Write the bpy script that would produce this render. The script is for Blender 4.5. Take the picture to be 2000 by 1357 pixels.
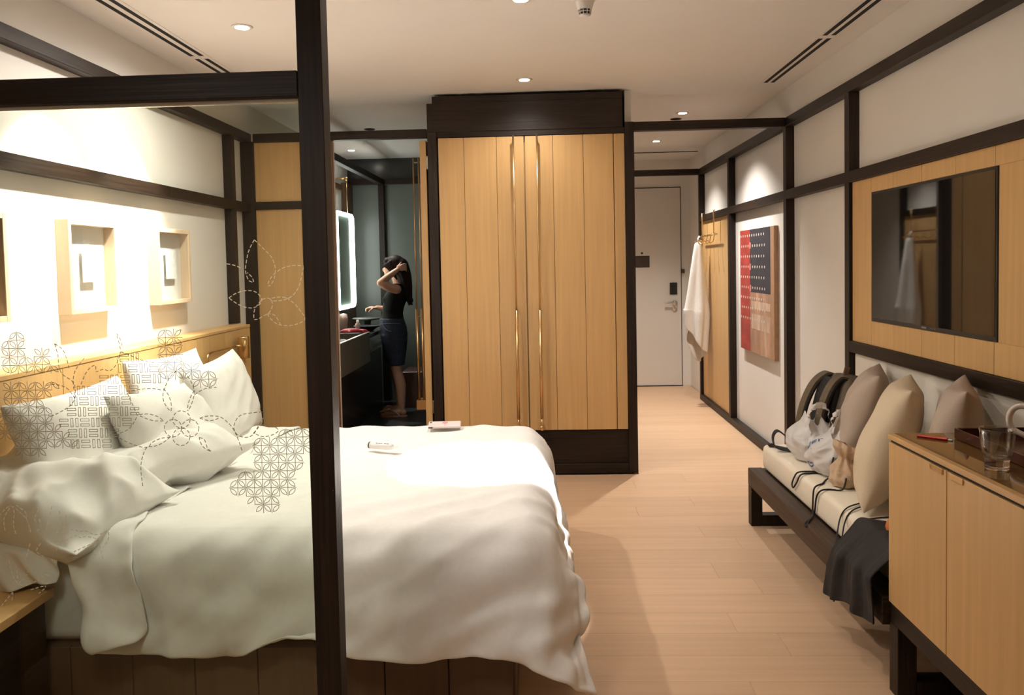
import bpy, bmesh, math, random
import numpy as np
from mathutils import Vector, Matrix, noise

for o in list(bpy.data.objects):
    bpy.data.objects.remove(o, do_unlink=True)
SC = bpy.context.scene
COL = SC.collection
R = math.radians
random.seed(7)

# ------------------------------------------------------------------ camera, world, exposure
cam_d = bpy.data.cameras.new('camera')
cam = bpy.data.objects.new('camera', cam_d)
COL.objects.link(cam)
SC.camera = cam
cam_d.sensor_fit = 'HORIZONTAL'
cam_d.sensor_width = 36.0
cam_d.lens = 1550.0 / 2000.0 * 36.0
cam_d.shift_x = 0.00696
cam_d.shift_y = -0.04623
cam_d.clip_start = 0.05
_r = Vector((0.99891792, 0.04145548, -0.02108157))
_d = Vector((-0.01918946, -0.04552190, -0.99877902))
_f = Vector((-0.04236454, 0.99810280, -0.04467713))
cam.matrix_world = Matrix(((_r.x, -_d.x, -_f.x, 0.0), (_r.y, -_d.y, -_f.y, 0.0), (_r.z, -_d.z, -_f.z, 1.45), (0, 0, 0, 1)))

SC.view_settings.view_transform = 'Standard'
SC.view_settings.look = 'None'
SC.view_settings.exposure = 1.28
SC.view_settings.gamma = 1.0
SC.view_settings.use_curve_mapping = False
SC.cycles.max_bounces = 10
SC.cycles.transparent_max_bounces = 16
SC.cycles.use_denoising = True
SC.cycles.sample_clamp_indirect = 4.0
SC.cycles.caustics_reflective = False
SC.cycles.caustics_refractive = False

world = bpy.data.worlds.new('world')
SC.world = world
world.use_nodes = True
world.node_tree.nodes['Background'].inputs[0].default_value = (1.0, 0.86, 0.72, 1)
world.node_tree.nodes['Background'].inputs[1].default_value = 0.02

WARM = (1.0, 0.93, 0.865)
COOLER = (1.0, 0.94, 0.86)
CEIL = 2.62


def spot(name, loc, power, size=75, blend=0.5, color=WARM, aim=None, radius=0.03):
    ld = bpy.data.lights.new(name, 'SPOT')
    ld.energy = power
    ld.color = color
    ld.spot_size = R(size)
    ld.spot_blend = blend
    ld.shadow_soft_size = radius
    lo = bpy.data.objects.new(name, ld)
    COL.objects.link(lo)
    lo.location = loc
    t = Vector(aim) if aim else Vector((loc[0], loc[1], 0))
    lo.rotation_euler = (t - Vector(loc)).to_track_quat('-Z', 'Y').to_euler()
    return lo


# ceiling downlights (each beneath its fitting; the fittings are built further down)
LZ = CEIL - 0.03
spot('spot_bed_foot', (-0.053, 3.56, LZ), 2000, 22, 0.8, aim=(-0.25, 3.30, 0.6))
spot('spill_bed_foot', (-0.053, 3.56, LZ), 24, 140, 1.0, aim=(-0.4, 3.9, 0))
spot('spot_wardrobe', (-0.063, 5.09, LZ), 11, 150, 1.0)
spot('spot_hall', (1.166, 6.39, LZ), 98, 116, 1.0)
spot('spot_hall_far', (1.173, 7.83, LZ), 70, 110, 1.0)
spot('spot_picture_far', (-1.40, 3.82, LZ), 130, 48, 0.6, aim=(-2.037, 3.85, 1.45), color=COOLER)
spot('spot_picture_near', (-1.40, 3.20, LZ), 105, 48, 0.6, aim=(-2.037, 3.23, 1.45), color=COOLER)
spot('spill_picture_far', (-1.40, 3.82, LZ), 34, 172, 1.0, color=COOLER)
spot('spill_picture_near', (-1.40, 3.20, LZ), 14, 172, 1.0, color=COOLER)
spot('spot_room_near', (-0.95, 0.75, LZ), 66, 62, 1.0, aim=(-0.60, 2.45, 0.30), radius=0.35)
spot('fill_room_middle', (0.55, 2.6, LZ), 6, 160, 1.0)  # added weak fill for the room; no such downlight is seen
spot('spot_bathroom', (-1.83, 7.88, LZ), 48, 72, 1.0, color=(1.0, 0.95, 0.88), aim=(-1.62, 7.45, 0.9))

# ------------------------------------------------------------------ helpers
def BM():
    return bmesh.new()


def box(bm, x0, x1, y0, y1, z0, z1, bev=0.0, seg=1):
    t = bmesh.new()
    bmesh.ops.create_cube(t, size=1.0)
    for v in t.verts:
        v.co = Vector(((x0 + x1) / 2 + v.co.x * (x1 - x0), (y0 + y1) / 2 + v.co.y * (y1 - y0), (z0 + z1) / 2 + v.co.z * (z1 - z0)))
    if bev > 0:
        bmesh.ops.bevel(t, geom=t.edges[:], offset=bev, segments=seg, affect='EDGES', profile=0.5)
    join(bm, t)
    return bm


def join(bm, t, mat=None):
    if mat is not None:
        bmesh.ops.transform(t, matrix=mat, verts=t.verts[:])
    m = bpy.data.meshes.new('tmp')
    t.to_mesh(m)
    t.free()
    bm.from_mesh(m)
    bpy.data.meshes.remove(m)


def BX(*a, **k):
    return box(BM(), *a, **k)


def tube(bm, pts, r, n=8, closed=False, cap=True):
    pts = [Vector(p) for p in pts]
    m = len(pts)
    rs = r if isinstance(r, (list, tuple)) else [r] * m
    rings = []
    up = None
    for i, p in enumerate(pts):
        if closed:
            d = pts[(i + 1) % m] - pts[i - 1]
        else:
            d = pts[min(i + 1, m - 1)] - pts[max(i - 1, 0)]
        d.normalize()
        if up is None:
            up = Vector((0, 0, 1)) if abs(d.z) < 0.9 else Vector((1, 0, 0))
        a = d.cross(up)
        if a.length < 1e-5:
            a = d.cross(Vector((0.3, 1, 0.2)))
        a.normalize()
        b = d.cross(a).normalized()
        up = -b if (-b).dot(up) > 0 else b
        rings.append([bm.verts.new(p + (a * math.cos(2 * math.pi * k / n) + b * math.sin(2 * math.pi * k / n)) * rs[i]) for k in range(n)])
    for i in range(m if closed else m - 1):
        A, B = rings[i], rings[(i + 1) % m]
        for k in range(n):
            bm.faces.new((A[k], A[(k + 1) % n], B[(k + 1) % n], B[k]))
    if cap and not closed:
        bm.faces.new(rings[0][::-1])
        bm.faces.new(rings[-1])
    return bm


def lathe(bm, prof, c, n=24, axis='Z'):
    rings = []
    for (r, h) in prof:
        ring = []
        for k in range(n):
            a = 2 * math.pi * k / n
            if axis == 'Z':
                p = (c[0] + r * math.cos(a), c[1] + r * math.sin(a), c[2] + h)
            elif axis == 'X':
                p = (c[0] + h, c[1] + r * math.cos(a), c[2] + r * math.sin(a))
            else:
                p = (c[0] + r * math.cos(a), c[1] + h, c[2] + r * math.sin(a))
            ring.append(bm.verts.new(p))
        rings.append(ring)
    for A, B in zip(rings, rings[1:]):
        for k in range(n):
            bm.faces.new((A[k], A[(k + 1) % n], B[(k + 1) % n], B[k]))
    if prof[0][0] > 1e-6:
        bm.faces.new(rings[0][::-1])
    if prof[-1][0] > 1e-6:
        bm.faces.new(rings[-1])
    bmesh.ops.remove_doubles(bm, verts=bm.verts[:], dist=1e-6)
    return bm


def catmull(pts, n=6, closed=False):
    P = [Vector(p) for p in pts]
    out = []
    m = len(P)
    rng = range(m) if closed else range(m - 1)
    for i in rng:
        if closed:
            p0, p1, p2, p3 = P[i - 1], P[i], P[(i + 1) % m], P[(i + 2) % m]
        else:
            p0, p1, p2, p3 = P[max(i - 1, 0)], P[i], P[i + 1], P[min(i + 2, m - 1)]
        for k in range(n):
            t = k / n
            out.append(0.5 * ((2 * p1) + (-p0 + p2) * t + (2 * p0 - 5 * p1 + 4 * p2 - p3) * t * t + (-p0 + 3 * p1 - 3 * p2 + p3) * t ** 3))
    if not closed:
        out.append(P[-1])
    return out


def link(o, parent):
    COL.objects.link(o)
    if parent is not None:
        o.parent = parent
        pm = Matrix.Translation(parent['_w']) if '_w' in parent else Matrix.Identity(4)
        o.matrix_parent_inverse = pm.inverted()


WPOS = {}


def place(o, parent, c):
    """put o at world position c; parent origins are kept in WPOS (no rotation on any parent)"""
    COL.objects.link(o)
    o.location = c
    WPOS[o.name] = Vector(c)
    if parent is not None:
        o.parent = parent
        o.matrix_parent_inverse = Matrix.Translation(WPOS[parent.name]).inverted()


def obj(name, bm, mat, parent=None, smooth=False, recalc=True):
    if recalc:
        bmesh.ops.recalc_face_normals(bm, faces=bm.faces[:])
    vs = [v.co for v in bm.verts]
    lo = Vector((min(v.x for v in vs), min(v.y for v in vs), min(v.z for v in vs)))
    hi = Vector((max(v.x for v in vs), max(v.y for v in vs), max(v.z for v in vs)))
    c = Vector(((lo.x + hi.x) / 2, (lo.y + hi.y) / 2, lo.z))
    bmesh.ops.translate(bm, verts=bm.verts[:], vec=-c)
    me = bpy.data.meshes.new(name)
    bm.to_mesh(me)
    bm.free()
    if smooth:
        me.shade_smooth()
    for m in (mat if isinstance(mat, (list, tuple)) else [mat]):
        me.materials.append(m)
    o = bpy.data.objects.new(name, me)
    place(o, parent, c)
    return o


def thing(name, label, cat, loc, group=None):
    o = bpy.data.objects.new(name, None)
    o.empty_display_size = 0.1
    place(o, None, Vector(loc))
    return tag(o, label, cat, group)


def tag(o, label, cat, group=None):
    o['label'] = label
    o['category'] = cat
    if group:
        o['group'] = group
    return o


def struct(name, bm, mat, parent=None, label=None):
    o = obj(name, bm, mat, parent)
    if parent is None:
        o['kind'] = 'structure'
    if label:
        o['label'] = label
    return o


def subsurf(o, lv=1):
    m = o.modifiers.new('subsurf', 'SUBSURF')
    m.levels = lv
    m.render_levels = lv
    return o


# ------------------------------------------------------------------ materials
def mat(name, color, rough=0.5, metal=0.0, spec=0.5):
    m = bpy.data.materials.new(name)
    m.use_nodes = True
    b = m.node_tree.nodes['Principled BSDF']
    b.inputs['Base Color'].default_value = (*color, 1)
    b.inputs['Roughness'].default_value = rough
    b.inputs['Metallic'].default_value = metal
    b.inputs['Specular IOR Level'].default_value = spec
    return m


def nd(m, t):
    return m.node_tree.nodes.new(t)


def noisy(m, color, amt=0.12, scale=(8, 8, 8), detail=3, bump=0.0, dist=0.01, rnd=0.0, coord='Object'):
    """colour wanders by amt with a stretched noise; optional bump; optional tint per object"""
    nt = m.node_tree
    b = nt.nodes['Principled BSDF']
    tc = nd(m, 'ShaderNodeTexCoord')
    mp = nd(m, 'ShaderNodeMapping')
    mp.inputs['Scale'].default_value = scale
    nz = nd(m, 'ShaderNodeTexNoise')
    nz.inputs['Scale'].default_value = 1.0
    nz.inputs['Detail'].default_value = detail
    oi = nd(m, 'ShaderNodeObjectInfo')
    off = nd(m, 'ShaderNodeVectorMath')
    off.operation = 'SCALE'
    cmb = nd(m, 'ShaderNodeCombineXYZ')
    for k in range(3):
        nt.links.new(oi.outputs['Random'], cmb.inputs[k])
    nt.links.new(cmb.outputs[0], off.inputs[0])
    off.inputs['Scale'].default_value = 37.0 if coord == 'Object' else 0.0
    nt.links.new(off.outputs[0], mp.inputs['Location'])
    nt.links.new(tc.outputs[coord], mp.inputs['Vector'])
    nt.links.new(mp.outputs[0], nz.inputs['Vector'])
    rp = nd(m, 'ShaderNodeValToRGB')
    rp.color_ramp.elements[0].position = 0.3
    rp.color_ramp.elements[1].position = 0.7
    rp.color_ramp.elements[0].color = (*[c * (1 - amt) for c in color], 1)
    rp.color_ramp.elements[1].color = (*[min(1, c * (1 + amt)) for c in color], 1)
    nt.links.new(nz.outputs['Fac'], rp.inputs[0])
    src = rp.outputs[0]
    if rnd > 0:
        hs = nd(m, 'ShaderNodeHueSaturation')
        mr = nd(m, 'ShaderNodeMapRange')
        mr.inputs['To Min'].default_value = 1 - rnd
        mr.inputs['To Max'].default_value = 1 + rnd
        nt.links.new(oi.outputs['Random'], mr.inputs['Value'])
        nt.links.new(mr.outputs[0], hs.inputs['Value'])
        nt.links.new(src, hs.inputs['Color'])
        src = hs.outputs[0]
    nt.links.new(src, b.inputs['Base Color'])
    if bump > 0:
        bp = nd(m, 'ShaderNodeBump')
        bp.inputs['Strength'].default_value = bump
        bp.inputs['Distance'].default_value = dist
        nt.links.new(nz.outputs['Fac'], bp.inputs['Height'])
        nt.links.new(bp.outputs[0], b.inputs['Normal'])
    return m


def nmat(name, color, rough=0.5, metal=0.0, spec=0.5, **k):
    return noisy(mat(name, color, rough, metal, spec), color, **k)


def emit(name, color, power):
    m = bpy.data.materials.new(name)
    m.use_nodes = True
    nt = m.node_tree
    nt.nodes.clear()
    e = nt.nodes.new('ShaderNodeEmission')
    e.inputs[0].default_value = (*color, 1)
    e.inputs[1].default_value = power
    out = nt.nodes.new('ShaderNodeOutputMaterial')
    nt.links.new(e.outputs[0], out.inputs[0])
    return m


def pane_mat(name, tint, rough=0.0, base=0.035, expo=5.0):
    m = bpy.data.materials.new(name)
    m.use_nodes = True
    nt = m.node_tree
    nt.nodes.clear()
    tr = nt.nodes.new('ShaderNodeBsdfTransparent')
    tr.inputs[0].default_value = (*tint, 1)
    gl = nt.nodes.new('ShaderNodeBsdfGlossy')
    gl.inputs['Roughness'].default_value = rough
    lw = nt.nodes.new('ShaderNodeLayerWeight')
    lw.inputs[0].default_value = 0.5
    pw = nt.nodes.new('ShaderNodeMath')
    pw.operation = 'POWER'
    pw.inputs[1].default_value = expo
    fr = nt.nodes.new('ShaderNodeMath')
    fr.operation = 'MULTIPLY_ADD'
    fr.inputs[1].default_value = 0.75
    fr.inputs[2].default_value = base
    nt.links.new(lw.outputs['Facing'], pw.inputs[0])
    nt.links.new(pw.outputs[0], fr.inputs[0])
    mx = nt.nodes.new('ShaderNodeMixShader')
    out = nt.nodes.new('ShaderNodeOutputMaterial')
    nt.links.new(fr.outputs[0], mx.inputs[0])
    nt.links.new(tr.outputs[0], mx.inputs[1])
    nt.links.new(gl.outputs[0], mx.inputs[2])
    nt.links.new(mx.outputs[0], out.inputs[0])
    return m


DK = (0.015, 0.0075, 0.0036)
dark_v = nmat('dark_stained_ash_vertical', DK, 0.5, spec=0.3, amt=0.45, scale=(90, 90, 3), bump=0.5, dist=0.002)
dark_y = nmat('dark_stained_ash_lengthwise', DK, 0.5, spec=0.3, amt=0.45, scale=(90, 3, 90), bump=0.5, dist=0.002)
dark_x = nmat('dark_stained_ash_crosswise', DK, 0.5, spec=0.3, amt=0.45, scale=(3, 90, 90), bump=0.5, dist=0.002)
bench_y = nmat('lit_ash_lengthwise', (0.045, 0.026, 0.015), 0.5, spec=0.3, amt=0.45, scale=(90, 3, 90), bump=0.5, dist=0.002)  # lighter copy of the dark ash: light on the rail put into colour
pad_m = nmat('pale_upholstery', (0.84, 0.79, 0.69), 0.8, spec=0.2, amt=0.03, scale=(200, 200, 200))
OAK = (0.58, 0.355, 0.145)
oak_v = nmat('pale_oak_vertical', OAK, 0.45, amt=0.07, scale=(45, 45, 1.6), detail=5, bump=0.08, dist=0.001, rnd=0.05)
oak_y = nmat('pale_oak_lengthwise', OAK, 0.45, amt=0.07, scale=(45, 1.6, 45), detail=5, bump=0.08, dist=0.001, rnd=0.05)
oak_frame = nmat('light_maple', (0.72, 0.55, 0.38), 0.5, amt=0.06, scale=(40, 40, 2))
oak_side = nmat('brown_oak_bed_base', (0.11, 0.06, 0.027), 0.5, amt=0.12, scale=(45, 45, 2), rnd=0.06)
jamb_m = nmat('brown_door_jamb', (0.26, 0.15, 0.08), 0.5, amt=0.12, scale=(45, 45, 2))
floor_m = nmat('limed_oak_floor', (0.61, 0.405, 0.25), 0.42, amt=0.06, scale=(1.2, 30, 30), detail=4, bump=0.05, dist=0.001, rnd=0.045)
wall_m = nmat('white_wall_paint', (0.80, 0.765, 0.71), 0.65, amt=0.015, scale=(3, 3, 3), bump=0.03, dist=0.002)
ceil_m = nmat('ceiling_paint', (0.84, 0.81, 0.77), 0.7, amt=0.01, scale=(3, 3, 3))
bath_wall_m = nmat('grey_green_wall', (0.13, 0.152, 0.135), 0.35, amt=0.05, scale=(2, 2, 2))
bath_dark_m = nmat('dark_bathroom_slab', (0.035, 0.036, 0.032), 0.2, amt=0.1, scale=(4, 4, 4))
bath_floor_m = nmat('dark_slate_floor', (0.035, 0.042, 0.045), 0.3, amt=0.15, scale=(6, 6, 6))
black_m = mat('black_slot', (0.004, 0.004, 0.004), 0.8)
linen = nmat('white_bed_linen', (0.83, 0.81, 0.77), 0.75, spec=0.2, amt=0.02, scale=(60, 60, 60), bump=0.04, dist=0.002)
cream = nmat('cream_upholstery', (0.80, 0.725, 0.59), 0.8, spec=0.2, amt=0.03, scale=(200, 200, 200), bump=0.05, dist=0.001)
beige = nmat('beige_cushion_cloth', (0.62, 0.51, 0.36), 0.85, spec=0.2, amt=0.04, scale=(220, 220, 220), bump=0.06, dist=0.001)
greige = nmat('greige_cushion_cloth', (0.42, 0.34, 0.275), 0.85, spec=0.2, amt=0.04, scale=(220, 220, 220), bump=0.06, dist=0.001)
brass = nmat('brushed_brass', (0.72, 0.49, 0.24), 0.28, metal=1.0, amt=0.05, scale=(60, 60, 4))
chrome = mat('satin_chrome', (0.72, 0.68, 0.62), 0.22, metal=1.0)
white_pl = nmat('white_plastic', (0.78, 0.74, 0.70), 0.4, amt=0.01, scale=(5, 5, 5))
black_pl = mat('black_plastic', (0.012, 0.012, 0.012), 0.35)
tv_glass = mat('black_screen_glass', (0.004, 0.004, 0.004), 0.03, spec=1.0)
door_m = nmat('white_door_paint', (0.70, 0.655, 0.60), 0.5, amt=0.015, scale=(3, 3, 3))
lamp_glow = emit('downlight_lens', (1.0, 0.92, 0.80), 22.0)
glass_m = pane_mat('partition_glass', (0.945, 0.975, 0.935))
dash_m = mat('frosted_print_lit', (0.72, 0.62, 0.44), 0.5)  # light copy of the print: its glow over dark ground put into colour
print_m = mat('frosted_print_shaded', (0.36, 0.30, 0.20), 0.55)  # dark copy of the same print: shade against bright ground put into colour

# ------------------------------------------------------------------ shell
FX0, FX1, FY0, FY1 = -2.037, 1.73, -0.6, 9.27
struct('ceiling', BX(-2.3, 2.1, FY0, 9.5, CEIL, CEIL + 0.1), ceil_m)
fl = struct('floor', BX(-2.3, 2.1, FY0, 9.5, -0.06, -0.013), floor_m)
# floor boards run across the room, 0.18 wide
yb = 0.90
row = 0
while yb < 9.27:
    y1 = min(yb + 0.18, 9.27)
    if y1 < 5.43 + 0.05:
        xs = [-2.037 + 0.0, -0.75, 0.55 + 0.5 * ((row * 37) % 10) / 10, 1.73]
        if row % 3 == 1:
            xs = [-2.037, -0.2 + 0.04 * (row % 5), 1.73]
    else:
        xs = [0.664, 1.755]
    for xa, xb in zip(xs, xs[1:]):
        p = obj('plank', BX(xa + 0.0003, xb - 0.0003, yb + 0.0003, y1 - 0.0003, -0.0125, 0.0, bev=0.0005), floor_m, fl)
    yb += 0.18
    row += 1
struct('floor_bathroom', BX(-2.037, -0.70, 5.50, 8.60, -0.012, 0.0), bath_floor_m)
struct('wall_left', BX(-2.137, -2.037, FY0, 5.49, 0, CEIL), wall_m)
struct('wall_right', BX(1.73, 1.83, FY0, 8.345, 0, CEIL), wall_m)
struct('wall_hall_end_right', BX(1.757, 1.857, 8.345, 9.37, 0, CEIL), wall_m)
struct('wall_front', BX(-2.137, 1.83, FY0 - 0.1, FY0, 0, CEIL), wall_m)
wf = struct('wall_back', BX(0.55, 0.735, 9.27, 9.37, 0, CEIL), wall_m)
b = BX(1.66, 1.86, 9.27, 9.37, 0, CEIL)
box(b, 0.735, 1.66, 9.27, 9.37, 2.30, CEIL)
struct('wall_back_right', b, wall_m)
struct('wall_hall_left', BX(0.610, 0.655, 5.492, 9.27, 0, CEIL), wall_m)
struct('wall_bathroom_left', BX(-2.137, -2.037, 5.49, 8.65, 0, CEIL), wall_m)
struct('wall_bathroom_right', BX(-0.70, -0.62, 6.06, 8.65, 0, CEIL), bath_wall_m)
wbb = struct('wall_bathroom_back', BX(-2.137, -0.62, 8.57, 8.65, 0, 2.34), bath_wall_m)
struct('wall_bathroom_back_top', BX(-2.137, -0.62, 8.55, 8.65, 2.40, CEIL), bath_dark_m)
# left panel of the bathroom corner, below the free beam
struct('wall_bathroom_corner', BX(-2.037, -1.99, 8.25, 8.57, 0, 2.34), oak_side)

# timber frame: 6 cm members
T = 0.06
ZT, ZM, ZL = 2.333, 1.851, 0.94
n_trim = [0]


def beam(x0, x1, y0, y1, z0, z1, m):
    n_trim[0] += 1
    return struct('trim_%d' % n_trim[0], BX(x0, x1, y0, y1, z0, z1, bev=0.002), m)


XR0, XR1 = 1.672, 1.73
beam(XR0, XR1, 0.3, 8.345, ZT, ZT + T, dark_y)
beam(XR0 + 0.002, XR1, 0.3, 8.345, ZM, ZM + T, dark_y)
beam(XR0 + 0.002, XR1, 0.3, 4.352, ZL, ZL + T, dark_y)
beam(XR0, XR1, 4.352, 8.345, 0.0, 0.06, dark_y)
for y in (4.352, 5.43, 7.02):
    beam(XR0 + 0.001, XR1, y, y + T, 0.061 if y > 4.4 else 0.0, ZT - 0.001, dark_v)
beam(XR0 + 0.001, XR1, 8.285, 8.345, 0.061, ZT - 0.001, dark_v)
# cross beams at the wardrobe line and at the end of the hall
beam(0.664, XR0 - 0.001, 5.43, 5.49, ZT, ZT + T, dark_x)
beam(0.664, XR0 - 0.001, 8.285, 8.345, ZT, ZT + T, dark_x)
beam(-1.945, -0.742, 5.43, 5.49, ZT - 0.005, ZT + T - 0.008, dark_x)
# left wall
XL0, XL1 = -2.037, -1.977
beam(XL0, XL1, 0.3, 5.49, ZT, ZT + T, dark_y)
beam(XL0, XL1, 4.25, 5.43, ZM, ZM + T, dark_y)
beam(XL0, XL1, 0.3, 4.246, ZM, ZM + T, dark_y)
beam(XL0, XL1 - 0.001, 5.12, 5.18, 1.10, ZT - 0.001, dark_v)
beam(XL0, -1.947, 5.43, 5.49, 0.0, ZT - 0.001, dark_v)
# wood lined back wall between the corner post and the bathroom opening
wp = thing('wall_lining', 'tall plain oak panelling behind the bed, between corner post and bathroom opening', 'panelling', (-1.78, 5.46, 0))
obj('upper_panel', BX(-1.946, -1.622, 5.455, 5.485, 1.92, 2.325), oak_v, wp)
obj('lower_panel', BX(-1.946, -1.622, 5.455, 5.485, 0.0, 1.865), oak_v, wp)
obj('middle_rail', BX(-1.946, -1.60, 5.43, 5.487, 1.866, 1.918, bev=0.002), dark_x, wp)
obj('end_post', BX(-1.621, -1.565, 5.432, 5.487, 0.0, 2.326, bev=0.002), dark_v, wp)
beam(-1.455, -1.403, 5.435, 5.49, 0.0, 2.326, jamb_m)
struct('wall_bathroom_front', BX(-1.99, -1.405, 5.4905, 5.53, 0, 2.325), wall_m)
# free beam and corner post in the bathroom
beam(-1.70, -1.64, 5.56, 8.55, ZT, ZT + T, dark_y)
beam(-1.70, -1.64, 8.50, 8.56, 0.0, ZT - 0.001, dark_v)
beam(-2.03, -0.72, 8.52, 8.56, 2.341, 2.399, dark_x)

# ------------------------------------------------------------------ wardrobe
wd = thing('wardrobe', 'built-in oak wardrobe with dark frame and long brass handles facing the bed', 'wardrobe', (-0.036, 5.75, 0))
obj('side_post', BX(-0.738, -0.675, 5.43, 6.04, 0, 2.36, bev=0.002), dark_v, wd)
obj('side_post', BX(0.602, 0.664, 5.43, 5.49, 0, 2.395, bev=0.002), dark_v, wd)
obj('carcass', BX(-0.674, 0.601, 5.49, 6.03, 0.066, 2.35), oak_v, wd)
b = BX(-0.738, 0.590, 5.435, 6.04, 2.362, 2.555)
box(b, -0.70, 0.590, 5.432, 6.0, 2.556, 2.60)
obj('crown', b, dark_x, wd)
obj('top_rail', BX(-0.674, 0.601, 5.44, 5.485, 2.325, 2.361), dark_x, wd)
obj('plinth_panel', BX(-0.674, 0.601, 5.46, 5.488, 0.066, 0.296), dark_x, wd)
obj('plinth_rail', BX(-0.674, 0.601, 5.432, 5.486, 0, 0.065, bev=0.002), dark_x, wd)
for nm, planks in (('left', [(-0.668, -0.491), (-0.491, -0.268), (-0.268, -0.080)]), ('right', [(-0.074, 0.116), (0.116, 0.322), (0.322, 0.525)])):
    xa, xb = planks[0][0], planks[-1][1]
    d = obj('door', BX(xa, xb, 5.466, 5.484, 0.302, 2.322), oak_side, wd)
    for a, c in planks:
        obj('plank', BX(a + 0.0012, c - 0.0012, 5.447, 5.4655, 0.302, 2.322, bev=0.0012), oak_v, d)
    hx = -0.151 if nm == 'left' else 0.008
    h = BM()
    tube(h, [(hx, 5.39, 1.12), (hx, 5.39, 2.318)], 0.006, 10)
    tube(h, [(hx, 5.39, 0.392), (hx, 5.39, 1.137)], 0.0105, 12)
    tube(h, [(hx, 5.39, 0.325), (hx, 5.39, 0.395)], 0.006, 10)
    for z in (0.335, 1.14, 2.30):
        tube(h, [(hx, 5.39, z), (hx, 5.447, z)], 0.005, 8)
    box(h, hx - 0.011, hx + 0.011, 5.375, 5.447, 0.312, 0.345, bev=0.003)
    tube(h, [(hx - 0.022, 5.39, 0.330), (hx + 0.022, 5.39, 0.330)], 0.004, 8)
    obj('handle', h, brass, d, smooth=True)
obj('filler_strip', BX(0.529, 0.600, 5.447, 5.484, 0.302, 2.322, bev=0.001), oak_v, wd)

# bathroom door leaf standing open, with its long brass pull
bd = thing('bathroom_door', 'oak bathroom door standing open beside the wardrobe, tall brass pull on it', 'door', (-0.78, 5.95, 0))
obj('leaf', BX(-0.803, -0.757, 5.50, 6.32, 0.012, 2.318, bev=0.002), oak_v, bd)
for nm, hx in (('pull', -0.945), ('pull', -0.905)):
    h = BM()
    tube(h, [(hx, 6.12, 1.09), (hx, 6.12, 2.29)], 0.006, 10)
    tube(h, [(hx, 6.12, 0.40), (hx, 6.12, 1.12)], 0.012, 12)
    for z in (0.42, 1.06, 2.25):
        tube(h, [(hx, 6.12, z), (-0.803, 6.12, z)], 0.005, 8)
    obj('pull', h, brass, bd, smooth=True)
obj('pull_foot', BX(-0.965, -0.803, 6.09, 6.15, 0.335, 0.41, bev=0.004), brass, bd)
hg = BM()
for z in (0.42, 2.12):
    box(hg, -0.756, -0.745, 5.49, 5.52, z, z + 0.09, bev=0.002)
obj('hinge_pair', hg, chrome, bd)

# ------------------------------------------------------------------ hall: entrance door, mirror, hooks, painting
ed = struct('door_1', BX(0.742, 1.648, 9.245, 9.29, 0.008, 2.292, bev=0.002), door_m)
obj('notice_plate', BX(1.09, 1.290, 9.239, 9.2445, 1.383, 1.517, bev=0.001), nmat('brown_notice', (0.055, 0.035, 0.025), 0.5, amt=0.1, scale=(20, 20, 20)), ed)
obj('peephole', lathe(BM(), [(0.012, -0.012), (0.012, 0.0)], (1.203, 9.245, 1.548), 14, 'Y'), black_pl, ed, smooth=True)
obj('card_lock', BX(1.517, 1.602, 9.228, 9.2445, 1.065, 1.203, bev=0.006, seg=2), black_pl, ed)
lv = BM()
lathe(lv, [(0.030, -0.014), (0.030, 0.0)], (1.572, 9.2445, 0.965), 20, 'Y')
lathe(lv, [(0.024, -0.012), (0.024, 0.0)], (1.572, 9.2445, 0.89), 18, 'Y')
box(lv, 1.545, 1.600, 9.235, 9.2445, 0.885, 0.97, bev=0.004)
tube(lv, catmull([(1.572, 9.236, 0.972), (1.572, 9.19, 0.972), (1.55, 9.185, 0.972), (1.45, 9.187, 0.970)], 4), 0.011, 10)
obj('lever_handle', lv, chrome, ed, smooth=True)
obj('door_latch', BX(1.652, 1.69, 9.23, 9.268, 1.31, 1.355, bev=0.004), mat('brown_latch', (0.10, 0.06, 0.04), 0.4, 0.6), ed)
g = BX(1.650, 1.656, 9.262, 9.272, 0.0, 2.30)
box(g, 0.735, 1.656, 9.262, 9.272, 2.294, 2.302)
box(g, 0.735, 1.656, 9.235, 9.272, 0.0, 0.006)
struct('trim_door_gap', g, black_m)
struct('trim_ceiling_slot', BX(0.67, 1.735, 8.62, 8.665, CEIL - 0.004, CEIL + 0.01), black_m)

mr = thing('wall_mirror', 'tall mirror on the hall wall facing the towel, seen only in the television', 'mirror', (0.66, 7.0, 0.05))
obj('mirror_glass', BX(0.6555, 0.661, 5.52, 7.9, 0.07, 2.30), mat('mirror_silver', (0.86, 0.86, 0.84), 0.02, 1.0), mr)

hp = thing('hall_cladding', 'oak wall panel behind the hooks and white towel in the hall', 'panelling', (1.715, 7.68, 0.06))
obj('board', BX(1.700, 1.729, 7.081, 7.66, 0.062, 1.850, bev=0.001), oak_v, hp)
obj('board', BX(1.700, 1.729, 7.664, 8.284, 0.062, 1.850, bev=0.001), oak_v, hp)

hk = thing('hook_rail', 'brass hook rail hanging over the dark beam above the towel', 'hook rail', (1.65, 7.72, 1.62))
h = BM()
for y in (7.50, 8.02):
    tube(h, [(1.660, y, 1.915), (1.645, y, 1.915), (1.645, y, 1.69)], 0.006, 8)
tube(h, [(1.645, 7.38, 1.69), (1.645, 8.10, 1.69)], 0.007, 8)
obj('rail', h, brass, hk, smooth=True)
for y in (7.45, 7.60, 7.75, 7.90, 8.04):
    h = BM()
    tube(h, catmull([(1.645, y, 1.705), (1.635, y, 1.66), (1.625, y, 1.625), (1.600, y, 1.612), (1.580, y, 1.635)], 4), 0.005, 8)
    lathe(h, [(0.0, -0.009), (0.007, -0.006), (0.009, 0), (0.007, 0.006), (0, 0.009)], (1.580, y, 1.637), 10)
    obj('hook', h, brass, hk, smooth=True)

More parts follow.
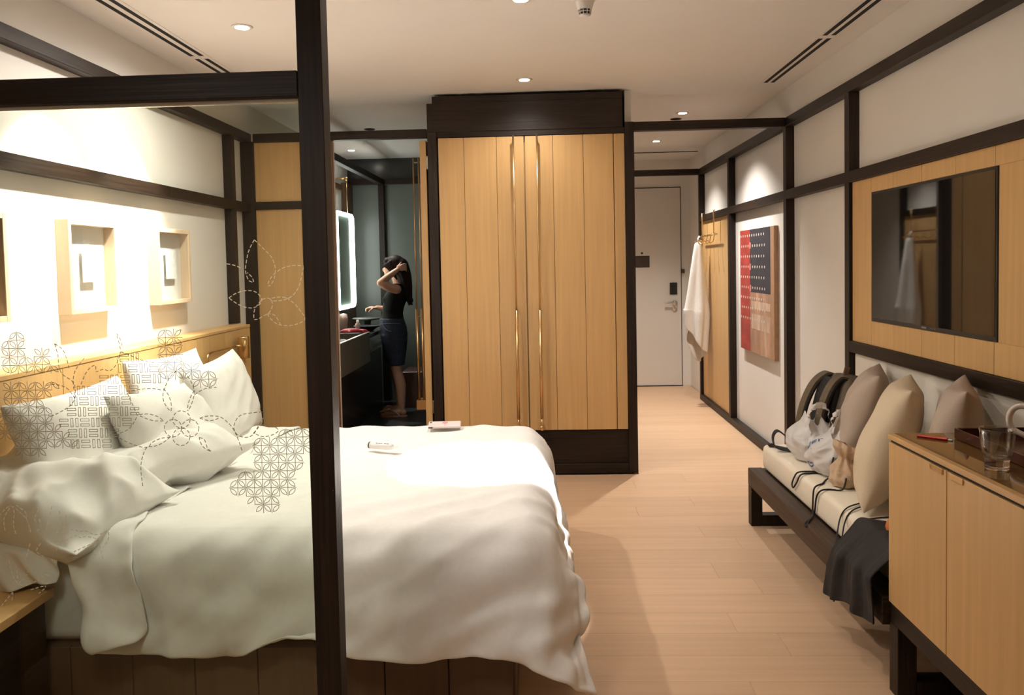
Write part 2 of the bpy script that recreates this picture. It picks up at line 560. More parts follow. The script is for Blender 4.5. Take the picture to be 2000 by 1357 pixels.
# hanging towel: pleated cone hung from the hook
def towel():
    bm = BM()
    N, M = 30, 26
    prof = [(0.0, 0.030, 1.63), (0.06, 0.040, 1.60), (0.3, 0.075, 1.35), (0.6, 0.105, 1.08), (0.82, 0.125, 0.92), (1.0, 0.10, 0.60)]
    rings = []
    for j in range(M + 1):
        t = j / M
        for (t0, a0, z0), (t1, a1, z1) in zip(prof, prof[1:]):
            if t <= t1 + 1e-6:
                k = (t - t0) / (t1 - t0)
                a = a0 + (a1 - a0) * k
                z = z0 + (z1 - z0) * k
                break
        ring = []
        for i in range(N):
            th = 2 * math.pi * i / N
            fold = 1 + 0.26 * t * math.cos(5 * th + 0.8 * t) + 0.10 * math.cos(3 * th + 2)
            x = 1.585 - 0.035 * t + a * 0.95 * fold * math.cos(th)
            y = 7.92 + a * 0.75 * fold * math.sin(th)
            zz = z
            if t > 0.75:
                k = (t - 0.75) / 0.25
                zz += k * (0.16 * math.cos(th + 2.6) + 0.05 * math.cos(2 * th))
            x = min(x, 1.694)
            ring.append(bm.verts.new((x, y, zz)))
        rings.append(ring)
    for A, B in zip(rings, rings[1:]):
        for k in range(N):
            bm.faces.new((A[k], A[(k + 1) % N], B[(k + 1) % N], B[k]))
    bm.faces.new(rings[0])
    return bm


terry = nmat('white_terry', (0.84, 0.82, 0.78), 0.9, spec=0.1, amt=0.06, scale=(150, 150, 150), bump=0.5, dist=0.004)
tw = obj('hanging_towel', towel(), terry, smooth=True)
so = tw.modifiers.new('solid', 'SOLIDIFY')
so.thickness = 0.006
tag(subsurf(tw), 'white terry towel hanging from the brass hooks in the hall', 'towel')
tw2 = BM()
tube(tw2, [(1.60, 7.92, 1.625), (1.585, 7.92, 1.665), (1.60, 7.92, 1.69)], 0.010, 8)
obj('hanging_loop', tw2, terry, tw, smooth=True)

# abstract painting on canvas
pa = thing('wall_painting', 'unframed abstract canvas in red, navy and brown beside the hall post', 'painting', (1.70, 6.26, 0.70))
cm = nmat('raw_canvas_edge', (0.38, 0.22, 0.12), 0.7, amt=0.1, scale=(20, 20, 20))
obj('stretcher', BX(1.700, 1.729, 5.79, 6.745, 0.71, 1.69, bev=0.002), cm, pa)
PX = 1.6985
red = nmat('red_paint', (0.33, 0.035, 0.025), 0.6, amt=0.35, scale=(4, 4, 10), detail=6)
navy = nmat('navy_paint', (0.022, 0.022, 0.030), 0.6, amt=0.3, scale=(6, 6, 6))
tan = nmat('tan_paint', (0.42, 0.24, 0.15), 0.6, amt=0.35, scale=(3, 9, 3), detail=6)
peach = nmat('peach_paint', (0.55, 0.38, 0.27), 0.6, amt=0.3, scale=(6, 14, 6), detail=6)
ivory = mat('ivory_paint', (0.62, 0.52, 0.44), 0.6)
obj('red_field', BX(PX - 0.001, PX + 0.001, 6.44, 6.743, 0.712, 1.688), red, pa)
obj('navy_field', BX(PX - 0.001, PX + 0.001, 5.88, 6.4395, 1.19, 1.688), navy, pa)
obj('tan_field', BX(PX - 0.001, PX + 0.001, 5.88, 6.4395, 0.712, 1.1895), tan, pa)
obj('edge_strip', BX(PX - 0.001, PX + 0.001, 5.792, 5.8795, 0.712, 1.688), cm, pa)
b = BX(PX - 0.0018, PX - 0.0012, 5.89, 6.40, 0.90, 1.02)
box(b, PX - 0.0018, PX - 0.0012, 5.98, 6.05, 0.715, 0.90)
box(b, PX - 0.0018, PX - 0.0012, 5.89, 6.40, 1.06, 1.12)
obj('peach_bands', b, peach, pa)
b = BM()
for r_ in range(9):
    for c_ in range(11):
        y = 6.71 - c_ * 0.066 - (0.02 if r_ % 2 else 0)
        z = 1.64 - r_ * 0.083
        lathe(b, [(0.011, -0.0022), (0.011, 0.0)], (PX, y, z), 7, 'X')
o = obj('dot_rows', b, ivory, pa)
o['kind'] = 'stuff'
b = BM()
for z in (1.56, 1.39, 1.22):
    lathe(b, [(0.028, -0.0026), (0.028, 0.0)], (PX, 6.43, z), 14, 'X')
o = obj('round_dabs', b, nmat('rose_paint', (0.45, 0.16, 0.13), 0.6, amt=0.3, scale=(30, 30, 30)), pa)
o['kind'] = 'stuff'

# ------------------------------------------------------------------ television wall: planks, screen, padded back
tp = thing('plank_cladding', 'oak plank panel framing the television on the right wall', 'panelling', (1.71, 2.5, 1.0))
TY0, TY1, TZ0, TZ1 = 2.99, 4.09, 1.125, 1.774
ys = [4.345]
while ys[-1] > 0.4:
    ys.append(round(4.14 - 0.28 * (len(ys) - 1) - 0.005, 3))
ys[1] = 4.105
for ya, yb_ in zip(ys[1:], ys):
    y0, y1 = ya + 0.0012, yb_ - 0.0012
    if y1 > TY0 + 0.02 and y0 < TY1 - 0.02:
        t0, t1 = max(y0, 0), y1
        obj('plank', BX(1.690, 1.729, t0, t1, 1.001, TZ0 - 0.001, bev=0.0012), oak_v, tp)
        obj('plank', BX(1.690, 1.729, t0, t1, TZ1 + 0.001, 1.850, bev=0.0012), oak_v, tp)
        if t0 < TY0 - 0.003:
            obj('plank', BX(1.690, 1.729, t0, TY0 - 0.002, TZ0 - 0.0005, TZ1 + 0.0005), oak_v, tp)
    else:
        obj('plank', BX(1.690, 1.729, y0, y1, 1.001, 1.850, bev=0.0012), oak_v, tp)
tv = thing('television', 'black flat television set flush into the oak plank panel', 'television', (1.70, 3.54, TZ0))
b = BX(1.685, 1.726, TY0, TY1, TZ0, TZ1, bev=0.002)
obj('casing', b, black_pl, tv)
obj('screen', BX(1.6835, 1.686, TY0 + 0.012, TY1 - 0.012, TZ0 + 0.02, TZ1 - 0.012), tv_glass, tv)
b = BX(1.6830, 1.6836, 3.52, 3.56, TZ0 + 0.008, TZ0 + 0.014)
for k in range(3):
    box(b, 1.6830, 1.6836, 3.44 + 0.018 * k, 3.445 + 0.018 * k, TZ0 + 0.009, TZ0 + 0.013)
obj('logo_marks', b, mat('grey_mark', (0.25, 0.25, 0.25), 0.5), tv)['kind'] = 'stuff'

# ------------------------------------------------------------------ bench with cushion and padded back
bn = thing('bench', 'low dark timber bench with cream seat cushion along the right wall', 'bench', (1.42, 3.5, 0))
BXF = 1.133
b = BX(BXF, BXF + 0.075, 2.664, 4.370, 0.215, 0.308, bev=0.002)
obj('front_rail', b, bench_y, bn)
obj('seat_deck', BX(BXF + 0.0755, 1.670, 2.664, 4.364, 0.27, 0.306), dark_y, bn)
obj('end_rail', BX(BXF + 0.0755, 1.670, 4.300, 4.370, 0.215, 0.269), dark_x, bn)
for y in (4.310,):
    b = BX(BXF + 0.001, BXF + 0.061, y, y + 0.06, 0.0, 0.2145, bev=0.002)
    box(b, BXF + 0.0615, 1.60, y, y + 0.06, 0.0, 0.06, bev=0.002)
    box(b, 1.601, 1.66, y, y + 0.06, 0.0, 0.2145, bev=0.002)
    obj('leg', b, dark_v, bn)
obj('leg', BX(1.50, 1.56, 2.70, 2.76, 0.0, 0.2145, bev=0.002), dark_v, bn)
b = BX(1.203, 1.672, 2.664, 4.347, 0.3085, 0.445, bev=0.028, seg=4)
obj('seat_cushion', b, cream, bn, smooth=True)
pb = thing('wall_cushion', 'cream padded wall back above the bench, below the dark beam', 'wall cushion', (1.71, 3.4, 0.45))
obj('pad', BX(1.700, 1.729, 2.2, 4.345, 0.40, 0.938, bev=0.013, seg=3), pad_m, pb, smooth=True)


# ------------------------------------------------------------------ cushions
def pillow(w, h, t, seed=0, wr=0.006, n=26, sag=0.0, pw=0.5, ear=0.09):
    """soft square pillow in the XY plane, w along X, h along Y"""
    bm = BM()
    g = {}
    for side in (1, -1):
        for j in range(n + 1):
            for i in range(n + 1):
                edge = i in (0, n) or j in (0, n)
                if side == -1 and edge:
                    g[(side, i, j)] = g[(1, i, j)]
                    continue
                u, v = 2 * i / n - 1, 2 * j / n - 1
                u = math.copysign(abs(u) ** 0.9, u)
                v = math.copysign(abs(v) ** 0.9, v)
                x = w / 2 * u * (1 - ear * (1 - v * v) * abs(u) ** 2)
                y = h / 2 * v * (1 - ear * (1 - u * u) * abs(v) ** 2)
                f = ((1 - abs(u) ** 2.4) * (1 - abs(v) ** 2.4))
                z = side * t / 2 * f ** pw
                p = Vector((x * 7 + seed * 3.1, y * 7, side * 1.7 + seed))
                z += wr * noise.noise(p) * (1 if f > 0 else 0) * 2
                ridg = 1 - abs(noise.noise(Vector((x * 5 + seed, y * 9 + x * 6, seed * 1.3))))
                z += side * wr * 1.6 * ridg ** 3 * min(1, f * 3)
                if sag:
                    z -= sag * (u * u)
                g[(side, i, j)] = bm.verts.new((x, y, z))
        for j in range(n):
            for i in range(n):
                q = [g[(side, i, j)], g[(side, i + 1, j)], g[(side, i + 1, j + 1)], g[(side, i, j + 1)]]
                bm.faces.new(q if side > 0 else q[::-1])
    return bm


def leaning(bm, base, top, yc, twist=0.0, roll=0.0):
    """stand a pillow up: its local Y axis goes from base (x,z) up to top (x,z), its X axis runs along world Y"""
    up = Vector((top[0] - base[0], 0, top[1] - base[1])).normalized()
    ax = Vector((0, -1, 0))
    nrm = ax.cross(up)
    m = Matrix((ax, up, nrm)).transposed().to_4x4()
    rz = Matrix.Rotation(twist, 4, 'Z')
    rl = Matrix.Rotation(roll, 4, 'Z')
    mid = Vector(((base[0] + top[0]) / 2, yc, (base[1] + top[1]) / 2))
    bmesh.ops.transform(bm, matrix=Matrix.Translation(mid) @ rz @ m @ rl, verts=bm.verts[:])
    return bm


c = obj('throw_cushion', leaning(pillow(0.48, 0.50, 0.17, 1), (1.415, 0.455), (1.585, 0.945), 3.76, twist=-0.40), greige, smooth=True)
tag(subsurf(c), 'mauve-grey square cushion behind the backpack and plastic bag on the bench', 'cushion', 'cushions on the bench')
c = obj('throw_cushion', leaning(pillow(0.50, 0.53, 0.19, 2), (1.330, 0.455), (1.500, 0.95), 3.27, twist=-0.42), beige, smooth=True)
tag(subsurf(c), 'cream beige cushion standing foremost on the bench next to the oak cabinet', 'cushion', 'cushions on the bench')
c = obj('throw_cushion', leaning(pillow(0.46, 0.50, 0.15, 3), (1.475, 0.50), (1.565, 0.99), 2.98, twist=-0.47), greige, smooth=True)
tag(subsurf(c), 'brownish grey cushion behind the cabinet top, below the television', 'cushion', 'cushions on the bench')

# ------------------------------------------------------------------ cabinet on the right
cb = thing('cabinet', 'oak minibar cabinet with brown glass top on dark sled base, nearest at right', 'cabinet', (1.44, 1.6, 0))
obj('carcass', BX(1.170, 1.668, 0.55, 2.650, 0.302, 0.839), oak_v, cb)
yy = 2.655
while yy > 0.6:
    y0 = max(yy - 0.375, 0.55)
    dr = obj('door', BX(1.149, 1.1695, y0 + 0.0015, yy - 0.0015, 0.302, 0.838, bev=0.0015), oak_v, cb)
    i_ = round((2.655 - yy) / 0.375)
    hy = y0 + 0.055 if i_ % 2 == 0 else yy - 0.055
    obj('finger_pull', BX(1.1445, 1.1488, hy - 0.036, hy + 0.036, 0.822, 0.8395, bev=0.001), brass, dr)
    yy -= 0.375
obj('shadow_gap', BX(1.156, 1.666, 0.55, 2.652, 0.8395, 0.8475), black_m, cb)
obj('top_edge', BX(1.147, 1.170, 0.55, 2.658, 0.848, 0.865, bev=0.0015), oak_y, cb)
top_m = nmat('brown_glass_top', (0.115, 0.058, 0.014), 0.05, spec=0.6, amt=0.1, scale=(3, 3, 3))
obj('glass_top', BX(1.1705, 1.668, 0.55, 2.658, 0.848, 0.8645), top_m, cb)
b = BX(1.150, 1.66, 0.55, 2.640, 0.238, 0.3015, bev=0.002)
obj('base_rail', b, dark_y, cb)
for y in (2.59, 0.7):
    b = BX(1.151, 1.213, y, y + 0.062, 0.0, 0.2375, bev=0.002)
    box(b, 1.2135, 1.60, y, y + 0.062, 0.0, 0.06, bev=0.002)
    box(b, 1.6005, 1.66, y, y + 0.062, 0.0, 0.2375, bev=0.002)
    obj('leg', b, dark_v, cb)

CT = 0.865
# tumbler
gl = bpy.data.materials.new('clear_tumbler_glass')
gl.use_nodes = True
gb = gl.node_tree.nodes['Principled BSDF']
gb.inputs['Base Color'].default_value = (0.97, 0.95, 0.92, 1)
gb.inputs['Roughness'].default_value = 0.0
gb.inputs['Transmission Weight'].default_value = 1.0
gb.inputs['IOR'].default_value = 1.47
tg = thing('tumbler', 'clear drinking glass with thick base on the brown cabinet top', 'glass', (1.243, 2.20, CT))
prof = [(0.0325, 0.033), (0.037, 0.045), (0.041, 0.07), (0.0425, 0.095), (0.044, 0.108), (0.0435, 0.110), (0.0425, 0.108), (0.0405, 0.090), (0.0385, 0.065), (0.0345, 0.045), (0.030, 0.0335)]
obj('cup', lathe(BM(), prof, (1.243, 2.20, CT + 0.0005), 40), pane_mat('tumbler_wall_glass', (0.90, 0.885, 0.86), base=0.09, expo=2.2), tg, smooth=True)
prof = [(0.0, 0.0), (0.029, 0.0), (0.031, 0.006), (0.029, 0.018), (0.0315, 0.028), (0.0322, 0.0328), (0.022, 0.030), (0.0, 0.028)]
obj('thick_base', lathe(BM(), prof, (1.243, 2.20, CT + 0.0005), 40), gl, tg, smooth=True)
# tray with white mug-shaped kettle
tray_m = nmat('dark_red_lacquer', (0.055, 0.014, 0.010), 0.22, amt=0.15, scale=(5, 5, 5))
b = BX(1.325, 1.640, 1.90, 2.5635, CT + 0.0005, CT + 0.008)
tr = thing('serving_tray', 'dark red lacquer tray with raised rim at the cabinet back', 'tray', (1.48, 2.26, CT))
obj('tray_bottom', b, tray_m, tr)
b = BX(1.318, 1.3245, 1.893, 2.570, CT + 0.0005, CT + 0.034, bev=0.0015)
box(b, 1.6405, 1.647, 1.893, 2.570, CT + 0.0005, CT + 0.034, bev=0.0015)
box(b, 1.325, 1.640, 2.5635, 2.570, CT + 0.0005, CT + 0.034, bev=0.0015)
box(b, 1.325, 1.640, 1.893, 1.8995, CT + 0.0005, CT + 0.034, bev=0.0015)
obj('tray_rim', b, tray_m, tr)
kt = thing('kettle', 'glossy white kettle with loop handle on the red tray at frame edge', 'kettle', (1.60, 2.46, CT + 0.0085))
wh_gl = mat('glossy_white', (0.72, 0.62, 0.54), 0.25)
kc = (1.560, 2.42, CT + 0.009)
obj('body', lathe(BM(), [(0.0, 0), (0.052, 0.0), (0.064, 0.012), (0.067, 0.04), (0.062, 0.075), (0.050, 0.098), (0.0, 0.105)], kc, 32), wh_gl, kt, smooth=True)
h = BM()
tube(h, catmull([(1.515, 2.455, CT + 0.115), (1.47, 2.49, CT + 0.116), (1.452, 2.505, CT + 0.085), (1.458, 2.50, CT + 0.045), (1.495, 2.47, CT + 0.022)], 6), 0.009, 10)
obj('handle', h, wh_gl, kt, smooth=True)
obj('lid_knob', lathe(BM(), [(0.0, 0.104), (0.014, 0.104), (0.012, 0.112), (0.017, 0.120), (0.0, 0.126)], kc, 18), wh_gl, kt, smooth=True)
# red sachet
sm = mat('red_wrapper', (0.62, 0.02, 0.035), 0.35)
sa = thing('wrapped_sachet', 'thin red wrapped sachet lying on the cabinet top', 'sachet', (1.257, 2.57, CT))
M_ = Matrix.Translation((1.257, 2.570, CT + 0.0035)) @ Matrix.Rotation(R(-42), 4, 'Z')
t_ = BX(-0.052, 0.038, -0.008, 0.008, -0.003, 0.003, bev=0.0015)
bm_ = BM()
join(bm_, t_, M_)
obj('wrapper', bm_, sm, sa)
bm_ = BM()
join(bm_, BX(0.0385, 0.052, -0.006, 0.006, -0.003, 0.001, bev=0.001), M_)
obj('pale_tip', bm_, white_pl, sa)

# printed pattern on the glass (lattice cells, woven area, dashed flower lines) and the draped duvet grid
LATTICE = {42:[(-34,-32)],43:[(-35,-32)],44:[(-37,-30)],45:[(-37,-30)],46:[(-36,-30)],47:[(-34,-29)],48:[(-34,-29)],49:[(-63,-60),(-34,-28)],50:[(-63,-56),(-34,-28)],51:[(-65,-57),(-31,-28)],52:[(-65,-58)],53:[(-65,-59)],54:[(-65,-59)],55:[(-64,-60)],56:[(-64,-59)],57:[(-64,-58),(-41,-39)],58:[(-45,-39)],59:[(-64,-58),(-45,-41)],60:[(-64,-59),(-45,-43)],61:[(-64,-62),(-60,-59),(-45,-43)],62:[(-64,-62),(-45,-43)],63:[(-63,-62),(-45,-43)]}
BASKET = [(-1.016, 1.258), (-1.039, 1.214), (-1.071, 1.193), (-1.12, 1.176), (-1.129, 1.151), (-1.154, 1.119), (-1.194, 1.104), (-1.182, 1.096), (-1.151, 1.07), (-1.152, 1.046), (-1.127, 1.017), (-1.079, 1.017), (-1.05, 1.035), (-1.035, 1.055), (-0.989, 1.094), (-0.97, 1.107), (-0.992, 1.146), (-1.002, 1.164), (-0.923, 1.173), (-0.931, 1.23), (-0.998, 1.258)]
DASH = [[(-0.849,1.091),(-0.851,1.083),(-0.856,1.076),(-0.863,1.072),(-0.871,1.07),(-0.88,1.072),(-0.886,1.077),(-0.891,1.084),(-0.892,1.092),(-0.89,1.1),(-0.885,1.107),(-0.878,1.112),(-0.87,1.113),(-0.862,1.111),(-0.855,1.107),(-0.85,1.1),(-0.849,1.091)],[(-0.871,1.07),(-0.873,1.062),(-0.878,1.055),(-0.885,1.051),(-0.893,1.049),(-0.901,1.051),(-0.908,1.056),(-0.912,1.063),(-0.914,1.071),(-0.912,1.079),(-0.907,1.086),(-0.9,1.09),(-0.891,1.092),(-0.883,1.09),(-0.876,1.086),(-0.872,1.079),(-0.871,1.07)],[(-0.828,1.07),(-0.83,1.062),(-0.835,1.055),(-0.842,1.05),(-0.851,1.049),(-0.859,1.05),(-0.866,1.055),(-0.87,1.062),(-0.871,1.07),(-0.869,1.079),(-0.864,1.085),(-0.857,1.09),(-0.849,1.091),(-0.841,1.09),(-0.834,1.085),(-0.83,1.078),(-0.828,1.07)],[(-0.851,1.049),(-0.853,1.041),(-0.858,1.034),(-0.865,1.029),(-0.873,1.028),(-0.881,1.029),(-0.888,1.034),(-0.893,1.041),(-0.894,1.049),(-0.892,1.057),(-0.887,1.064),(-0.88,1.069),(-0.871,1.07),(-0.863,1.069),(-0.856,1.064),(-0.852,1.057),(-0.851,1.049)],[(-0.867,1.218),(-0.893,1.197),(-0.908,1.171),(-0.914,1.151),(-0.911,1.132),(-0.896,1.112),(-0.895,1.135),(-0.902,1.155),(-0.912,1.167)],[(-0.867,1.218),(-0.846,1.189),(-0.837,1.166),(-0.838,1.146),(-0.847,1.123),(-0.855,1.11),(-0.853,1.127),(-0.844,1.15),(-0.836,1.162)],[(-0.915,1.089),(-0.937,1.089),(-0.96,1.096),(-0.975,1.104),(-0.952,1.106),(-0.928,1.099),(-0.915,1.089)],[(-0.9,1.049),(-0.927,1.045),(-0.947,1.035),(-0.959,1.024),(-0.994,1.032),(-1.031,1.054),(-1.0,1.071),(-0.979,1.102)],[(-0.9,1.049),(-0.919,1.035),(-0.939,1.027),(-0.959,1.024),(-0.97,1.004),(-0.976,0.977),(-0.975,0.949),(-0.973,0.928)],[(-0.979,1.102),(-0.99,1.129),(-1.001,1.156),(-1.004,1.164)],[(-1.004,1.162),(-0.965,1.167),(-0.937,1.168),(-0.914,1.163)],[(-0.825,1.094),(-0.807,1.099),(-0.776,1.097),(-0.757,1.083),(-0.742,1.064),(-0.731,1.036),(-0.724,1.013)],[(-0.825,1.094),(-0.803,1.088),(-0.784,1.091),(-0.776,1.097)],[(-0.828,1.047),(-0.815,1.041),(-0.81,1.022),(-0.8,1.012),(-0.818,1.022),(-0.827,1.038),(-0.828,1.047)],[(-0.658,1.108),(-0.693,1.106),(-0.725,1.1),(-0.739,1.083),(-0.742,1.064),(-0.731,1.05),(-0.711,1.046),(-0.695,1.053),(-0.679,1.078),(-0.658,1.108)],[(-0.836,1.152),(-0.812,1.165),(-0.792,1.168),(-0.781,1.169)],[(-0.695,1.055),(-0.675,1.075),(-0.652,1.076),(-0.633,1.062),(-0.649,1.051),(-0.672,1.047),(-0.691,1.055)],[(-1.177,1.281),(-1.17,1.252),(-1.169,1.225),(-1.16,1.205),(-1.134,1.185),(-1.132,1.15),(-1.148,1.127),(-1.193,1.104),(-1.201,1.108)],[(-1.177,1.281),(-1.158,1.267),(-1.149,1.244),(-1.144,1.221)],[(-1.105,1.245),(-1.128,1.216),(-1.135,1.189),(-1.132,1.15)],[(-1.116,1.181),(-1.105,1.204),(-1.093,1.22),(-1.078,1.227),(-1.077,1.21),(-1.061,1.217),(-1.042,1.213),(-1.025,1.23),(-1.014,1.259)],[(-1.203,1.179),(-1.185,1.182),(-1.154,1.174),(-1.137,1.154),(-1.132,1.143)],[(-1.014,1.259),(-0.989,1.249),(-0.962,1.237),(-0.929,1.231)],[(-1.014,1.265),(-1.019,1.288),(-1.022,1.304),(-1.013,1.288),(-1.01,1.269)],[(-1.232,1.125),(-1.216,1.124),(-1.204,1.124)],[(-0.676,1.522),(-0.69,1.497),(-0.697,1.471),(-0.7,1.448),(-0.693,1.425),(-0.681,1.421),(-0.685,1.433),(-0.696,1.444)],[(-0.676,1.522),(-0.655,1.501),(-0.637,1.481),(-0.628,1.458),(-0.629,1.435),(-0.637,1.417),(-0.645,1.409),(-0.645,1.421),(-0.631,1.439),(-0.607,1.454),(-0.58,1.459),(-0.559,1.457)],[(-0.559,1.455),(-0.565,1.43),(-0.574,1.404),(-0.59,1.385),(-0.614,1.376),(-0.637,1.375),(-0.644,1.38),(-0.621,1.384),(-0.602,1.382)],[(-0.745,1.466),(-0.726,1.462),(-0.711,1.455)],[(-0.743,1.384),(-0.725,1.395),(-0.701,1.401),(-0.678,1.398),(-0.667,1.387),(-0.662,1.379),(-0.668,1.368),(-0.684,1.359),(-0.703,1.361),(-0.722,1.369),(-0.743,1.384)],[(-0.662,1.379),(-0.644,1.382),(-0.637,1.367),(-0.645,1.348),(-0.661,1.339),(-0.682,1.33),(-0.682,1.353),(-0.672,1.368),(-0.662,1.379)],[(-0.602,1.382),(-0.583,1.366),(-0.568,1.347),(-0.559,1.329),(-0.581,1.318),(-0.604,1.315),(-0.627,1.319),(-0.642,1.331),(-0.651,1.344)],[(-0.651,1.344),(-0.634,1.342),(-0.625,1.329),(-0.619,1.317)],[(-1.337,0.858),(-1.321,0.875),(-1.305,0.885),(-1.325,0.853),(-1.324,0.821)],[(-1.305,0.885),(-1.299,0.868),(-1.302,0.836),(-1.297,0.811)],[(-1.305,0.885),(-1.282,0.865),(-1.266,0.845),(-1.26,0.818)],[(-1.294,0.885),(-1.27,0.867),(-1.269,0.85)],[(-1.237,0.874),(-1.248,0.852),(-1.246,0.84)],[(-1.237,0.85),(-1.234,0.833),(-1.245,0.818)],[(-1.202,0.881),(-1.213,0.85),(-1.222,0.818)],[(-1.185,0.869),(-1.184,0.837),(-1.194,0.815)],[(-1.168,0.859),(-1.173,0.832),(-1.18,0.815)],[(-1.197,0.771),(-1.189,0.793),(-1.166,0.815),(-1.153,0.824),(-1.136,0.817),(-1.123,0.82),(-1.099,0.81),(-1.079,0.813),(-1.065,0.819),(-1.065,0.797),(-1.081,0.777)],[(-1.186,0.793),(-1.166,0.798),(-1.146,0.809),(-1.134,0.801),(-1.121,0.806),(-1.09,0.796),(-1.118,0.783),(-1.153,0.767)],[(-1.09,0.796),(-1.102,0.778),(-1.1,0.758)],[(-1.09,0.796),(-1.085,0.771),(-1.081,0.748)],[(-1.263,0.789),(-1.272,0.759),(-1.276,0.745)],[(-1.236,0.789),(-1.247,0.769),(-1.223,0.752)],[(-1.318,0.747),(-1.312,0.715),(-1.298,0.688),(-1.276,0.685),(-1.251,0.695),(-1.233,0.71),(-1.208,0.709)],[(-1.298,0.688),(-1.299,0.715),(-1.301,0.735)],[(-1.298,0.688),(-1.275,0.71),(-1.272,0.72)],[(-1.312,0.668),(-1.333,0.644),(-1.349,0.626)],[(-1.312,0.668),(-1.316,0.644)],[(-1.267,0.673),(-1.226,0.683),(-1.247,0.663)]]
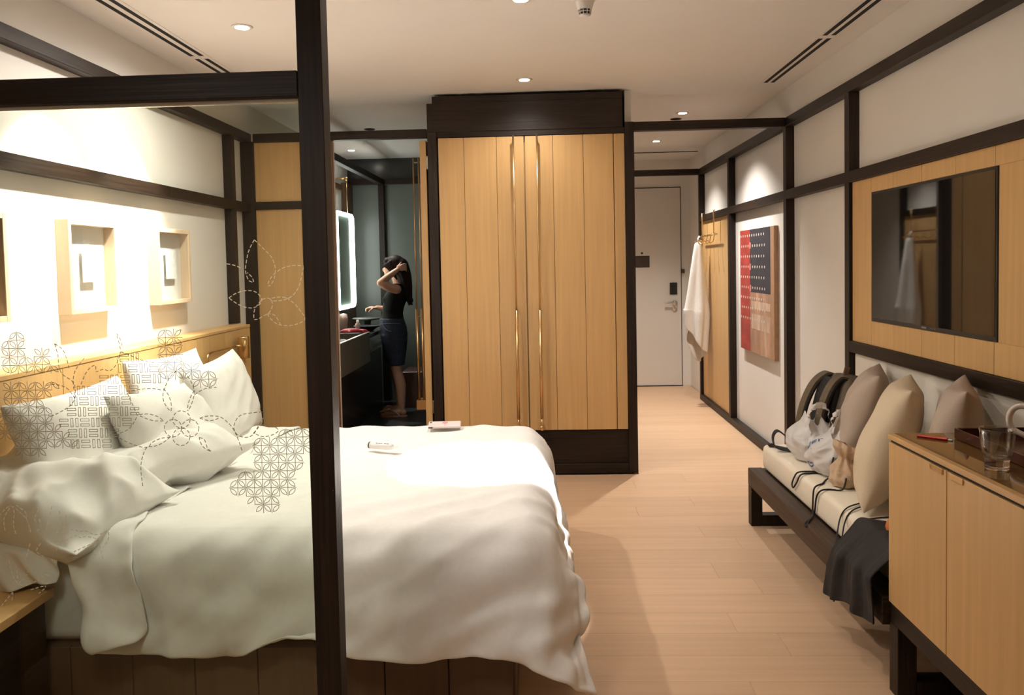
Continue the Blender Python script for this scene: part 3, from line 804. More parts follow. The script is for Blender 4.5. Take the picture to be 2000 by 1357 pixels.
DUVET_STEPS = [
[473,364,313,-17,-27,-2,-30,-5,-2,-21,-10,3,-15,-28,8,-20,-18,-14,-25,11,-15,-23,14,-4,-24,0,-17,5,17,-3,6,31,12,7,15,-24,10,26,0,28,13,-3,25,0,-4,22,12,9,30,2,-8,30,-6,-5,30,1,-3,20,-20,11,24,2,-4,22,22,7,30,-10,-7,30,-4,-5,29,11,-1,29,-3,-5,32,3,6,23,5,15,29,-7,-12,27,-11,2,22,-23,9,26,-10,17,27,-2,19,29,-7,10,28,-6,4,29,-11,2,28,-14,-5,32,-5,5,31,1,-3,23,8,-22,22,-4,-13,30,0,-7,28,16,5,29,-13,-9,29,-9,10,23,-5,-2,30,-1,-10,31,11,-3,30,-6,3,24,21,6,27,10,-1,20,-17,5,28,5,-8,29,2,4,15,21,-2,25,-13,4,26,-10,-2,28,12,-3,15,18,18,28,-5,-19,29,-13,0,25,-1,-8,27,-13,2,10,-24,-13,15,-18,2,13,5,-27,30,5,-11,22,8,-21,27,13,-2,16,10,-28,17,20,-20,19,25,-10,22,22,4,15,6,-22],
[-1,-1,27,-24,-8,-12,-16,-24,3,-26,-9,1,-25,-7,-9,-22,-20,3,-22,-15,-13,-24,8,-10,-24,12,-8,-7,16,-7,2,35,-9,18,25,-3,27,9,1,18,12,-5,29,2,1,31,-7,-2,27,15,6,27,4,-10,24,-4,-5,30,6,3,23,-19,7,27,-3,-4,25,19,7,27,-3,-7,27,-12,-5,29,8,1,27,-8,-2,31,-1,3,24,9,5,26,-6,0,29,0,-3,30,-3,2,30,-8,8,26,-3,14,30,-8,4,29,-11,0,25,-10,13,26,-6,-7,32,-2,-2,29,-7,5,27,0,-13,22,-13,-1,29,-4,-4,24,19,-1,30,3,-3,27,-15,6,25,2,-7,29,-6,3,29,6,-2,30,-4,2,25,13,1,24,15,-5,22,-19,8,26,15,-2,26,7,-2,24,10,-5,23,-15,5,24,-16,-1,28,9,-2,21,20,7,27,1,-4,25,-18,-7,8,-25,-10,26,-18,0,27,6,-11,13,-2,-18,11,17,-22,19,11,-23,26,9,-20,24,9,-3,6,17,-22,16,24,-14,19,21,-8,29,8,2],
[-9,16,17,-24,-18,-4,-22,-17,-5,-13,-25,4,-22,-14,-2,-31,-4,-8,-25,-6,-15,-24,-10,-3,-20,8,-9,-11,25,-2,14,31,-6,14,27,-4,26,17,-5,26,12,-3,27,1,5,26,-8,-6,33,4,-1,26,-2,-9,28,-4,3,25,9,5,27,-2,0,24,-11,-1,27,-2,-1,25,9,5,27,0,-5,28,-2,-3,26,1,0,27,-2,3,32,-2,1,24,-3,1,27,-8,0,27,9,2,30,10,0,33,4,1,31,-7,-1,33,-9,4,28,-11,2,23,-12,17,25,-4,-7,31,0,-5,30,-7,1,29,-7,-4,17,-24,13,28,6,-5,20,14,-1,28,-11,2,29,-3,-2,29,6,-4,28,1,3,28,4,-1,30,-5,2,21,16,-2,26,8,-1,25,-12,8,22,15,-7,27,9,-3,27,-5,-3,22,-16,4,23,-16,1,27,13,-4,20,4,-2,18,-20,-6,27,-3,-5,24,-3,-3,28,-9,-11,21,4,-15,14,11,-24,14,11,-20,23,15,-17,12,16,-23,19,11,-8,21,7,-10,10,21,-9,4,26,-6],
[-2,-11,26,-29,4,-6,-26,-16,-8,-17,-21,2,-17,-23,-1,-19,-22,-5,-27,9,-13,-28,-9,-5,-20,4,-8,0,22,0,9,33,-8,11,26,-3,23,23,-5,24,4,-7,32,-4,-1,29,5,-9,27,14,4,32,-10,-2,25,-11,3,26,-5,5,24,12,1,26,-3,-6,28,1,3,31,-3,1,26,-2,0,27,-2,-5,26,2,2,28,2,1,28,7,2,29,-8,-1,27,-4,-1,25,-14,3,30,2,-1,30,13,2,27,4,0,33,-11,-1,31,-1,1,27,1,13,26,-11,2,31,-4,0,27,-8,-10,28,-1,3,23,-16,9,19,-14,6,27,10,-4,27,-6,-3,26,-6,3,29,4,-4,28,6,0,27,9,-1,29,3,0,28,0,3,21,23,-4,26,-9,2,24,0,1,24,8,-4,27,-6,-2,25,-11,0,25,-7,2,25,-1,-6,24,3,-4,21,-10,-5,24,-16,0,24,5,-15,16,10,-16,28,-2,-10,21,9,-17,19,5,-22,5,18,-23,16,15,-20,18,14,-8,25,3,-5,24,12,-10,-1,26,-10],
[-5,5,23,-27,-10,-4,-28,-3,-5,-24,-16,-6,-14,-22,0,-21,-16,-5,-24,-7,-15,-22,6,-4,-27,-4,-3,-6,19,-13,21,28,3,20,21,-4,21,11,-14,26,12,-1,27,0,1,31,7,-3,30,2,0,26,11,2,29,-6,-2,25,-10,5,26,-1,1,24,13,-5,23,-15,-2,32,2,5,26,-1,4,30,-2,-6,29,-6,-3,23,11,4,30,-4,0,29,7,0,30,8,-1,29,-7,-3,31,-14,-2,25,-9,7,29,8,-2,22,-11,2,30,-10,3,32,6,3,26,3,7,25,-18,-3,32,-12,-2,22,16,8,27,-13,1,25,-2,8,25,-9,1,30,1,-6,27,6,-3,24,-9,8,30,9,-5,27,7,-1,26,8,-2,26,9,1,27,-1,1,23,18,-4,28,-6,2,25,-3,-2,26,-6,-1,27,-1,-3,22,-17,6,28,4,-5,22,13,-12,27,-13,-6,23,-8,-9,27,-11,-2,16,14,-21,7,15,-20,19,1,-23,24,13,-13,11,15,-25,0,14,-24,26,10,-4,28,6,7,20,10,-15,22,18,-6],
[-8,-6,27,-26,6,-9,-21,-18,-2,-26,-11,-6,-26,-13,-7,-13,-28,4,-25,-1,-15,-12,22,-14,-29,-3,-2,-18,13,-8,12,33,-10,25,22,-7,34,-2,-2,28,-7,2,27,14,4,30,-3,-2,25,17,-2,31,-3,2,26,3,-1,25,-1,3,31,4,0,28,-17,-8,28,0,3,23,-18,2,27,13,6,30,9,2,25,-20,-6,30,6,-2,25,17,5,31,-9,-7,30,-2,-1,28,14,2,30,-11,-2,29,8,-4,27,-15,7,26,0,-2,23,-11,8,32,1,2,25,-16,9,32,2,-6,25,-10,0,30,-8,8,26,18,-1,23,-16,9,28,-3,-1,26,-9,2,23,21,-6,31,1,-3,26,-12,9,30,8,-6,26,9,-2,27,2,0,22,18,-1,31,-4,0,22,18,-4,27,-12,-1,27,0,-2,26,-13,4,29,1,-9,22,-16,10,28,1,-15,24,15,-13,21,-16,-3,21,7,-18,29,-7,-5,13,12,-27,-2,18,-26,5,16,-22,16,13,-27,20,18,-13,16,13,-20,25,2,17,14,10,-12,23,17,-15],
[-5,7,26,-28,-3,-11,-26,-9,-6,-19,-11,-3,-23,-10,-5,-23,-17,-4,-26,-14,-4,-2,16,-13,-21,-1,-11,-18,19,-5,20,15,-12,12,25,0,29,3,-5,25,5,0,31,-6,5,26,14,-1,29,0,0,28,8,0,30,-5,-1,29,-8,-1,29,0,5,25,-15,-6,25,15,5,26,-14,1,30,-3,-2,33,-1,-1,29,15,0,25,-15,-3,29,5,-1,25,4,4,26,10,-3,30,2,1,29,8,-3,31,-9,1,30,-1,-3,29,-4,4,29,7,-4,20,-17,13,29,4,-8,28,-8,3,26,-15,12,28,4,-5,25,-10,8,27,3,5,27,-13,5,27,8,-4,28,0,-1,27,12,-2,30,-1,-3,27,-7,6,29,2,-4,25,12,-1,29,-2,0,23,17,-1,27,-1,-2,27,11,-7,24,-17,2,25,8,-3,28,-7,-1,28,-5,-3,21,-6,-2,25,0,-12,27,3,-16,25,-10,-6,14,17,-21,15,5,-16,0,19,-26,4,18,-29,20,10,-18,2,19,-23,20,11,-11,27,7,2,31,3,4,-1,17,-21],
[-11,-12,19,-25,11,-4,-25,0,-6,-22,-20,-3,-25,3,-13,-18,-18,-1,-18,-16,3,-18,14,-15,-23,-11,-16,-2,17,-6,5,32,-13,27,8,5,26,7,-5,27,1,0,28,11,-2,28,0,4,26,4,5,30,-1,-1,28,-4,-2,29,-8,0,28,-9,-2,31,-9,4,26,18,2,29,1,-4,26,-1,0,29,-4,0,34,2,-2,25,3,-5,27,-10,3,29,1,3,30,12,-1,24,21,-2,28,-12,4,30,-5,0,30,6,-2,29,-3,2,29,2,-3,31,-1,-2,24,-15,5,30,1,-2,27,-5,6,24,-15,8,26,13,-10,23,-13,16,28,-5,3,30,1,-2,28,3,-1,28,-2,1,27,6,-2,30,2,-2,26,-4,2,28,2,-1,26,9,1,29,0,-2,26,8,-2,26,9,-3,25,-4,-1,26,-16,1,24,19,-6,27,-12,-2,27,-7,-6,26,-1,-8,22,-9,-14,16,17,-14,16,14,-24,16,9,-21,18,11,-21,2,17,-27,0,17,-22,16,13,-17,10,17,-18,22,4,-2,27,4,12,25,6,-12],
[-5,8,28,-29,-2,-11,-28,3,-4,-23,-11,-2,-21,-2,-10,-25,1,-16,-9,-24,12,-24,4,-15,-24,-1,-14,-11,12,-14,20,20,-3,30,14,0,27,4,1,30,-1,-3,29,6,2,23,21,1,28,-5,5,27,-5,1,29,-6,-1,29,-6,-2,30,-3,0,27,-1,-2,33,6,0,26,7,-1,25,9,-3,32,-1,0,30,-6,-1,29,-1,0,28,-3,-1,27,-2,0,24,11,3,30,0,1,26,-1,5,32,3,1,30,-4,-2,30,-1,-1,30,-1,1,29,-2,-4,32,-5,-1,26,-5,4,29,4,0,26,-7,7,25,-7,-2,25,12,-1,27,-12,11,29,-5,3,30,2,-3,26,-2,1,28,1,1,29,3,0,26,-4,0,27,1,0,28,6,-1,29,0,-1,28,3,-4,25,10,0,29,11,-4,22,-21,6,26,6,-8,24,9,-5,28,-9,-7,25,-4,-11,28,-2,-12,7,14,-23,5,20,-21,21,7,-19,14,10,-21,6,15,-22,7,16,-23,14,13,-20,11,21,-16,18,10,-19,27,2,1,29,0,11],
[-10,-4,28,-25,13,-14,-28,-5,-7,-25,-5,-3,-27,-8,-7,-21,13,-18,-18,-23,0,-18,-15,-1,-26,9,-15,-6,18,-13,27,20,-8,29,-3,8,29,11,-1,27,0,-4,25,8,1,27,9,4,28,11,4,29,-12,2,28,-8,0,30,-4,-2,28,4,-3,29,1,-3,29,13,-3,30,-3,3,27,4,-3,29,-4,3,30,1,-2,29,-8,-2,28,2,0,29,-12,0,30,3,1,25,13,2,25,-12,2,33,6,3,27,3,2,32,-2,-1,29,-9,-1,32,0,-2,31,5,-1,30,-2,1,28,-4,3,28,8,1,25,-18,4,27,9,-6,26,13,4,33,-7,1,26,-12,5,28,4,0,27,-6,4,27,3,1,27,-2,-1,29,-8,5,29,4,-5,27,8,-1,28,-6,-2,30,5,-4,25,16,1,27,4,-5,23,-19,2,25,13,-11,20,11,-13,27,-4,-12,21,2,-18,27,-1,-13,6,18,-22,3,19,-18,16,6,-22,4,16,-20,13,14,-20,25,4,-21,7,22,-19,13,23,-17,20,7,-21,28,-4,-5],
[-5,15,25,-31,0,-11,-26,7,-14,-26,-15,-4,-23,2,-5,-28,9,-14,-24,-15,-11,-9,-24,10,-26,5,-14,6,22,-11,16,28,-15,29,-4,9,30,11,-6,29,-9,7,22,8,1,30,9,2,27,-13,-2,30,7,7,31,-8,0,27,0,-4,30,-1,0,26,15,-8,32,-1,3,28,-13,-1,29,10,2,30,7,0,28,-15,-2,29,10,-4,28,-10,2,33,4,-1,30,-11,3,31,2,-1,30,8,0,23,-16,7,29,14,1,25,-2,3,33,-7,-3,30,11,-1,32,-6,0,31,2,-1,31,2,0,28,-10,4,27,12,-4,30,-15,2,28,8,0,25,4,3,31,2,-1,27,-15,7,27,10,-3,28,-6,4,29,0,0,28,3,-5,27,-9,10,33,-1,-4,25,8,-5,27,-3,1,31,2,-4,24,17,-2,29,-3,-9,27,-14,-2,20,17,-20,17,21,-15,25,-5,-14,12,11,-23,28,1,-13,2,20,-20,11,11,-15,1,17,-18,17,13,-24,5,9,-27,25,8,-16,24,7,-17,9,25,-16,19,12,-21],
[-7,25,15,-29,-11,0,-27,0,-11,-27,-8,-11,-27,-11,-4,-27,-5,-11,-22,15,-13,-17,-24,7,-13,0,-11,-3,24,-17,26,15,-6,23,18,-6,30,-9,9,26,-11,7,28,11,3,26,-6,-4,31,2,2,29,-10,5,31,6,0,28,2,-3,26,11,-6,31,1,2,30,-9,-1,30,0,2,28,1,3,29,-2,-3,29,12,-4,33,-1,-1,30,-6,0,31,-10,3,31,6,-1,30,-8,2,24,16,-2,27,-12,6,31,1,-1,29,3,3,32,7,-4,28,-13,4,31,6,-1,31,-3,0,30,0,-1,31,5,-1,31,-7,0,28,8,-4,29,-13,6,29,9,1,27,-4,2,29,9,-3,28,-10,6,27,5,-2,28,-1,1,28,-5,1,27,12,-4,32,-3,-5,28,-8,7,28,0,-1,27,4,-1,30,-6,-4,23,18,-6,24,3,-19,29,2,-10,26,4,-13,11,20,-18,20,2,-20,8,15,-23,23,9,-14,8,21,-22,16,12,-24,-10,23,-17,21,1,-24,20,2,-14,18,8,-14,24,3,-17,7,26,-12],
[-5,16,25,-30,-6,-8,-29,-6,-7,-28,-6,-12,-28,-6,-12,-27,-16,3,-22,12,-15,-24,-13,-5,-17,-8,-8,7,20,-14,20,22,-9,31,2,8,29,-6,8,27,0,3,29,3,1,29,2,0,29,-5,2,28,4,-3,32,-4,4,26,2,-2,30,3,-1,30,-3,-1,31,3,0,30,-4,1,29,-1,1,28,4,-1,31,-5,-2,33,4,1,30,1,1,31,-1,0,30,-3,-1,30,5,-3,32,-3,4,32,3,1,28,-5,3,27,-1,-1,31,-2,2,31,9,-3,28,-6,2,29,1,-1,28,0,1,31,-2,-1,28,6,-2,32,-4,0,30,6,-2,30,-7,5,28,5,0,28,-6,1,30,4,0,29,-4,3,28,3,-2,28,3,-1,29,-7,0,29,6,-1,32,-1,-3,26,-2,2,29,-1,0,28,5,-3,32,-7,-6,26,12,-17,16,21,-20,23,6,-13,27,1,-14,5,20,-23,15,8,-20,10,19,-22,15,13,-20,15,13,-21,10,17,-19,14,-4,-21,10,13,-17,19,9,-17,23,0,-6,18,7,-23],
[-7,25,15,-29,-15,1,-30,-3,-11,-27,-3,-15,-27,-11,-5,-31,-9,-6,-29,-6,-8,-21,4,-13,-21,-9,-7,7,15,-14,30,15,2,29,-3,10,29,2,0,29,2,2,29,2,3,28,0,-1,29,-3,2,30,-3,2,30,3,-1,28,-1,-1,31,-5,4,31,8,-2,30,0,-3,29,-3,2,30,1,0,30,-2,-1,30,-7,5,33,7,-2,30,2,-1,31,1,0,30,2,-2,32,-3,1,32,4,-1,28,-1,4,31,0,-4,33,5,-5,27,-7,12,30,4,-9,29,0,1,30,1,0,29,-2,0,29,1,3,29,-2,-3,33,1,1,28,2,2,28,-1,-2,29,0,-1,29,2,3,29,-9,6,32,4,-2,29,4,-3,30,2,-3,30,-1,-1,30,-2,0,32,-4,-1,30,3,1,29,-1,-1,27,4,-3,31,-5,-2,25,13,-15,16,18,-21,24,6,-19,27,6,-12,5,16,-26,10,13,-23,12,14,-22,11,15,-23,2,16,-23,22,6,-15,23,5,-12,8,12,-21,19,8,-13,18,7,-15,21,6,-19],
[-13,26,8,-22,-18,9,-28,-3,-15,-30,-6,-7,-30,-9,-6,-29,-3,-13,-29,-13,1,-24,4,-16,-24,-5,-11,11,13,-15,31,8,9,29,1,3,29,-1,5,29,3,1,30,2,3,29,-4,3,27,1,-3,33,1,1,29,-3,2,29,0,0,30,2,-1,34,5,0,27,-6,4,31,0,-2,31,1,0,30,-3,3,30,0,-3,32,-4,8,31,4,-3,31,4,-3,30,3,-4,33,3,-2,31,-4,5,29,3,-1,30,1,-3,32,0,2,30,3,-1,29,-4,-1,31,2,-1,29,0,-1,30,-2,0,28,4,-1,33,2,-4,29,-7,7,29,4,0,30,0,-2,30,-3,1,29,7,-2,33,-7,3,28,0,4,29,1,2,29,4,-4,32,2,-4,32,-4,-2,30,-4,2,31,8,-5,29,-8,9,26,10,-13,33,-7,4,22,13,-19,28,7,-10,20,8,-22,7,16,-26,17,14,-15,9,11,-27,11,12,-23,11,18,-24,16,7,-21,2,15,-23,21,6,-16,18,11,-12,16,9,-15,25,6,-15,10,7,-24],
[1,21,17,-29,-9,1,-28,-7,-11,-31,-12,0,-28,-3,-15,-30,-10,-2,-30,-7,-2,-28,0,-15,-24,-4,-15,10,13,-16,34,9,5,27,-8,13,31,6,0,31,1,4,29,-2,3,29,3,-3,28,-7,7,34,2,-1,28,2,-4,30,2,0,33,5,0,30,-9,9,31,3,-7,31,1,3,30,-1,1,30,1,-4,31,-4,5,31,6,-7,33,-3,6,30,3,0,30,1,0,33,6,-4,29,-9,11,33,2,-5,30,0,-2,31,3,-2,29,-4,4,30,6,-7,30,-7,5,29,3,-3,31,1,-2,30,-5,2,30,11,-3,28,-13,11,33,9,-7,29,-3,-1,31,3,-2,30,-7,5,35,5,-5,30,2,2,30,0,2,29,-4,6,29,9,-8,31,-8,3,31,2,-5,33,-4,1,32,6,-5,35,-4,2,25,13,-18,24,3,-9,20,15,-13,23,7,-17,-5,16,-30,12,10,-28,23,12,-13,12,9,-23,23,9,-20,6,16,-25,16,3,-22,-4,21,-22,19,13,-16,19,11,-17,25,7,-10,19,3,-24],
[-4,27,9,-29,-9,-10,-30,-9,2,-30,-9,-4,-30,-6,-6,-29,-10,0,-31,-9,-3,-30,-3,-11,-27,-3,-17,12,7,-11,34,9,6,30,-3,10,32,8,-3,29,0,3,29,0,-1,30,-2,2,30,2,-6,31,1,5,30,0,2,31,-1,3,33,1,1,31,3,-9,32,2,3,30,-5,8,31,2,-7,30,-2,2,32,3,-7,30,-1,7,31,2,-1,31,-3,8,31,6,-8,32,-2,6,30,2,-9,33,-1,4,31,-1,0,30,-1,3,31,2,-6,30,-4,7,30,1,-7,31,0,3,30,-2,1,31,2,-5,29,-6,11,27,8,-10,31,-2,9,33,0,-7,30,-3,6,28,5,-11,33,1,8,33,0,-2,30,0,1,31,1,-4,30,-2,11,30,3,-12,31,-3,4,32,0,-2,33,-2,2,36,1,-1,34,3,-14,9,16,-26,24,13,-10,23,11,-18,13,9,-28,-7,16,-28,16,8,-26,19,10,-18,18,8,-16,27,7,-15,4,13,-27,14,7,-23,-4,23,-17,21,11,-15,15,10,-21,28,6,-9],
[-4,29,-5,-30,-10,-1,-30,-9,-4,-30,-8,1,-31,-9,0,-29,-7,-6,-31,-9,3,-33,-7,-4,-26,-2,-19,12,3,-11,35,5,12,30,8,-7,31,5,-1,29,0,3,30,-1,0,29,0,-3,31,-2,7,31,4,-2,31,-1,3,33,2,-2,31,2,-7,33,2,3,30,-2,7,32,0,-6,31,0,-1,31,0,-1,32,1,4,31,1,-4,30,-2,1,31,1,0,31,2,10,31,2,-7,32,-1,4,33,0,-4,30,-1,-2,31,0,0,31,0,3,30,-2,-10,31,1,6,31,-1,0,30,0,0,31,-1,2,31,-3,-4,29,2,6,31,2,-6,32,-1,4,29,0,-3,30,-1,7,29,6,-7,33,0,2,29,0,-1,31,1,0,31,-2,-2,31,1,6,31,0,-3,32,1,2,32,0,-7,33,3,1,31,4,-5,13,11,-29,24,9,-14,20,9,-15,17,12,-21,8,9,-30,8,11,-29,10,11,-21,17,8,-20,21,7,-12,25,8,-13,12,12,-26,7,15,-21,-7,16,-19,20,9,-14,20,11,-17],
[-5,29,1,-30,-11,-5,-29,-8,-2,-31,-8,1,-30,-8,1,-30,-9,0,-31,-8,1,-31,-5,-3,-26,-2,-19,11,1,-16,31,4,15,31,9,-5,29,2,-2,30,0,-1,29,-2,-1,30,0,4,33,3,1,32,0,-1,33,2,-4,31,1,-2,33,2,5,31,0,3,33,0,-7,30,0,0,31,0,1,32,0,1,31,0,-1,30,0,0,32,-1,-3,32,1,-1,30,3,4,32,2,8,32,-1,-8,30,-1,-1,32,0,1,30,0,1,30,-2,-3,32,0,5,33,-1,-3,30,0,-1,31,0,0,31,-1,-1,31,-1,0,31,0,0,31,0,4,33,0,-1,29,2,0,30,-1,-2,29,1,7,31,1,5,29,2,-7,29,2,-3,31,0,8,31,2,-10,32,0,3,31,0,-4,32,1,-1,32,3,1,30,4,-5,19,7,-22,21,8,-18,21,9,-16,15,13,-22,5,6,-30,6,11,-28,15,11,-21,15,7,-19,16,7,-21,21,6,-13,26,13,-7,16,14,-22,-7,18,-21,0,11,-25,24,8,-13],
[-11,21,8,-23,-3,-15,-30,-9,-1,-30,-8,0,-30,-8,1,-30,-8,4,-32,-7,2,-29,-5,-1,-25,-2,-20,9,0,-17,27,4,17,29,6,-10,29,2,-1,30,-1,-3,32,0,3,33,2,0,33,1,-4,32,2,-2,33,2,-1,33,2,6,31,0,-2,33,1,-4,31,-2,4,31,0,0,31,1,2,32,0,2,31,1,-3,31,-1,2,32,-1,2,31,0,-2,30,3,-6,33,3,-1,30,-2,4,32,0,-1,31,0,2,30,-2,2,33,0,6,30,-4,-4,32,1,-5,30,2,1,32,0,-1,31,-1,-3,32,-1,2,31,0,-3,32,0,4,32,0,0,30,1,1,31,-1,-2,32,-1,1,28,3,6,26,3,-3,30,1,-5,33,-2,2,28,6,6,31,-1,-6,31,1,-1,33,2,-1,32,2,-1,31,4,-2,22,4,-21,20,8,-19,21,7,-16,7,11,-22,9,5,-31,15,17,-20,8,5,-28,14,8,-20,10,7,-23,21,5,-17,18,7,-14,22,22,-2,14,17,-16,-3,16,-26,17,3,-26],
[-3,24,-4,-29,-4,-4,-24,-5,-12,-30,-7,3,-30,-7,3,-31,-8,-2,-30,-7,11,-32,-5,1,-24,-1,-22,8,1,-20,26,3,19,21,4,-16,33,0,1,35,0,-1,33,1,-2,34,3,-3,33,1,0,33,2,2,33,2,5,32,1,-5,32,1,-1,32,-2,8,31,1,-6,30,-1,11,33,0,4,31,1,-9,31,0,4,33,1,-2,31,-2,-4,32,0,-1,29,3,4,34,-3,2,29,4,-10,31,0,5,31,-1,2,32,-1,4,29,-4,-11,33,1,-3,31,0,5,32,2,-1,31,0,-1,32,-1,3,31,0,-4,31,-1,8,33,0,-1,31,0,-3,31,1,-4,31,0,6,32,-1,-6,32,0,4,29,2,5,27,5,-9,32,-2,-4,33,1,5,29,2,5,29,2,-2,28,2,-4,31,2,5,31,4,-10,26,3,-13,19,6,-21,25,9,-17,13,7,-28,-15,9,-25,13,9,-30,22,9,-21,10,8,-22,17,9,-17,2,-3,-27,25,9,-19,18,16,-7,17,24,4,22,15,-14,9,12,-29],
[-2,22,-20,-25,4,14,-28,-6,-14,-31,-7,5,-31,-8,0,-29,-7,9,-32,-6,1,-28,-5,5,-25,0,-20,6,-1,-22,24,5,17,33,1,-8,26,1,-13,34,1,4,34,2,-1,33,1,0,33,2,3,33,1,1,32,2,-5,32,0,3,32,0,9,30,0,-10,32,0,10,31,-2,3,30,1,-3,34,2,2,32,0,-8,31,-1,-5,32,0,4,32,-1,-1,30,-1,-4,33,0,0,30,3,14,30,2,-7,30,-1,3,32,-3,-10,30,-1,7,35,-3,3,29,3,-9,32,1,2,32,1,2,31,-1,-5,31,0,8,33,-2,-7,32,0,3,30,1,0,31,1,3,31,0,-9,32,0,8,33,1,-7,29,1,10,30,-1,10,34,-2,-5,25,6,-15,28,3,9,29,4,-2,30,3,-4,33,1,5,32,-1,1,20,3,-25,28,8,-13,11,7,-26,23,8,-17,-7,10,-28,19,2,-24,7,8,-31,10,12,-23,5,6,-28,24,3,-21,-2,-3,-31,24,11,-15,18,23,6,19,26,9,27,13,-9],
[3,29,4,-31,-2,1,-30,-1,1,-30,-7,-3,-28,-8,8,-30,-6,-3,-30,-6,10,-27,-3,1,-24,-1,-21,1,-1,-20,31,6,16,23,-3,-19,33,3,4,33,3,-3,33,1,0,33,2,0,33,1,1,33,2,2,31,-1,1,32,0,6,32,-1,-8,30,2,9,32,0,4,30,-4,-11,31,-1,-6,33,4,1,33,0,-1,32,1,5,31,-1,-2,32,-1,1,31,-1,0,30,1,-2,27,4,12,34,-1,-6,31,-1,-6,32,-1,4,32,-2,-1,34,-2,3,29,0,3,31,3,-6,32,1,-1,32,0,3,32,0,-4,32,0,2,33,-3,-4,32,0,5,28,1,-2,31,1,3,32,1,-4,33,0,5,31,-2,-2,32,2,3,29,-4,-8,31,4,7,27,5,-2,29,5,0,29,4,1,31,1,-6,30,1,5,21,5,-20,22,3,-17,21,5,-20,10,8,-25,14,9,-23,-4,4,-29,9,7,-28,8,9,-26,14,9,-20,18,4,-26,3,1,-27,18,4,-25,23,9,-9,22,23,6,14,23,6],
[0,30,1,-30,-5,3,-30,-2,2,-30,-7,4,-30,-6,-3,-30,-6,-1,-32,-4,2,-25,-2,6,-25,0,-22,4,-1,-20,29,4,17,24,0,-19,33,0,6,33,3,-2,32,2,-3,33,1,2,33,1,1,32,0,0,31,0,1,33,0,-3,32,0,2,29,1,4,33,-3,-3,28,-4,-3,33,4,2,33,1,1,32,1,0,32,0,-1,32,0,1,32,-1,0,28,-6,-5,30,3,6,29,3,-1,34,2,-3,32,-1,5,32,0,0,31,-2,1,34,-2,0,31,-2,-3,32,4,2,31,2,-2,32,0,-1,32,0,2,32,-1,-1,32,-2,-1,32,-4,-3,30,2,4,30,3,1,31,2,-1,33,-1,1,32,-1,-1,33,0,0,32,-1,-1,28,-3,-3,28,9,6,28,4,1,29,5,0,29,3,-5,31,-1,-3,27,3,-13,18,4,-23,19,5,-19,14,6,-21,4,8,-26,7,7,-26,0,6,-30,4,9,-27,7,4,-28,19,0,-25,13,7,-22,9,5,-25,19,10,-6,25,12,-6,28,9,-8],
[-5,25,14,-25,-2,-15,-31,-4,7,-31,-6,2,-29,-5,-5,-31,-6,-6,-31,-2,10,-24,-1,6,-25,-2,-19,3,0,-20,29,5,12,29,-1,-11,31,-1,-4,32,2,4,32,3,2,31,2,-5,33,0,1,32,0,-1,32,1,1,32,-1,1,32,-2,1,30,0,2,34,-3,-1,30,-2,0,31,4,-1,33,-1,-2,30,4,6,31,0,-5,33,-1,1,31,-2,-1,30,-4,1,33,0,3,28,5,-4,32,3,1,32,-1,-1,32,-1,-1,32,-2,0,33,-1,-2,32,0,1,32,2,3,30,3,-2,31,1,5,33,-2,-1,32,-1,-4,32,-3,0,33,-3,0,32,1,2,31,2,-1,29,3,1,31,1,-2,32,-1,7,32,-2,-4,31,-3,-1,28,0,-2,30,7,4,29,6,-7,28,4,11,28,4,-9,31,1,0,25,1,-20,21,4,-19,23,3,-15,9,4,-26,3,8,-28,9,7,-25,3,8,-26,-3,7,-28,13,5,-26,8,-3,-27,5,4,-30,19,7,-19,15,4,-18,24,1,-16,21,16,9],
[1,24,-4,-30,1,0,-28,-3,-6,-29,-6,3,-30,-4,-4,-32,-4,-8,-31,-4,8,-24,0,12,-27,-1,-18,3,1,-20,32,2,7,29,-2,-12,31,-1,0,32,2,2,33,1,-5,31,5,7,31,1,-6,33,0,4,32,0,-1,32,-1,0,32,-1,4,30,-3,-5,35,-2,0,32,0,4,31,0,4,33,1,-2,32,2,-7,28,2,10,31,0,-7,31,-3,1,32,-3,-3,34,-2,2,30,3,7,28,7,-9,31,0,2,32,-2,1,33,-1,-3,32,0,0,33,0,1,33,0,-1,31,3,5,29,1,-6,32,0,9,33,-3,-5,32,-3,-5,33,-1,4,33,-1,-3,31,1,7,31,1,-5,29,3,4,31,-2,-7,31,-2,9,30,-1,-6,30,-1,4,29,6,-2,29,6,5,31,3,-8,27,6,11,28,3,-15,26,-1,-15,23,3,-20,17,2,-20,23,7,-18,0,4,-31,-2,8,-27,7,7,-25,5,7,-26,-4,5,-26,4,-4,-31,23,4,-19,6,6,-31,11,2,-28,27,5,-4,26,-2,-8],
[4,29,3,-31,-2,-7,-30,-2,3,-31,-5,-2,-30,-4,-7,-32,-3,2,-31,-2,-1,-22,-2,18,-30,-4,-11,2,4,-22,35,4,-5,31,-2,-11,33,-2,5,31,-1,1,32,1,5,31,6,-13,29,2,11,33,0,-7,32,0,2,32,-1,0,31,-1,-4,31,-3,7,35,-1,-2,31,-1,-1,31,1,11,30,1,-12,33,2,-3,31,2,13,33,-2,-4,30,-1,-4,33,-2,2,33,-2,-9,29,2,17,33,1,-4,28,5,-8,30,-2,-2,34,0,-3,32,0,6,33,0,-2,33,0,1,32,0,-2,31,1,9,29,2,-12,35,-3,4,31,-2,7,32,-2,-6,32,-1,4,33,0,-9,31,1,10,31,0,-3,29,1,-1,32,-3,-4,30,-1,15,28,1,-12,31,3,5,28,8,-1,31,1,9,29,5,-16,29,6,8,20,-2,-25,23,1,-19,21,4,-21,5,0,-30,23,13,-15,-2,3,-32,-1,8,-26,1,6,-26,11,5,-27,-10,2,-31,17,-4,-24,26,7,-14,7,1,-30,9,-3,-29,30,0,-12],
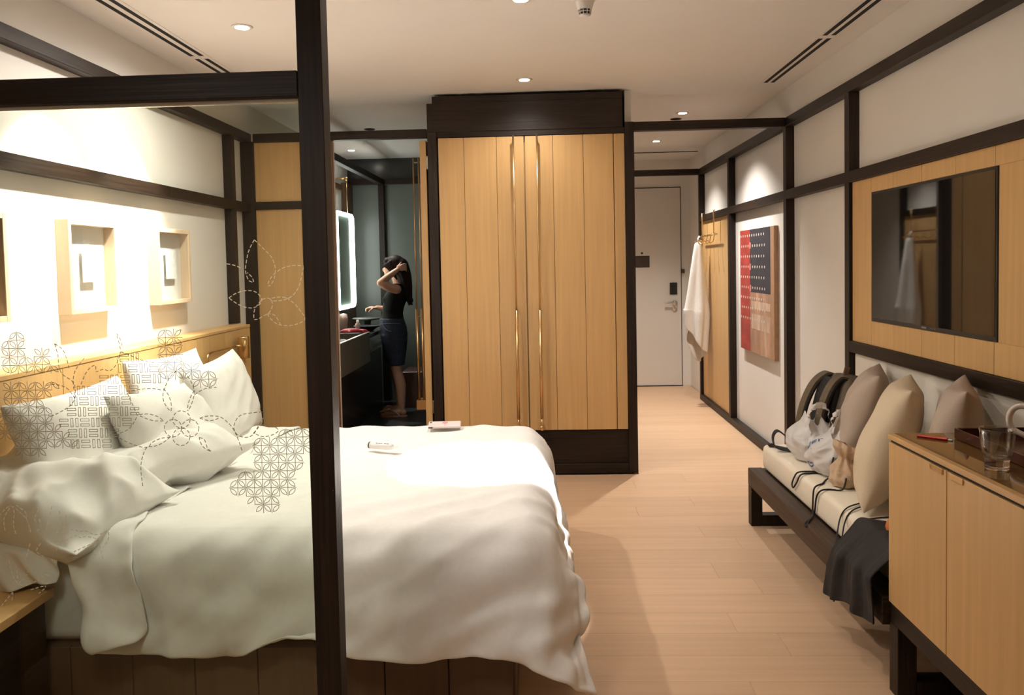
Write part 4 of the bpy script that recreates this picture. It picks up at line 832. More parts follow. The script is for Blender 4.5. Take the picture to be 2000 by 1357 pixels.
[0,27,-11,-30,-1,9,-30,-3,-4,-31,-4,-3,-31,-2,-4,-32,-2,2,-31,-3,-2,-29,-3,17,-25,-1,-3,12,-2,-16,28,6,-22,31,-1,-2,32,-2,-6,31,1,4,32,0,1,32,2,8,30,4,-11,31,2,6,32,-1,-3,32,-1,-1,31,-2,3,32,-2,-4,35,-1,0,33,-1,1,30,1,5,32,-2,6,28,7,-9,34,-3,-3,33,-1,3,29,1,0,33,-2,-6,31,-2,9,32,0,-5,32,-1,4,28,6,1,30,3,-8,33,-1,5,32,0,-4,33,0,3,32,0,0,32,-1,1,32,0,-2,31,1,8,33,-1,-2,32,-2,-6,31,-1,2,32,-1,-2,32,0,4,32,1,-4,32,-1,4,32,-1,2,30,0,-8,29,0,11,31,-3,4,29,3,-8,28,7,0,32,1,-5,29,5,10,25,4,-14,25,2,-15,21,-2,-20,17,4,-19,10,4,-27,3,2,-31,20,12,-18,-1,5,-29,1,7,-27,-4,4,-29,11,3,-28,-4,-6,-28,20,0,-22,27,6,-15,23,-1,-19,3,2,-30],
[3,29,6,-32,-2,-2,-30,-1,4,-31,-3,-8,-31,-3,-1,-31,-3,-2,-32,-3,8,-28,-3,13,-27,-1,0,10,-2,-19,33,4,-22,28,-1,-9,32,0,-3,31,0,6,33,1,0,30,3,3,33,0,1,30,4,-3,31,0,-1,32,-1,1,32,-2,-1,32,-2,2,35,0,-2,32,-2,0,31,-2,-2,32,-3,0,30,8,6,34,-4,3,33,0,0,29,3,-6,30,0,-3,32,-1,5,32,-3,3,33,0,1,30,2,-4,28,6,1,33,-1,-3,31,3,-4,32,-2,3,32,0,0,31,0,0,32,0,2,33,0,-5,32,-2,2,33,-1,3,31,-2,-1,31,0,0,31,0,-1,32,1,2,32,0,0,33,-1,2,31,0,-4,33,-3,-4,29,0,15,31,-1,-2,27,7,-4,31,1,2,30,5,-3,26,5,-4,19,3,-22,20,0,-24,28,1,-15,3,3,-26,-1,7,-28,7,1,-30,19,10,-19,0,6,-27,-1,7,-27,-8,2,-31,18,-2,-26,9,-3,-28,17,-4,-24,24,4,-13,26,0,-18],
[2,29,2,-32,-1,-1,-31,-2,-3,-31,-3,-3,-31,-4,-3,-32,-3,1,-32,-2,5,-29,-1,12,-24,-1,2,9,-2,-20,28,2,-29,33,0,3,33,0,-1,32,-1,0,31,-1,6,31,2,-1,32,4,-8,31,0,5,30,3,0,32,-1,-2,31,-2,0,35,-1,-3,32,-1,3,31,-2,-1,33,-2,0,32,-1,2,32,2,-1,34,-1,0,32,1,3,27,3,-1,31,1,-3,32,-3,0,31,-1,4,33,-1,-2,33,0,1,29,5,-1,32,-2,0,30,7,4,33,-4,-3,30,2,-1,31,0,-1,31,1,2,34,-2,1,32,-2,1,32,0,3,32,-3,-4,32,0,0,30,1,-3,31,1,3,33,1,-3,32,-1,0,32,-1,0,32,-1,1,32,-2,3,31,-1,3,30,3,1,28,3,-9,31,3,5,27,5,-7,21,3,-18,23,0,-20,14,3,-25,18,2,-25,-7,4,-28,-8,7,-27,15,1,-28,21,8,-19,5,3,-24,-3,6,-32,4,3,-25,10,-3,-27,14,-3,-25,23,-6,-13,14,10,-20],
[2,29,-5,-32,-2,-1,-32,-1,0,-31,-4,-3,-31,-2,-2,-33,-3,1,-31,-2,7,-29,-1,11,-24,-1,4,6,-2,-23,36,1,-17,28,0,-16,33,0,3,32,-1,3,32,-1,0,33,-2,-1,29,8,9,33,-4,-2,29,6,-4,31,1,0,32,-1,0,34,-2,3,31,-2,-6,32,-2,2,33,-1,-1,33,0,-1,32,0,4,34,0,-5,32,0,3,30,2,2,29,0,-11,27,-4,10,33,2,-2,32,0,0,32,1,3,32,1,4,34,-1,-2,29,3,-7,33,-2,2,28,4,4,32,1,-2,32,0,-3,32,1,9,32,-2,-6,33,-3,-3,33,-2,-1,33,0,3,31,0,6,30,1,-6,31,1,7,32,-1,-6,31,0,1,33,-1,-1,33,0,2,30,-1,2,29,1,1,28,4,-3,31,0,5,25,3,-17,26,4,-15,23,0,-18,8,5,-22,15,5,-27,3,-2,-32,-2,5,-29,0,4,-23,13,3,-24,14,1,-26,21,10,-20,-3,1,-32,6,0,-24,13,-2,-24,23,-6,-6,20,-8,-16],
[-2,29,10,-28,-2,-16,-33,-2,0,-31,-2,1,-32,-3,-1,-32,-2,7,-31,-4,-2,-26,0,20,-26,1,0,9,-3,-20,30,-1,-26,33,0,0,31,1,-8,31,-1,3,32,-1,0,33,-2,5,31,5,-11,33,-3,6,29,6,4,29,3,-1,34,-1,5,31,-2,-10,32,-2,5,33,-1,-4,33,0,-1,32,0,3,32,-1,-6,32,-1,8,32,-1,-4,31,0,1,28,-2,3,35,5,-8,27,-2,12,31,1,-8,31,0,1,34,-1,-6,32,2,11,32,0,-1,33,-1,-5,31,2,3,28,3,-2,31,1,5,32,2,-10,34,-2,1,32,-2,3,33,-2,-2,31,-1,7,33,-2,-7,30,1,8,31,1,-9,33,0,7,31,0,-3,32,1,1,32,-2,6,31,-4,-6,31,1,0,28,5,7,28,1,-9,32,1,0,9,6,-32,26,2,-17,27,1,-16,-9,5,-28,12,3,-29,-4,-2,-28,10,4,-27,11,2,-22,4,5,-27,9,-2,-31,27,10,-16,5,-4,-29,13,-1,-18,16,-4,-22,28,-8,-4],
[0,27,-12,-30,-2,8,-29,0,-12,-32,-2,2,-32,-2,2,-32,-3,-4,-31,-2,6,-22,-1,24,-29,0,0,10,-3,-19,29,1,-27,31,-2,-13,32,1,4,31,-1,-2,33,0,2,33,-1,-3,30,0,8,33,0,-3,31,2,-2,28,6,1,33,-2,-5,30,1,7,33,-2,-6,33,0,1,32,-1,1,32,-1,-3,32,-1,6,32,-1,-5,32,-1,4,32,-1,0,31,-2,-4,30,0,9,31,3,-8,31,0,5,30,2,-2,33,-2,4,32,3,-9,31,1,4,33,0,-3,32,-1,2,31,2,4,30,3,-5,30,1,7,34,-1,-1,31,-2,-8,32,-1,4,33,-2,-3,32,-1,6,32,-1,-5,30,1,4,30,2,-3,33,1,0,32,0,5,31,-3,-8,32,-1,6,32,-2,5,31,1,-8,29,3,7,23,1,-18,28,2,-11,17,3,-25,17,6,-22,10,0,-29,-13,6,-27,4,-3,-30,7,0,-25,11,5,-26,20,4,-19,9,2,-27,1,4,-32,20,-5,-19,18,-1,-19,19,-2,-18,17,-7,-23],
[-1,28,-8,-27,-1,16,-31,-3,-2,-31,0,-5,-33,-2,-3,-30,-2,0,-29,-1,6,-24,-1,21,-28,1,-1,9,-3,-18,27,1,-27,31,-2,-12,32,0,2,33,-1,1,32,0,-1,32,-2,2,32,-1,-3,31,2,5,32,0,-2,30,4,2,32,-2,3,30,3,-6,32,0,0,33,-1,-1,32,-1,0,31,-1,1,32,-1,-2,32,-1,2,32,-1,-1,32,0,0,32,-2,2,33,-1,-3,31,1,6,30,1,-3,30,1,1,31,1,-5,32,0,6,31,3,-4,31,0,1,33,0,0,33,0,-1,31,1,4,30,3,-3,31,1,2,31,-1,-2,32,-2,0,33,-2,1,33,-2,-2,32,-1,2,32,-1,-1,30,3,3,31,2,-3,32,-1,-3,32,-1,5,31,-2,-1,32,-2,-2,31,-1,6,29,2,-3,27,0,-10,18,2,-24,26,3,-16,12,3,-22,-1,7,-27,5,2,-32,-5,-1,-28,11,-2,-27,10,4,-26,13,2,-25,20,3,-19,17,-2,-19,7,4,-26,22,-5,-17,12,-1,-27,15,-3,-21],
[6,29,3,-31,-2,3,-31,-3,1,-32,0,2,-32,-1,5,-29,-3,-13,-29,-1,10,-28,0,13,-25,2,6,4,-3,-22,30,1,-25,32,-1,-5,34,-1,0,31,-1,0,31,-1,0,32,-2,-1,32,0,-1,33,0,2,30,1,5,32,1,1,31,0,-8,32,2,3,30,2,0,32,-1,-1,32,0,0,32,-1,0,31,-2,-1,32,0,0,33,0,1,32,-1,0,32,-1,0,33,-1,3,33,-1,-3,31,0,2,31,1,0,29,2,2,30,1,-9,32,3,7,30,1,-2,32,-1,0,32,0,0,33,0,0,32,1,2,30,2,0,30,0,-2,32,-2,0,32,-2,0,33,-1,-1,33,-1,0,32,0,0,31,1,6,29,3,-6,33,-1,4,31,-1,-3,32,-3,1,32,-2,1,31,-2,1,30,1,-1,27,1,-13,20,1,-22,19,4,-21,22,1,-21,1,3,-27,-13,7,-25,13,-2,-29,8,1,-27,0,1,-30,12,0,-25,14,2,-29,29,2,-6,12,-2,-26,16,0,-22,22,-3,-18,9,-4,-28],
[-1,28,9,-28,-1,-11,-32,-1,5,-31,-2,2,-31,-1,3,-30,0,-10,-31,-2,9,-28,0,9,-22,2,7,3,-3,-24,34,0,-17,28,-3,-15,31,-1,3,31,0,5,32,-1,0,32,-1,-3,33,-1,3,32,0,-1,32,-1,1,30,3,7,29,2,-8,33,0,4,31,2,-5,32,0,1,32,-1,1,32,-1,-2,31,-1,3,33,0,1,33,0,-3,32,0,1,32,-1,1,32,-1,-3,33,-1,1,32,0,3,32,1,-2,28,2,7,28,2,-10,31,0,8,32,1,-6,32,0,2,32,0,0,33,0,-2,33,-1,3,31,0,-1,30,2,1,30,0,-2,33,-2,-2,33,-1,2,33,-1,1,32,0,-1,32,-1,0,30,3,6,30,0,-8,31,-1,5,33,-2,1,31,-3,-2,32,-2,-1,30,-1,5,23,2,-20,24,1,-19,23,1,-21,10,1,-24,15,3,-26,-3,4,-29,-4,0,-26,9,2,-27,6,2,-28,-2,0,-31,27,2,-12,14,2,-24,21,-3,-20,19,-1,-23,14,-2,-24,25,-3,-16],
[6,28,-3,-33,-2,-1,-30,0,-5,-31,0,10,-30,-1,-7,-32,-2,3,-31,-1,-4,-25,-1,11,-22,0,10,-2,0,-23,31,-1,-25,32,-2,-1,33,-1,-1,32,0,3,29,-1,-2,32,-1,-2,33,0,-1,31,0,5,33,-1,-2,33,0,-1,30,3,10,29,2,-12,32,1,9,30,0,-6,32,-1,1,32,-1,2,33,-1,-4,33,0,-1,30,0,6,33,1,-3,33,-1,-2,32,-1,5,33,0,-4,33,0,2,32,0,1,33,-1,-2,30,-1,10,29,3,-14,29,2,9,30,1,-4,30,0,-2,33,1,4,33,-1,-6,33,-1,5,31,0,0,29,2,-2,32,-1,1,32,-1,-5,34,-1,3,32,-1,2,33,-1,0,32,0,-4,30,2,11,30,0,-13,33,-4,5,29,-1,2,30,-3,4,29,-3,-9,31,3,-4,14,1,-28,23,0,-19,17,2,-27,-3,0,-30,20,7,-21,-11,1,-32,11,-1,-28,1,1,-23,-1,7,-32,23,-6,-20,27,2,-9,12,1,-28,18,-3,-23,23,-2,-20,9,-4,-29],
[2,29,-9,-32,0,8,-32,0,-4,-31,-1,7,-31,-2,2,-30,-2,-13,-32,0,8,-27,-1,17,-25,1,-4,11,-2,-18,24,1,-27,31,-3,0,33,0,-1,30,0,4,30,-1,-3,31,-2,4,34,0,-1,32,0,-2,33,0,0,33,-1,2,33,-1,-4,30,3,12,30,1,-11,32,1,2,29,0,2,32,0,-4,32,0,2,32,-1,3,32,-1,-2,32,2,2,32,-2,2,33,0,-6,33,0,3,32,0,0,32,-1,0,32,1,-5,29,0,12,28,3,-12,30,1,8,33,0,-8,32,-1,7,32,2,-6,32,-1,6,32,-2,-5,33,-1,1,31,1,3,30,2,-5,31,-2,5,34,-1,3,32,0,-5,32,-1,-1,33,0,2,32,-1,-6,31,1,9,31,-2,-9,31,-3,7,30,-4,-5,31,-3,10,20,1,-25,26,3,-13,17,2,-24,11,1,-26,10,0,-29,-3,3,-32,14,5,-24,3,1,-24,9,1,-25,11,-8,-28,0,8,-29,27,-2,-15,22,0,-15,13,1,-24,10,-6,-27,22,-1,-19],
[3,29,4,-33,1,-2,-31,-1,5,-32,-1,5,-31,-1,-3,-31,-2,-10,-30,0,11,-28,-2,15,-24,-2,2,8,0,-21,31,-2,-18,25,0,-19,32,-2,3,29,-1,8,31,2,-2,32,0,0,33,0,0,33,0,-1,33,0,0,33,-1,-2,33,0,4,33,0,-5,30,1,8,27,0,-8,30,1,3,33,2,2,32,-1,1,31,-1,-5,33,1,3,31,0,3,33,-1,2,32,1,-4,33,0,0,32,0,1,32,-1,-3,32,-2,4,33,0,-5,32,1,6,28,1,-4,30,3,3,29,1,-1,33,0,5,33,-1,-7,32,-1,2,32,-1,-2,32,-1,-1,31,2,3,31,0,-5,31,-1,9,32,0,0,32,0,-5,32,-1,-2,32,0,1,33,0,-2,30,-3,3,29,-4,0,32,-1,-1,31,-2,4,28,-2,-14,19,1,-25,22,1,-18,10,1,-27,1,2,-29,7,1,-30,3,0,-29,10,3,-25,8,2,-25,5,-3,-28,20,-1,-22,13,6,-23,25,-1,-13,16,-2,-23,16,-4,-25,-1,-5,-31],
[3,30,1,-33,0,1,-32,-1,4,-32,0,3,-30,-2,-8,-33,0,-5,-30,-1,10,-27,-2,18,-24,-1,3,6,-1,-22,26,-3,-27,32,-1,-3,33,-1,-3,31,-1,5,29,0,3,31,4,-6,32,0,0,33,-1,-2,33,0,1,33,0,1,32,0,-2,33,-1,-1,30,-1,5,31,2,0,29,1,-1,31,1,-1,32,0,1,32,-2,-1,33,0,1,32,0,1,31,0,-1,32,2,-1,32,0,1,32,-1,-2,32,-1,1,33,0,0,32,0,1,32,-1,-6,32,0,6,30,1,0,29,2,1,31,3,-1,33,-4,1,31,2,1,32,-1,-2,31,-2,0,32,0,1,29,2,-4,32,0,5,32,0,1,32,-1,-3,31,-1,-2,32,0,-1,32,-1,3,30,-4,-1,31,-2,1,32,-1,0,30,-5,-1,26,1,-12,23,3,-19,20,-3,-24,11,0,-29,1,2,-27,7,4,-27,11,-2,-29,3,2,-26,11,0,-26,0,0,-29,18,-2,-23,20,3,-20,17,-1,-21,22,0,-16,12,-2,-26,13,-4,-28],
[1,31,-3,-31,-2,10,-33,1,-2,-32,-1,-1,-31,-1,-3,-32,-1,-7,-31,-1,12,-25,-2,20,-24,-1,3,5,-1,-22,25,-2,-28,32,-2,-8,32,0,0,31,-3,3,33,-2,0,30,4,4,30,3,-8,33,-1,4,33,0,1,33,0,-3,32,-1,1,33,0,-1,31,0,-2,29,1,6,30,1,0,33,0,2,31,0,-6,33,-1,1,32,-1,1,31,0,4,29,1,-7,32,1,6,33,1,-5,32,-2,2,33,0,-2,33,0,3,32,-1,-2,30,-1,5,34,0,-2,31,1,-3,32,0,0,29,4,5,33,-4,-2,31,2,-2,30,-1,1,30,-1,1,32,1,8,28,3,-16,31,0,11,33,-1,-5,32,-2,0,32,0,-3,33,0,6,30,-3,-5,32,-3,3,31,-2,0,30,-3,2,29,-4,-6,27,-1,-10,18,5,-24,25,-2,-21,11,-1,-26,3,-1,-30,-2,3,-29,15,1,-28,9,3,-23,3,-5,-31,13,1,-26,7,-2,-27,25,4,-15,17,-2,-24,13,-4,-23,18,4,-15,15,-1,-27],
[3,29,6,-33,0,4,-32,-1,-2,-31,-1,-3,-32,-1,-3,-33,1,-2,-29,-2,13,-27,-2,15,-21,0,6,0,-2,-26,31,-3,-16,27,0,-19,33,-3,4,31,-2,-4,33,-2,7,32,1,-7,29,5,11,32,2,-10,33,-1,2,32,0,5,33,-1,-4,33,1,-6,31,-2,6,31,-1,0,29,3,0,31,2,4,33,-1,0,33,-1,-1,32,-2,-4,32,-1,2,33,0,5,30,2,-11,29,1,11,32,1,-9,33,0,3,32,-1,-2,31,-2,6,33,-1,-3,32,0,-1,31,1,9,31,2,-9,32,0,-5,31,0,12,33,-1,-5,31,0,-2,31,-2,-2,27,3,12,32,1,-3,31,0,-10,30,0,6,32,0,-6,33,-1,5,32,-2,-7,31,-2,8,32,-2,-1,30,-4,0,31,-4,-1,31,-3,2,21,-2,-21,31,3,-8,15,-2,-27,12,1,-29,1,1,-31,0,2,-30,16,-2,-28,8,1,-26,16,-7,-25,-2,9,-31,8,-1,-31,21,-3,-20,28,5,-12,2,-7,-27,12,-4,-24,28,9,-8],
[1,31,0,-31,-2,6,-32,0,-6,-31,-2,-3,-32,0,-3,-32,1,8,-30,-2,10,-28,-1,13,-22,-1,5,3,-3,-21,25,-4,-25,32,-1,-5,30,0,-9,33,-2,3,33,-2,-3,33,0,6,30,2,-10,30,4,13,33,-1,-5,31,3,-3,33,-1,-3,32,-2,6,31,-1,-7,33,-2,3,31,2,4,29,3,-5,33,2,5,31,-3,-6,32,-1,5,33,-1,-5,31,1,10,29,2,-11,31,2,9,33,0,-4,32,-2,-1,32,-1,1,32,-2,-4,33,0,0,32,-1,3,32,-1,-5,31,1,9,29,4,-5,33,2,5,31,-3,-7,32,-2,3,32,-2,0,33,-1,-4,27,7,16,28,1,-15,33,0,7,31,-1,-5,33,-1,-5,31,-2,8,32,-1,-2,32,-2,1,31,-3,2,30,-4,-3,32,-4,1,27,-6,-15,16,1,-24,21,5,-14,11,1,-29,-1,0,-31,13,-3,-28,1,-2,-30,17,1,-26,4,-5,-31,18,4,-21,16,-4,-29,-2,3,-30,20,0,-21,14,2,-19,3,-7,-31,26,-1,-17],
[-2,29,5,-31,-4,-8,-29,1,4,-30,0,-6,-32,0,2,-29,-1,11,-32,0,0,-26,-3,20,-24,0,4,1,-3,-24,26,-4,-20,31,0,-10,31,0,-5,33,-2,-5,33,-1,3,32,-2,-4,32,1,6,31,3,-5,32,-2,4,29,5,2,31,0,-1,32,-2,-5,32,-1,2,33,-1,-1,32,0,1,32,2,4,30,3,-5,31,-1,2,32,-1,-1,33,-1,2,33,0,-2,31,-1,8,30,3,-8,30,2,3,32,-1,-2,31,-2,-2,33,0,2,34,-1,0,31,-1,-2,32,-1,5,33,-1,-4,31,2,5,29,3,-5,31,-1,0,32,-1,-1,32,-1,2,32,-1,3,32,1,-9,29,3,13,30,1,-12,32,-1,6,30,1,-2,32,-2,-5,31,-1,10,32,-3,-3,31,-4,1,31,-4,0,30,-5,-7,29,-2,-8,10,-1,-30,29,0,-15,8,3,-23,4,2,-30,2,-2,-30,7,-4,-30,7,0,-30,16,-3,-27,-1,-3,-29,16,-3,-28,23,7,-17,13,-2,-26,11,2,-26,7,-2,-27,8,-8,-28],
[0,29,-9,-31,-3,3,-30,-1,-2,-28,2,1,-28,-1,5,-32,-1,-1,-27,-1,13,-26,-3,20,-27,3,-5,7,-6,-17,17,-1,-28,32,-1,-2,31,-1,-9,32,-1,-4,33,-1,-2,32,-1,1,33,-1,-3,32,1,7,33,-1,0,30,3,0,29,2,1,30,0,-4,32,-1,-3,32,-1,4,31,1,0,33,1,-1,32,1,10,30,1,-11,33,-1,2,32,-1,-1,31,-1,3,33,-1,-5,31,2,12,30,1,-8,30,0,-2,32,0,1,34,0,-1,32,-1,0,32,-1,1,32,-1,0,33,-1,4,32,1,-9,29,2,14,30,1,-13,32,-1,3,33,-1,-3,32,-1,4,31,1,0,29,3,2,31,1,0,32,-2,-3,32,0,1,31,1,-1,31,-3,2,32,-4,2,30,-4,0,30,-5,-5,32,-3,5,22,-1,-20,18,-1,-24,20,-1,-22,22,1,-19,0,1,-30,0,0,-27,1,-2,-32,16,-2,-25,4,-4,-31,8,-1,-29,14,-2,-27,14,-1,-26,19,3,-21,13,-2,-26,7,1,-28,2,-6,-29],
[3,28,-2,-32,-2,0,-31,-1,2,-30,1,5,-29,1,-1,-30,-2,6,-28,-5,9,-20,1,23,-27,3,-10,11,-5,-14,10,-1,-28,30,-2,-7,32,-1,-3,32,0,-6,33,-1,-1,32,-1,-1,34,0,0,32,-1,-1,31,1,5,29,2,-2,30,2,8,30,1,-10,33,-1,5,32,-2,-4,32,0,3,30,2,-4,34,0,2,31,3,4,31,-2,-4,32,-1,1,32,-1,-4,32,-1,3,32,0,1,28,3,6,32,1,-8,33,-1,1,33,0,3,32,-1,-3,32,-1,1,32,-1,0,33,0,0,32,0,0,32,0,-1,29,2,4,31,1,-7,32,-2,-3,33,-1,1,30,1,14,30,2,-12,31,1,8,32,-1,-6,32,-1,0,33,0,-1,32,-2,-4,28,-5,12,30,-3,-6,31,-3,0,32,-2,5,23,-7,-22,16,0,-24,23,-2,-21,10,-2,-26,18,5,-22,-2,-3,-30,-6,2,-31,13,-6,-26,4,1,-28,7,-3,-30,19,-1,-24,11,-1,-29,15,0,-26,19,0,-22,10,-2,-26,-6,-1,-30],
[3,30,0,-33,-2,0,-33,-2,1,-32,-2,3,-29,1,8,-30,1,-4,-29,-4,8,-14,1,28,-28,-2,-2,10,-3,-17,10,3,-31,31,-3,-12,32,-1,-1,31,0,-5,33,-2,-2,32,0,1,34,0,0,33,0,-2,32,-1,3,30,1,4,30,2,-5,29,2,11,30,-1,-13,34,-2,3,30,0,1,31,2,1,34,0,4,30,2,-8,31,-1,4,32,-1,-4,33,-1,2,33,0,-3,32,-1,5,31,1,-1,29,3,1,31,1,0,33,-1,-4,32,-1,6,33,-1,-4,32,-1,0,32,0,1,33,1,0,33,0,-6,29,1,14,32,-1,-8,31,-1,-6,31,-1,8,31,0,-6,29,3,9,32,3,-9,32,-2,4,32,-1,-4,32,-1,3,32,-1,0,29,-4,4,30,-4,-5,32,-3,6,28,-5,-12,31,-2,-8,8,-2,-31,27,-4,-19,3,-3,-25,3,-5,-29,22,8,-23,9,-1,-31,3,-8,-29,9,0,-29,-8,4,-27,18,0,-23,16,-3,-26,10,-2,-27,14,0,-26,18,1,-24,5,-4,-30],
[1,30,1,-33,-2,-1,-33,-2,4,-32,-2,1,-33,-1,-1,-28,1,15,-27,-1,-6,-16,1,29,-27,-2,-2,11,-2,-17,19,-1,-27,20,-3,-26,34,-1,4,31,1,2,33,-1,-1,33,0,1,34,1,-4,31,-2,5,32,-1,-2,32,0,0,32,1,7,31,0,-10,30,2,11,28,1,-6,29,0,0,32,2,2,34,-2,-6,32,1,9,30,1,-7,33,-1,2,33,0,-3,32,-1,6,31,-2,-7,33,-1,4,31,3,2,29,3,-3,31,0,3,33,-1,-6,32,-1,6,33,0,-2,32,0,0,33,0,-4,32,-1,7,31,0,-6,30,2,5,32,-2,-1,31,-2,-5,31,-2,10,30,3,-9,31,4,11,32,-1,-6,31,-1,-1,33,0,-6,29,-4,10,31,-3,-7,32,-3,5,31,-4,-5,31,-5,2,22,-2,-22,23,-3,-21,17,0,-24,14,-7,-24,4,-5,-30,-10,3,-32,10,-7,-31,19,2,-23,24,3,-20,-11,4,-24,12,0,-30,5,-4,-30,14,-3,-27,16,-1,-24,10,1,-28,21,0,-23],
[1,31,0,-33,-3,3,-33,-2,-1,-32,-4,-1,-30,-1,5,-30,2,5,-31,2,-2,-18,0,28,-25,-4,2,9,-2,-21,17,-2,-32,29,-1,-13,31,0,-2,32,0,2,33,-1,3,33,0,-2,33,0,2,31,-1,-3,32,-2,2,32,0,2,32,0,-1,32,1,4,32,0,-4,32,0,3,30,-1,1,28,4,-3,31,4,-5,31,-2,10,32,0,-1,32,0,-6,33,0,3,31,-2,-6,32,0,6,33,-1,1,32,0,-2,30,1,2,29,3,-4,32,0,2,34,0,-1,32,0,-1,32,-1,-1,32,-1,3,32,-1,-5,32,-1,4,31,1,0,31,0,-1,31,-2,2,32,-3,-4,29,2,7,30,4,-7,33,0,3,31,0,-1,31,-1,3,31,-3,-3,32,-3,5,31,-4,-4,31,-3,1,29,-5,-7,29,-3,-10,11,-4,-29,21,-2,-21,4,-5,-32,20,-3,-24,5,-3,-31,0,-2,-33,0,-4,-32,19,5,-16,19,4,-25,-11,2,-29,15,-4,-23,11,-2,-26,11,-4,-28,16,3,-24,12,1,-26],
[0,30,0,-33,-4,2,-32,-2,0,-33,-3,-1,-32,-2,1,-29,0,9,-27,3,5,-26,1,15,-21,-3,8,4,-2,-25,22,-1,-30,31,-3,-9,32,0,-1,31,0,0,33,0,2,33,-1,0,32,-1,-3,31,-1,1,33,0,2,32,0,-2,31,0,8,33,1,-6,32,0,2,31,-1,0,33,-1,-2,30,1,11,29,5,-6,32,-4,-4,29,6,1,32,-1,2,32,-1,-4,32,-1,2,33,0,-3,32,-1,2,32,0,3,32,-1,-4,30,1,2,30,4,0,34,-2,-2,30,2,-1,32,-1,0,32,-1,-1,32,-1,1,32,-1,0,32,-1,0,31,0,1,31,-1,-1,32,-2,1,31,-1,0,29,4,3,32,1,-2,31,1,-1,31,-1,-1,31,-3,2,32,-2,-3,31,-5,2,31,-4,-2,31,-4,4,22,-1,-22,18,-4,-25,19,-4,-25,7,-3,-30,18,-3,-24,-1,-3,-32,6,-4,-31,-3,-5,-28,8,2,-26,24,8,-18,1,-4,-31,6,-3,-25,17,-1,-21,8,-1,-28,6,-1,-31,26,4,-16],
[-1,30,2,-32,-4,0,-32,-2,0,-32,-3,0,-32,-2,0,-33,-3,-4,-20,4,24,-30,3,12,-24,-3,2,7,-4,-22,30,-2,-23,23,-1,-22,32,0,4,32,0,1,33,0,-1,32,-1,3,32,0,1,32,0,-4,32,0,3,32,0,0,31,0,2,33,-1,-4,31,0,4,32,0,-2,33,-1,-2,32,0,4,31,2,12,32,-4,-8,30,6,-3,28,1,-1,31,1,1,33,0,-6,32,-1,4,32,-1,-3,32,0,3,33,0,-2,32,-1,1,30,0,-1,33,-1,3,30,4,-1,31,0,-2,31,-1,-1,33,-1,2,32,-1,-2,31,-1,1,32,0,1,31,-1,-2,32,-2,3,32,-1,-2,30,2,3,31,1,-2,32,2,3,29,1,-5,32,-3,-1,32,-3,3,30,-5,-1,31,-4,7,29,-3,-8,25,-2,-18,19,-5,-25,16,-3,-25,9,-2,-30,17,-3,-27,-5,-3,-31,6,-5,-29,-10,-7,-28,14,0,-28,12,4,-24,15,2,-22,1,-5,-29,14,-1,-24,9,1,-21,10,1,-27,17,2,-27],
[0,31,-1,-33,-4,2,-31,-4,-2,-32,-2,2,-31,-3,1,-33,-1,-4,-29,-1,11,-19,7,25,-27,-4,-1,9,-3,-20,25,-4,-28,29,0,-9,31,2,-9,32,-1,6,32,0,-3,31,0,5,32,-1,-6,32,0,6,32,0,-2,32,-1,-1,32,1,5,31,0,-8,32,0,7,32,-2,-4,33,0,1,32,-2,5,31,1,-5,32,-1,-1,28,5,7,30,3,-3,32,0,-2,32,-2,4,32,0,-7,32,0,4,33,0,-3,32,-1,3,31,-1,-5,32,-1,2,33,-1,4,31,2,0,30,3,-3,31,0,2,32,-1,-5,32,-1,5,32,-1,-2,32,-1,-1,32,-1,3,31,-1,-5,33,-2,5,30,1,0,32,-1,7,31,2,-9,29,4,7,34,-3,-5,30,-4,-4,30,-4,8,29,-5,-4,32,-3,-1,17,-3,-25,25,-2,-20,15,-2,-27,16,-4,-27,4,-3,-29,8,-3,-31,-13,-7,-28,1,-5,-29,10,-4,-29,18,2,-22,3,1,-30,12,0,-25,-1,-3,-27,23,0,-20,1,1,-26,22,5,-18],
[-2,29,6,-30,-4,-8,-32,-4,5,-32,-2,2,-31,-2,-3,-32,-2,5,-31,-1,-4,-25,4,22,-22,2,5,7,-6,-24,27,-3,-25,31,-2,-12,31,2,11,33,0,-5,31,1,0,32,-1,-6,32,-1,8,32,0,-6,32,0,4,31,-1,0,32,0,-4,32,1,8,32,-1,-8,32,0,5,33,0,1,33,-1,-3,32,-1,8,31,0,-13,32,1,5,28,4,2,32,2,3,29,-2,-9,31,1,8,32,0,-8,33,-1,6,32,-1,-3,31,-1,4,33,0,2,32,-1,-5,33,0,0,30,2,5,30,3,-8,32,-2,7,32,-1,-7,32,-1,3,31,0,1,33,0,-3,33,-2,7,31,-2,-8,32,-2,3,33,-2,-4,32,3,12,27,4,-13,33,1,7,31,-5,0,27,-7,1,28,-6,1,30,2,-6,19,-3,-25,25,-3,-18,18,-4,-26,11,-3,-27,14,-3,-29,-10,-6,-31,-8,-4,-28,8,-6,-31,10,-5,-28,6,-4,-31,26,4,-14,-7,2,-32,8,-3,-30,15,1,-16,14,1,-23,0,1,-33],
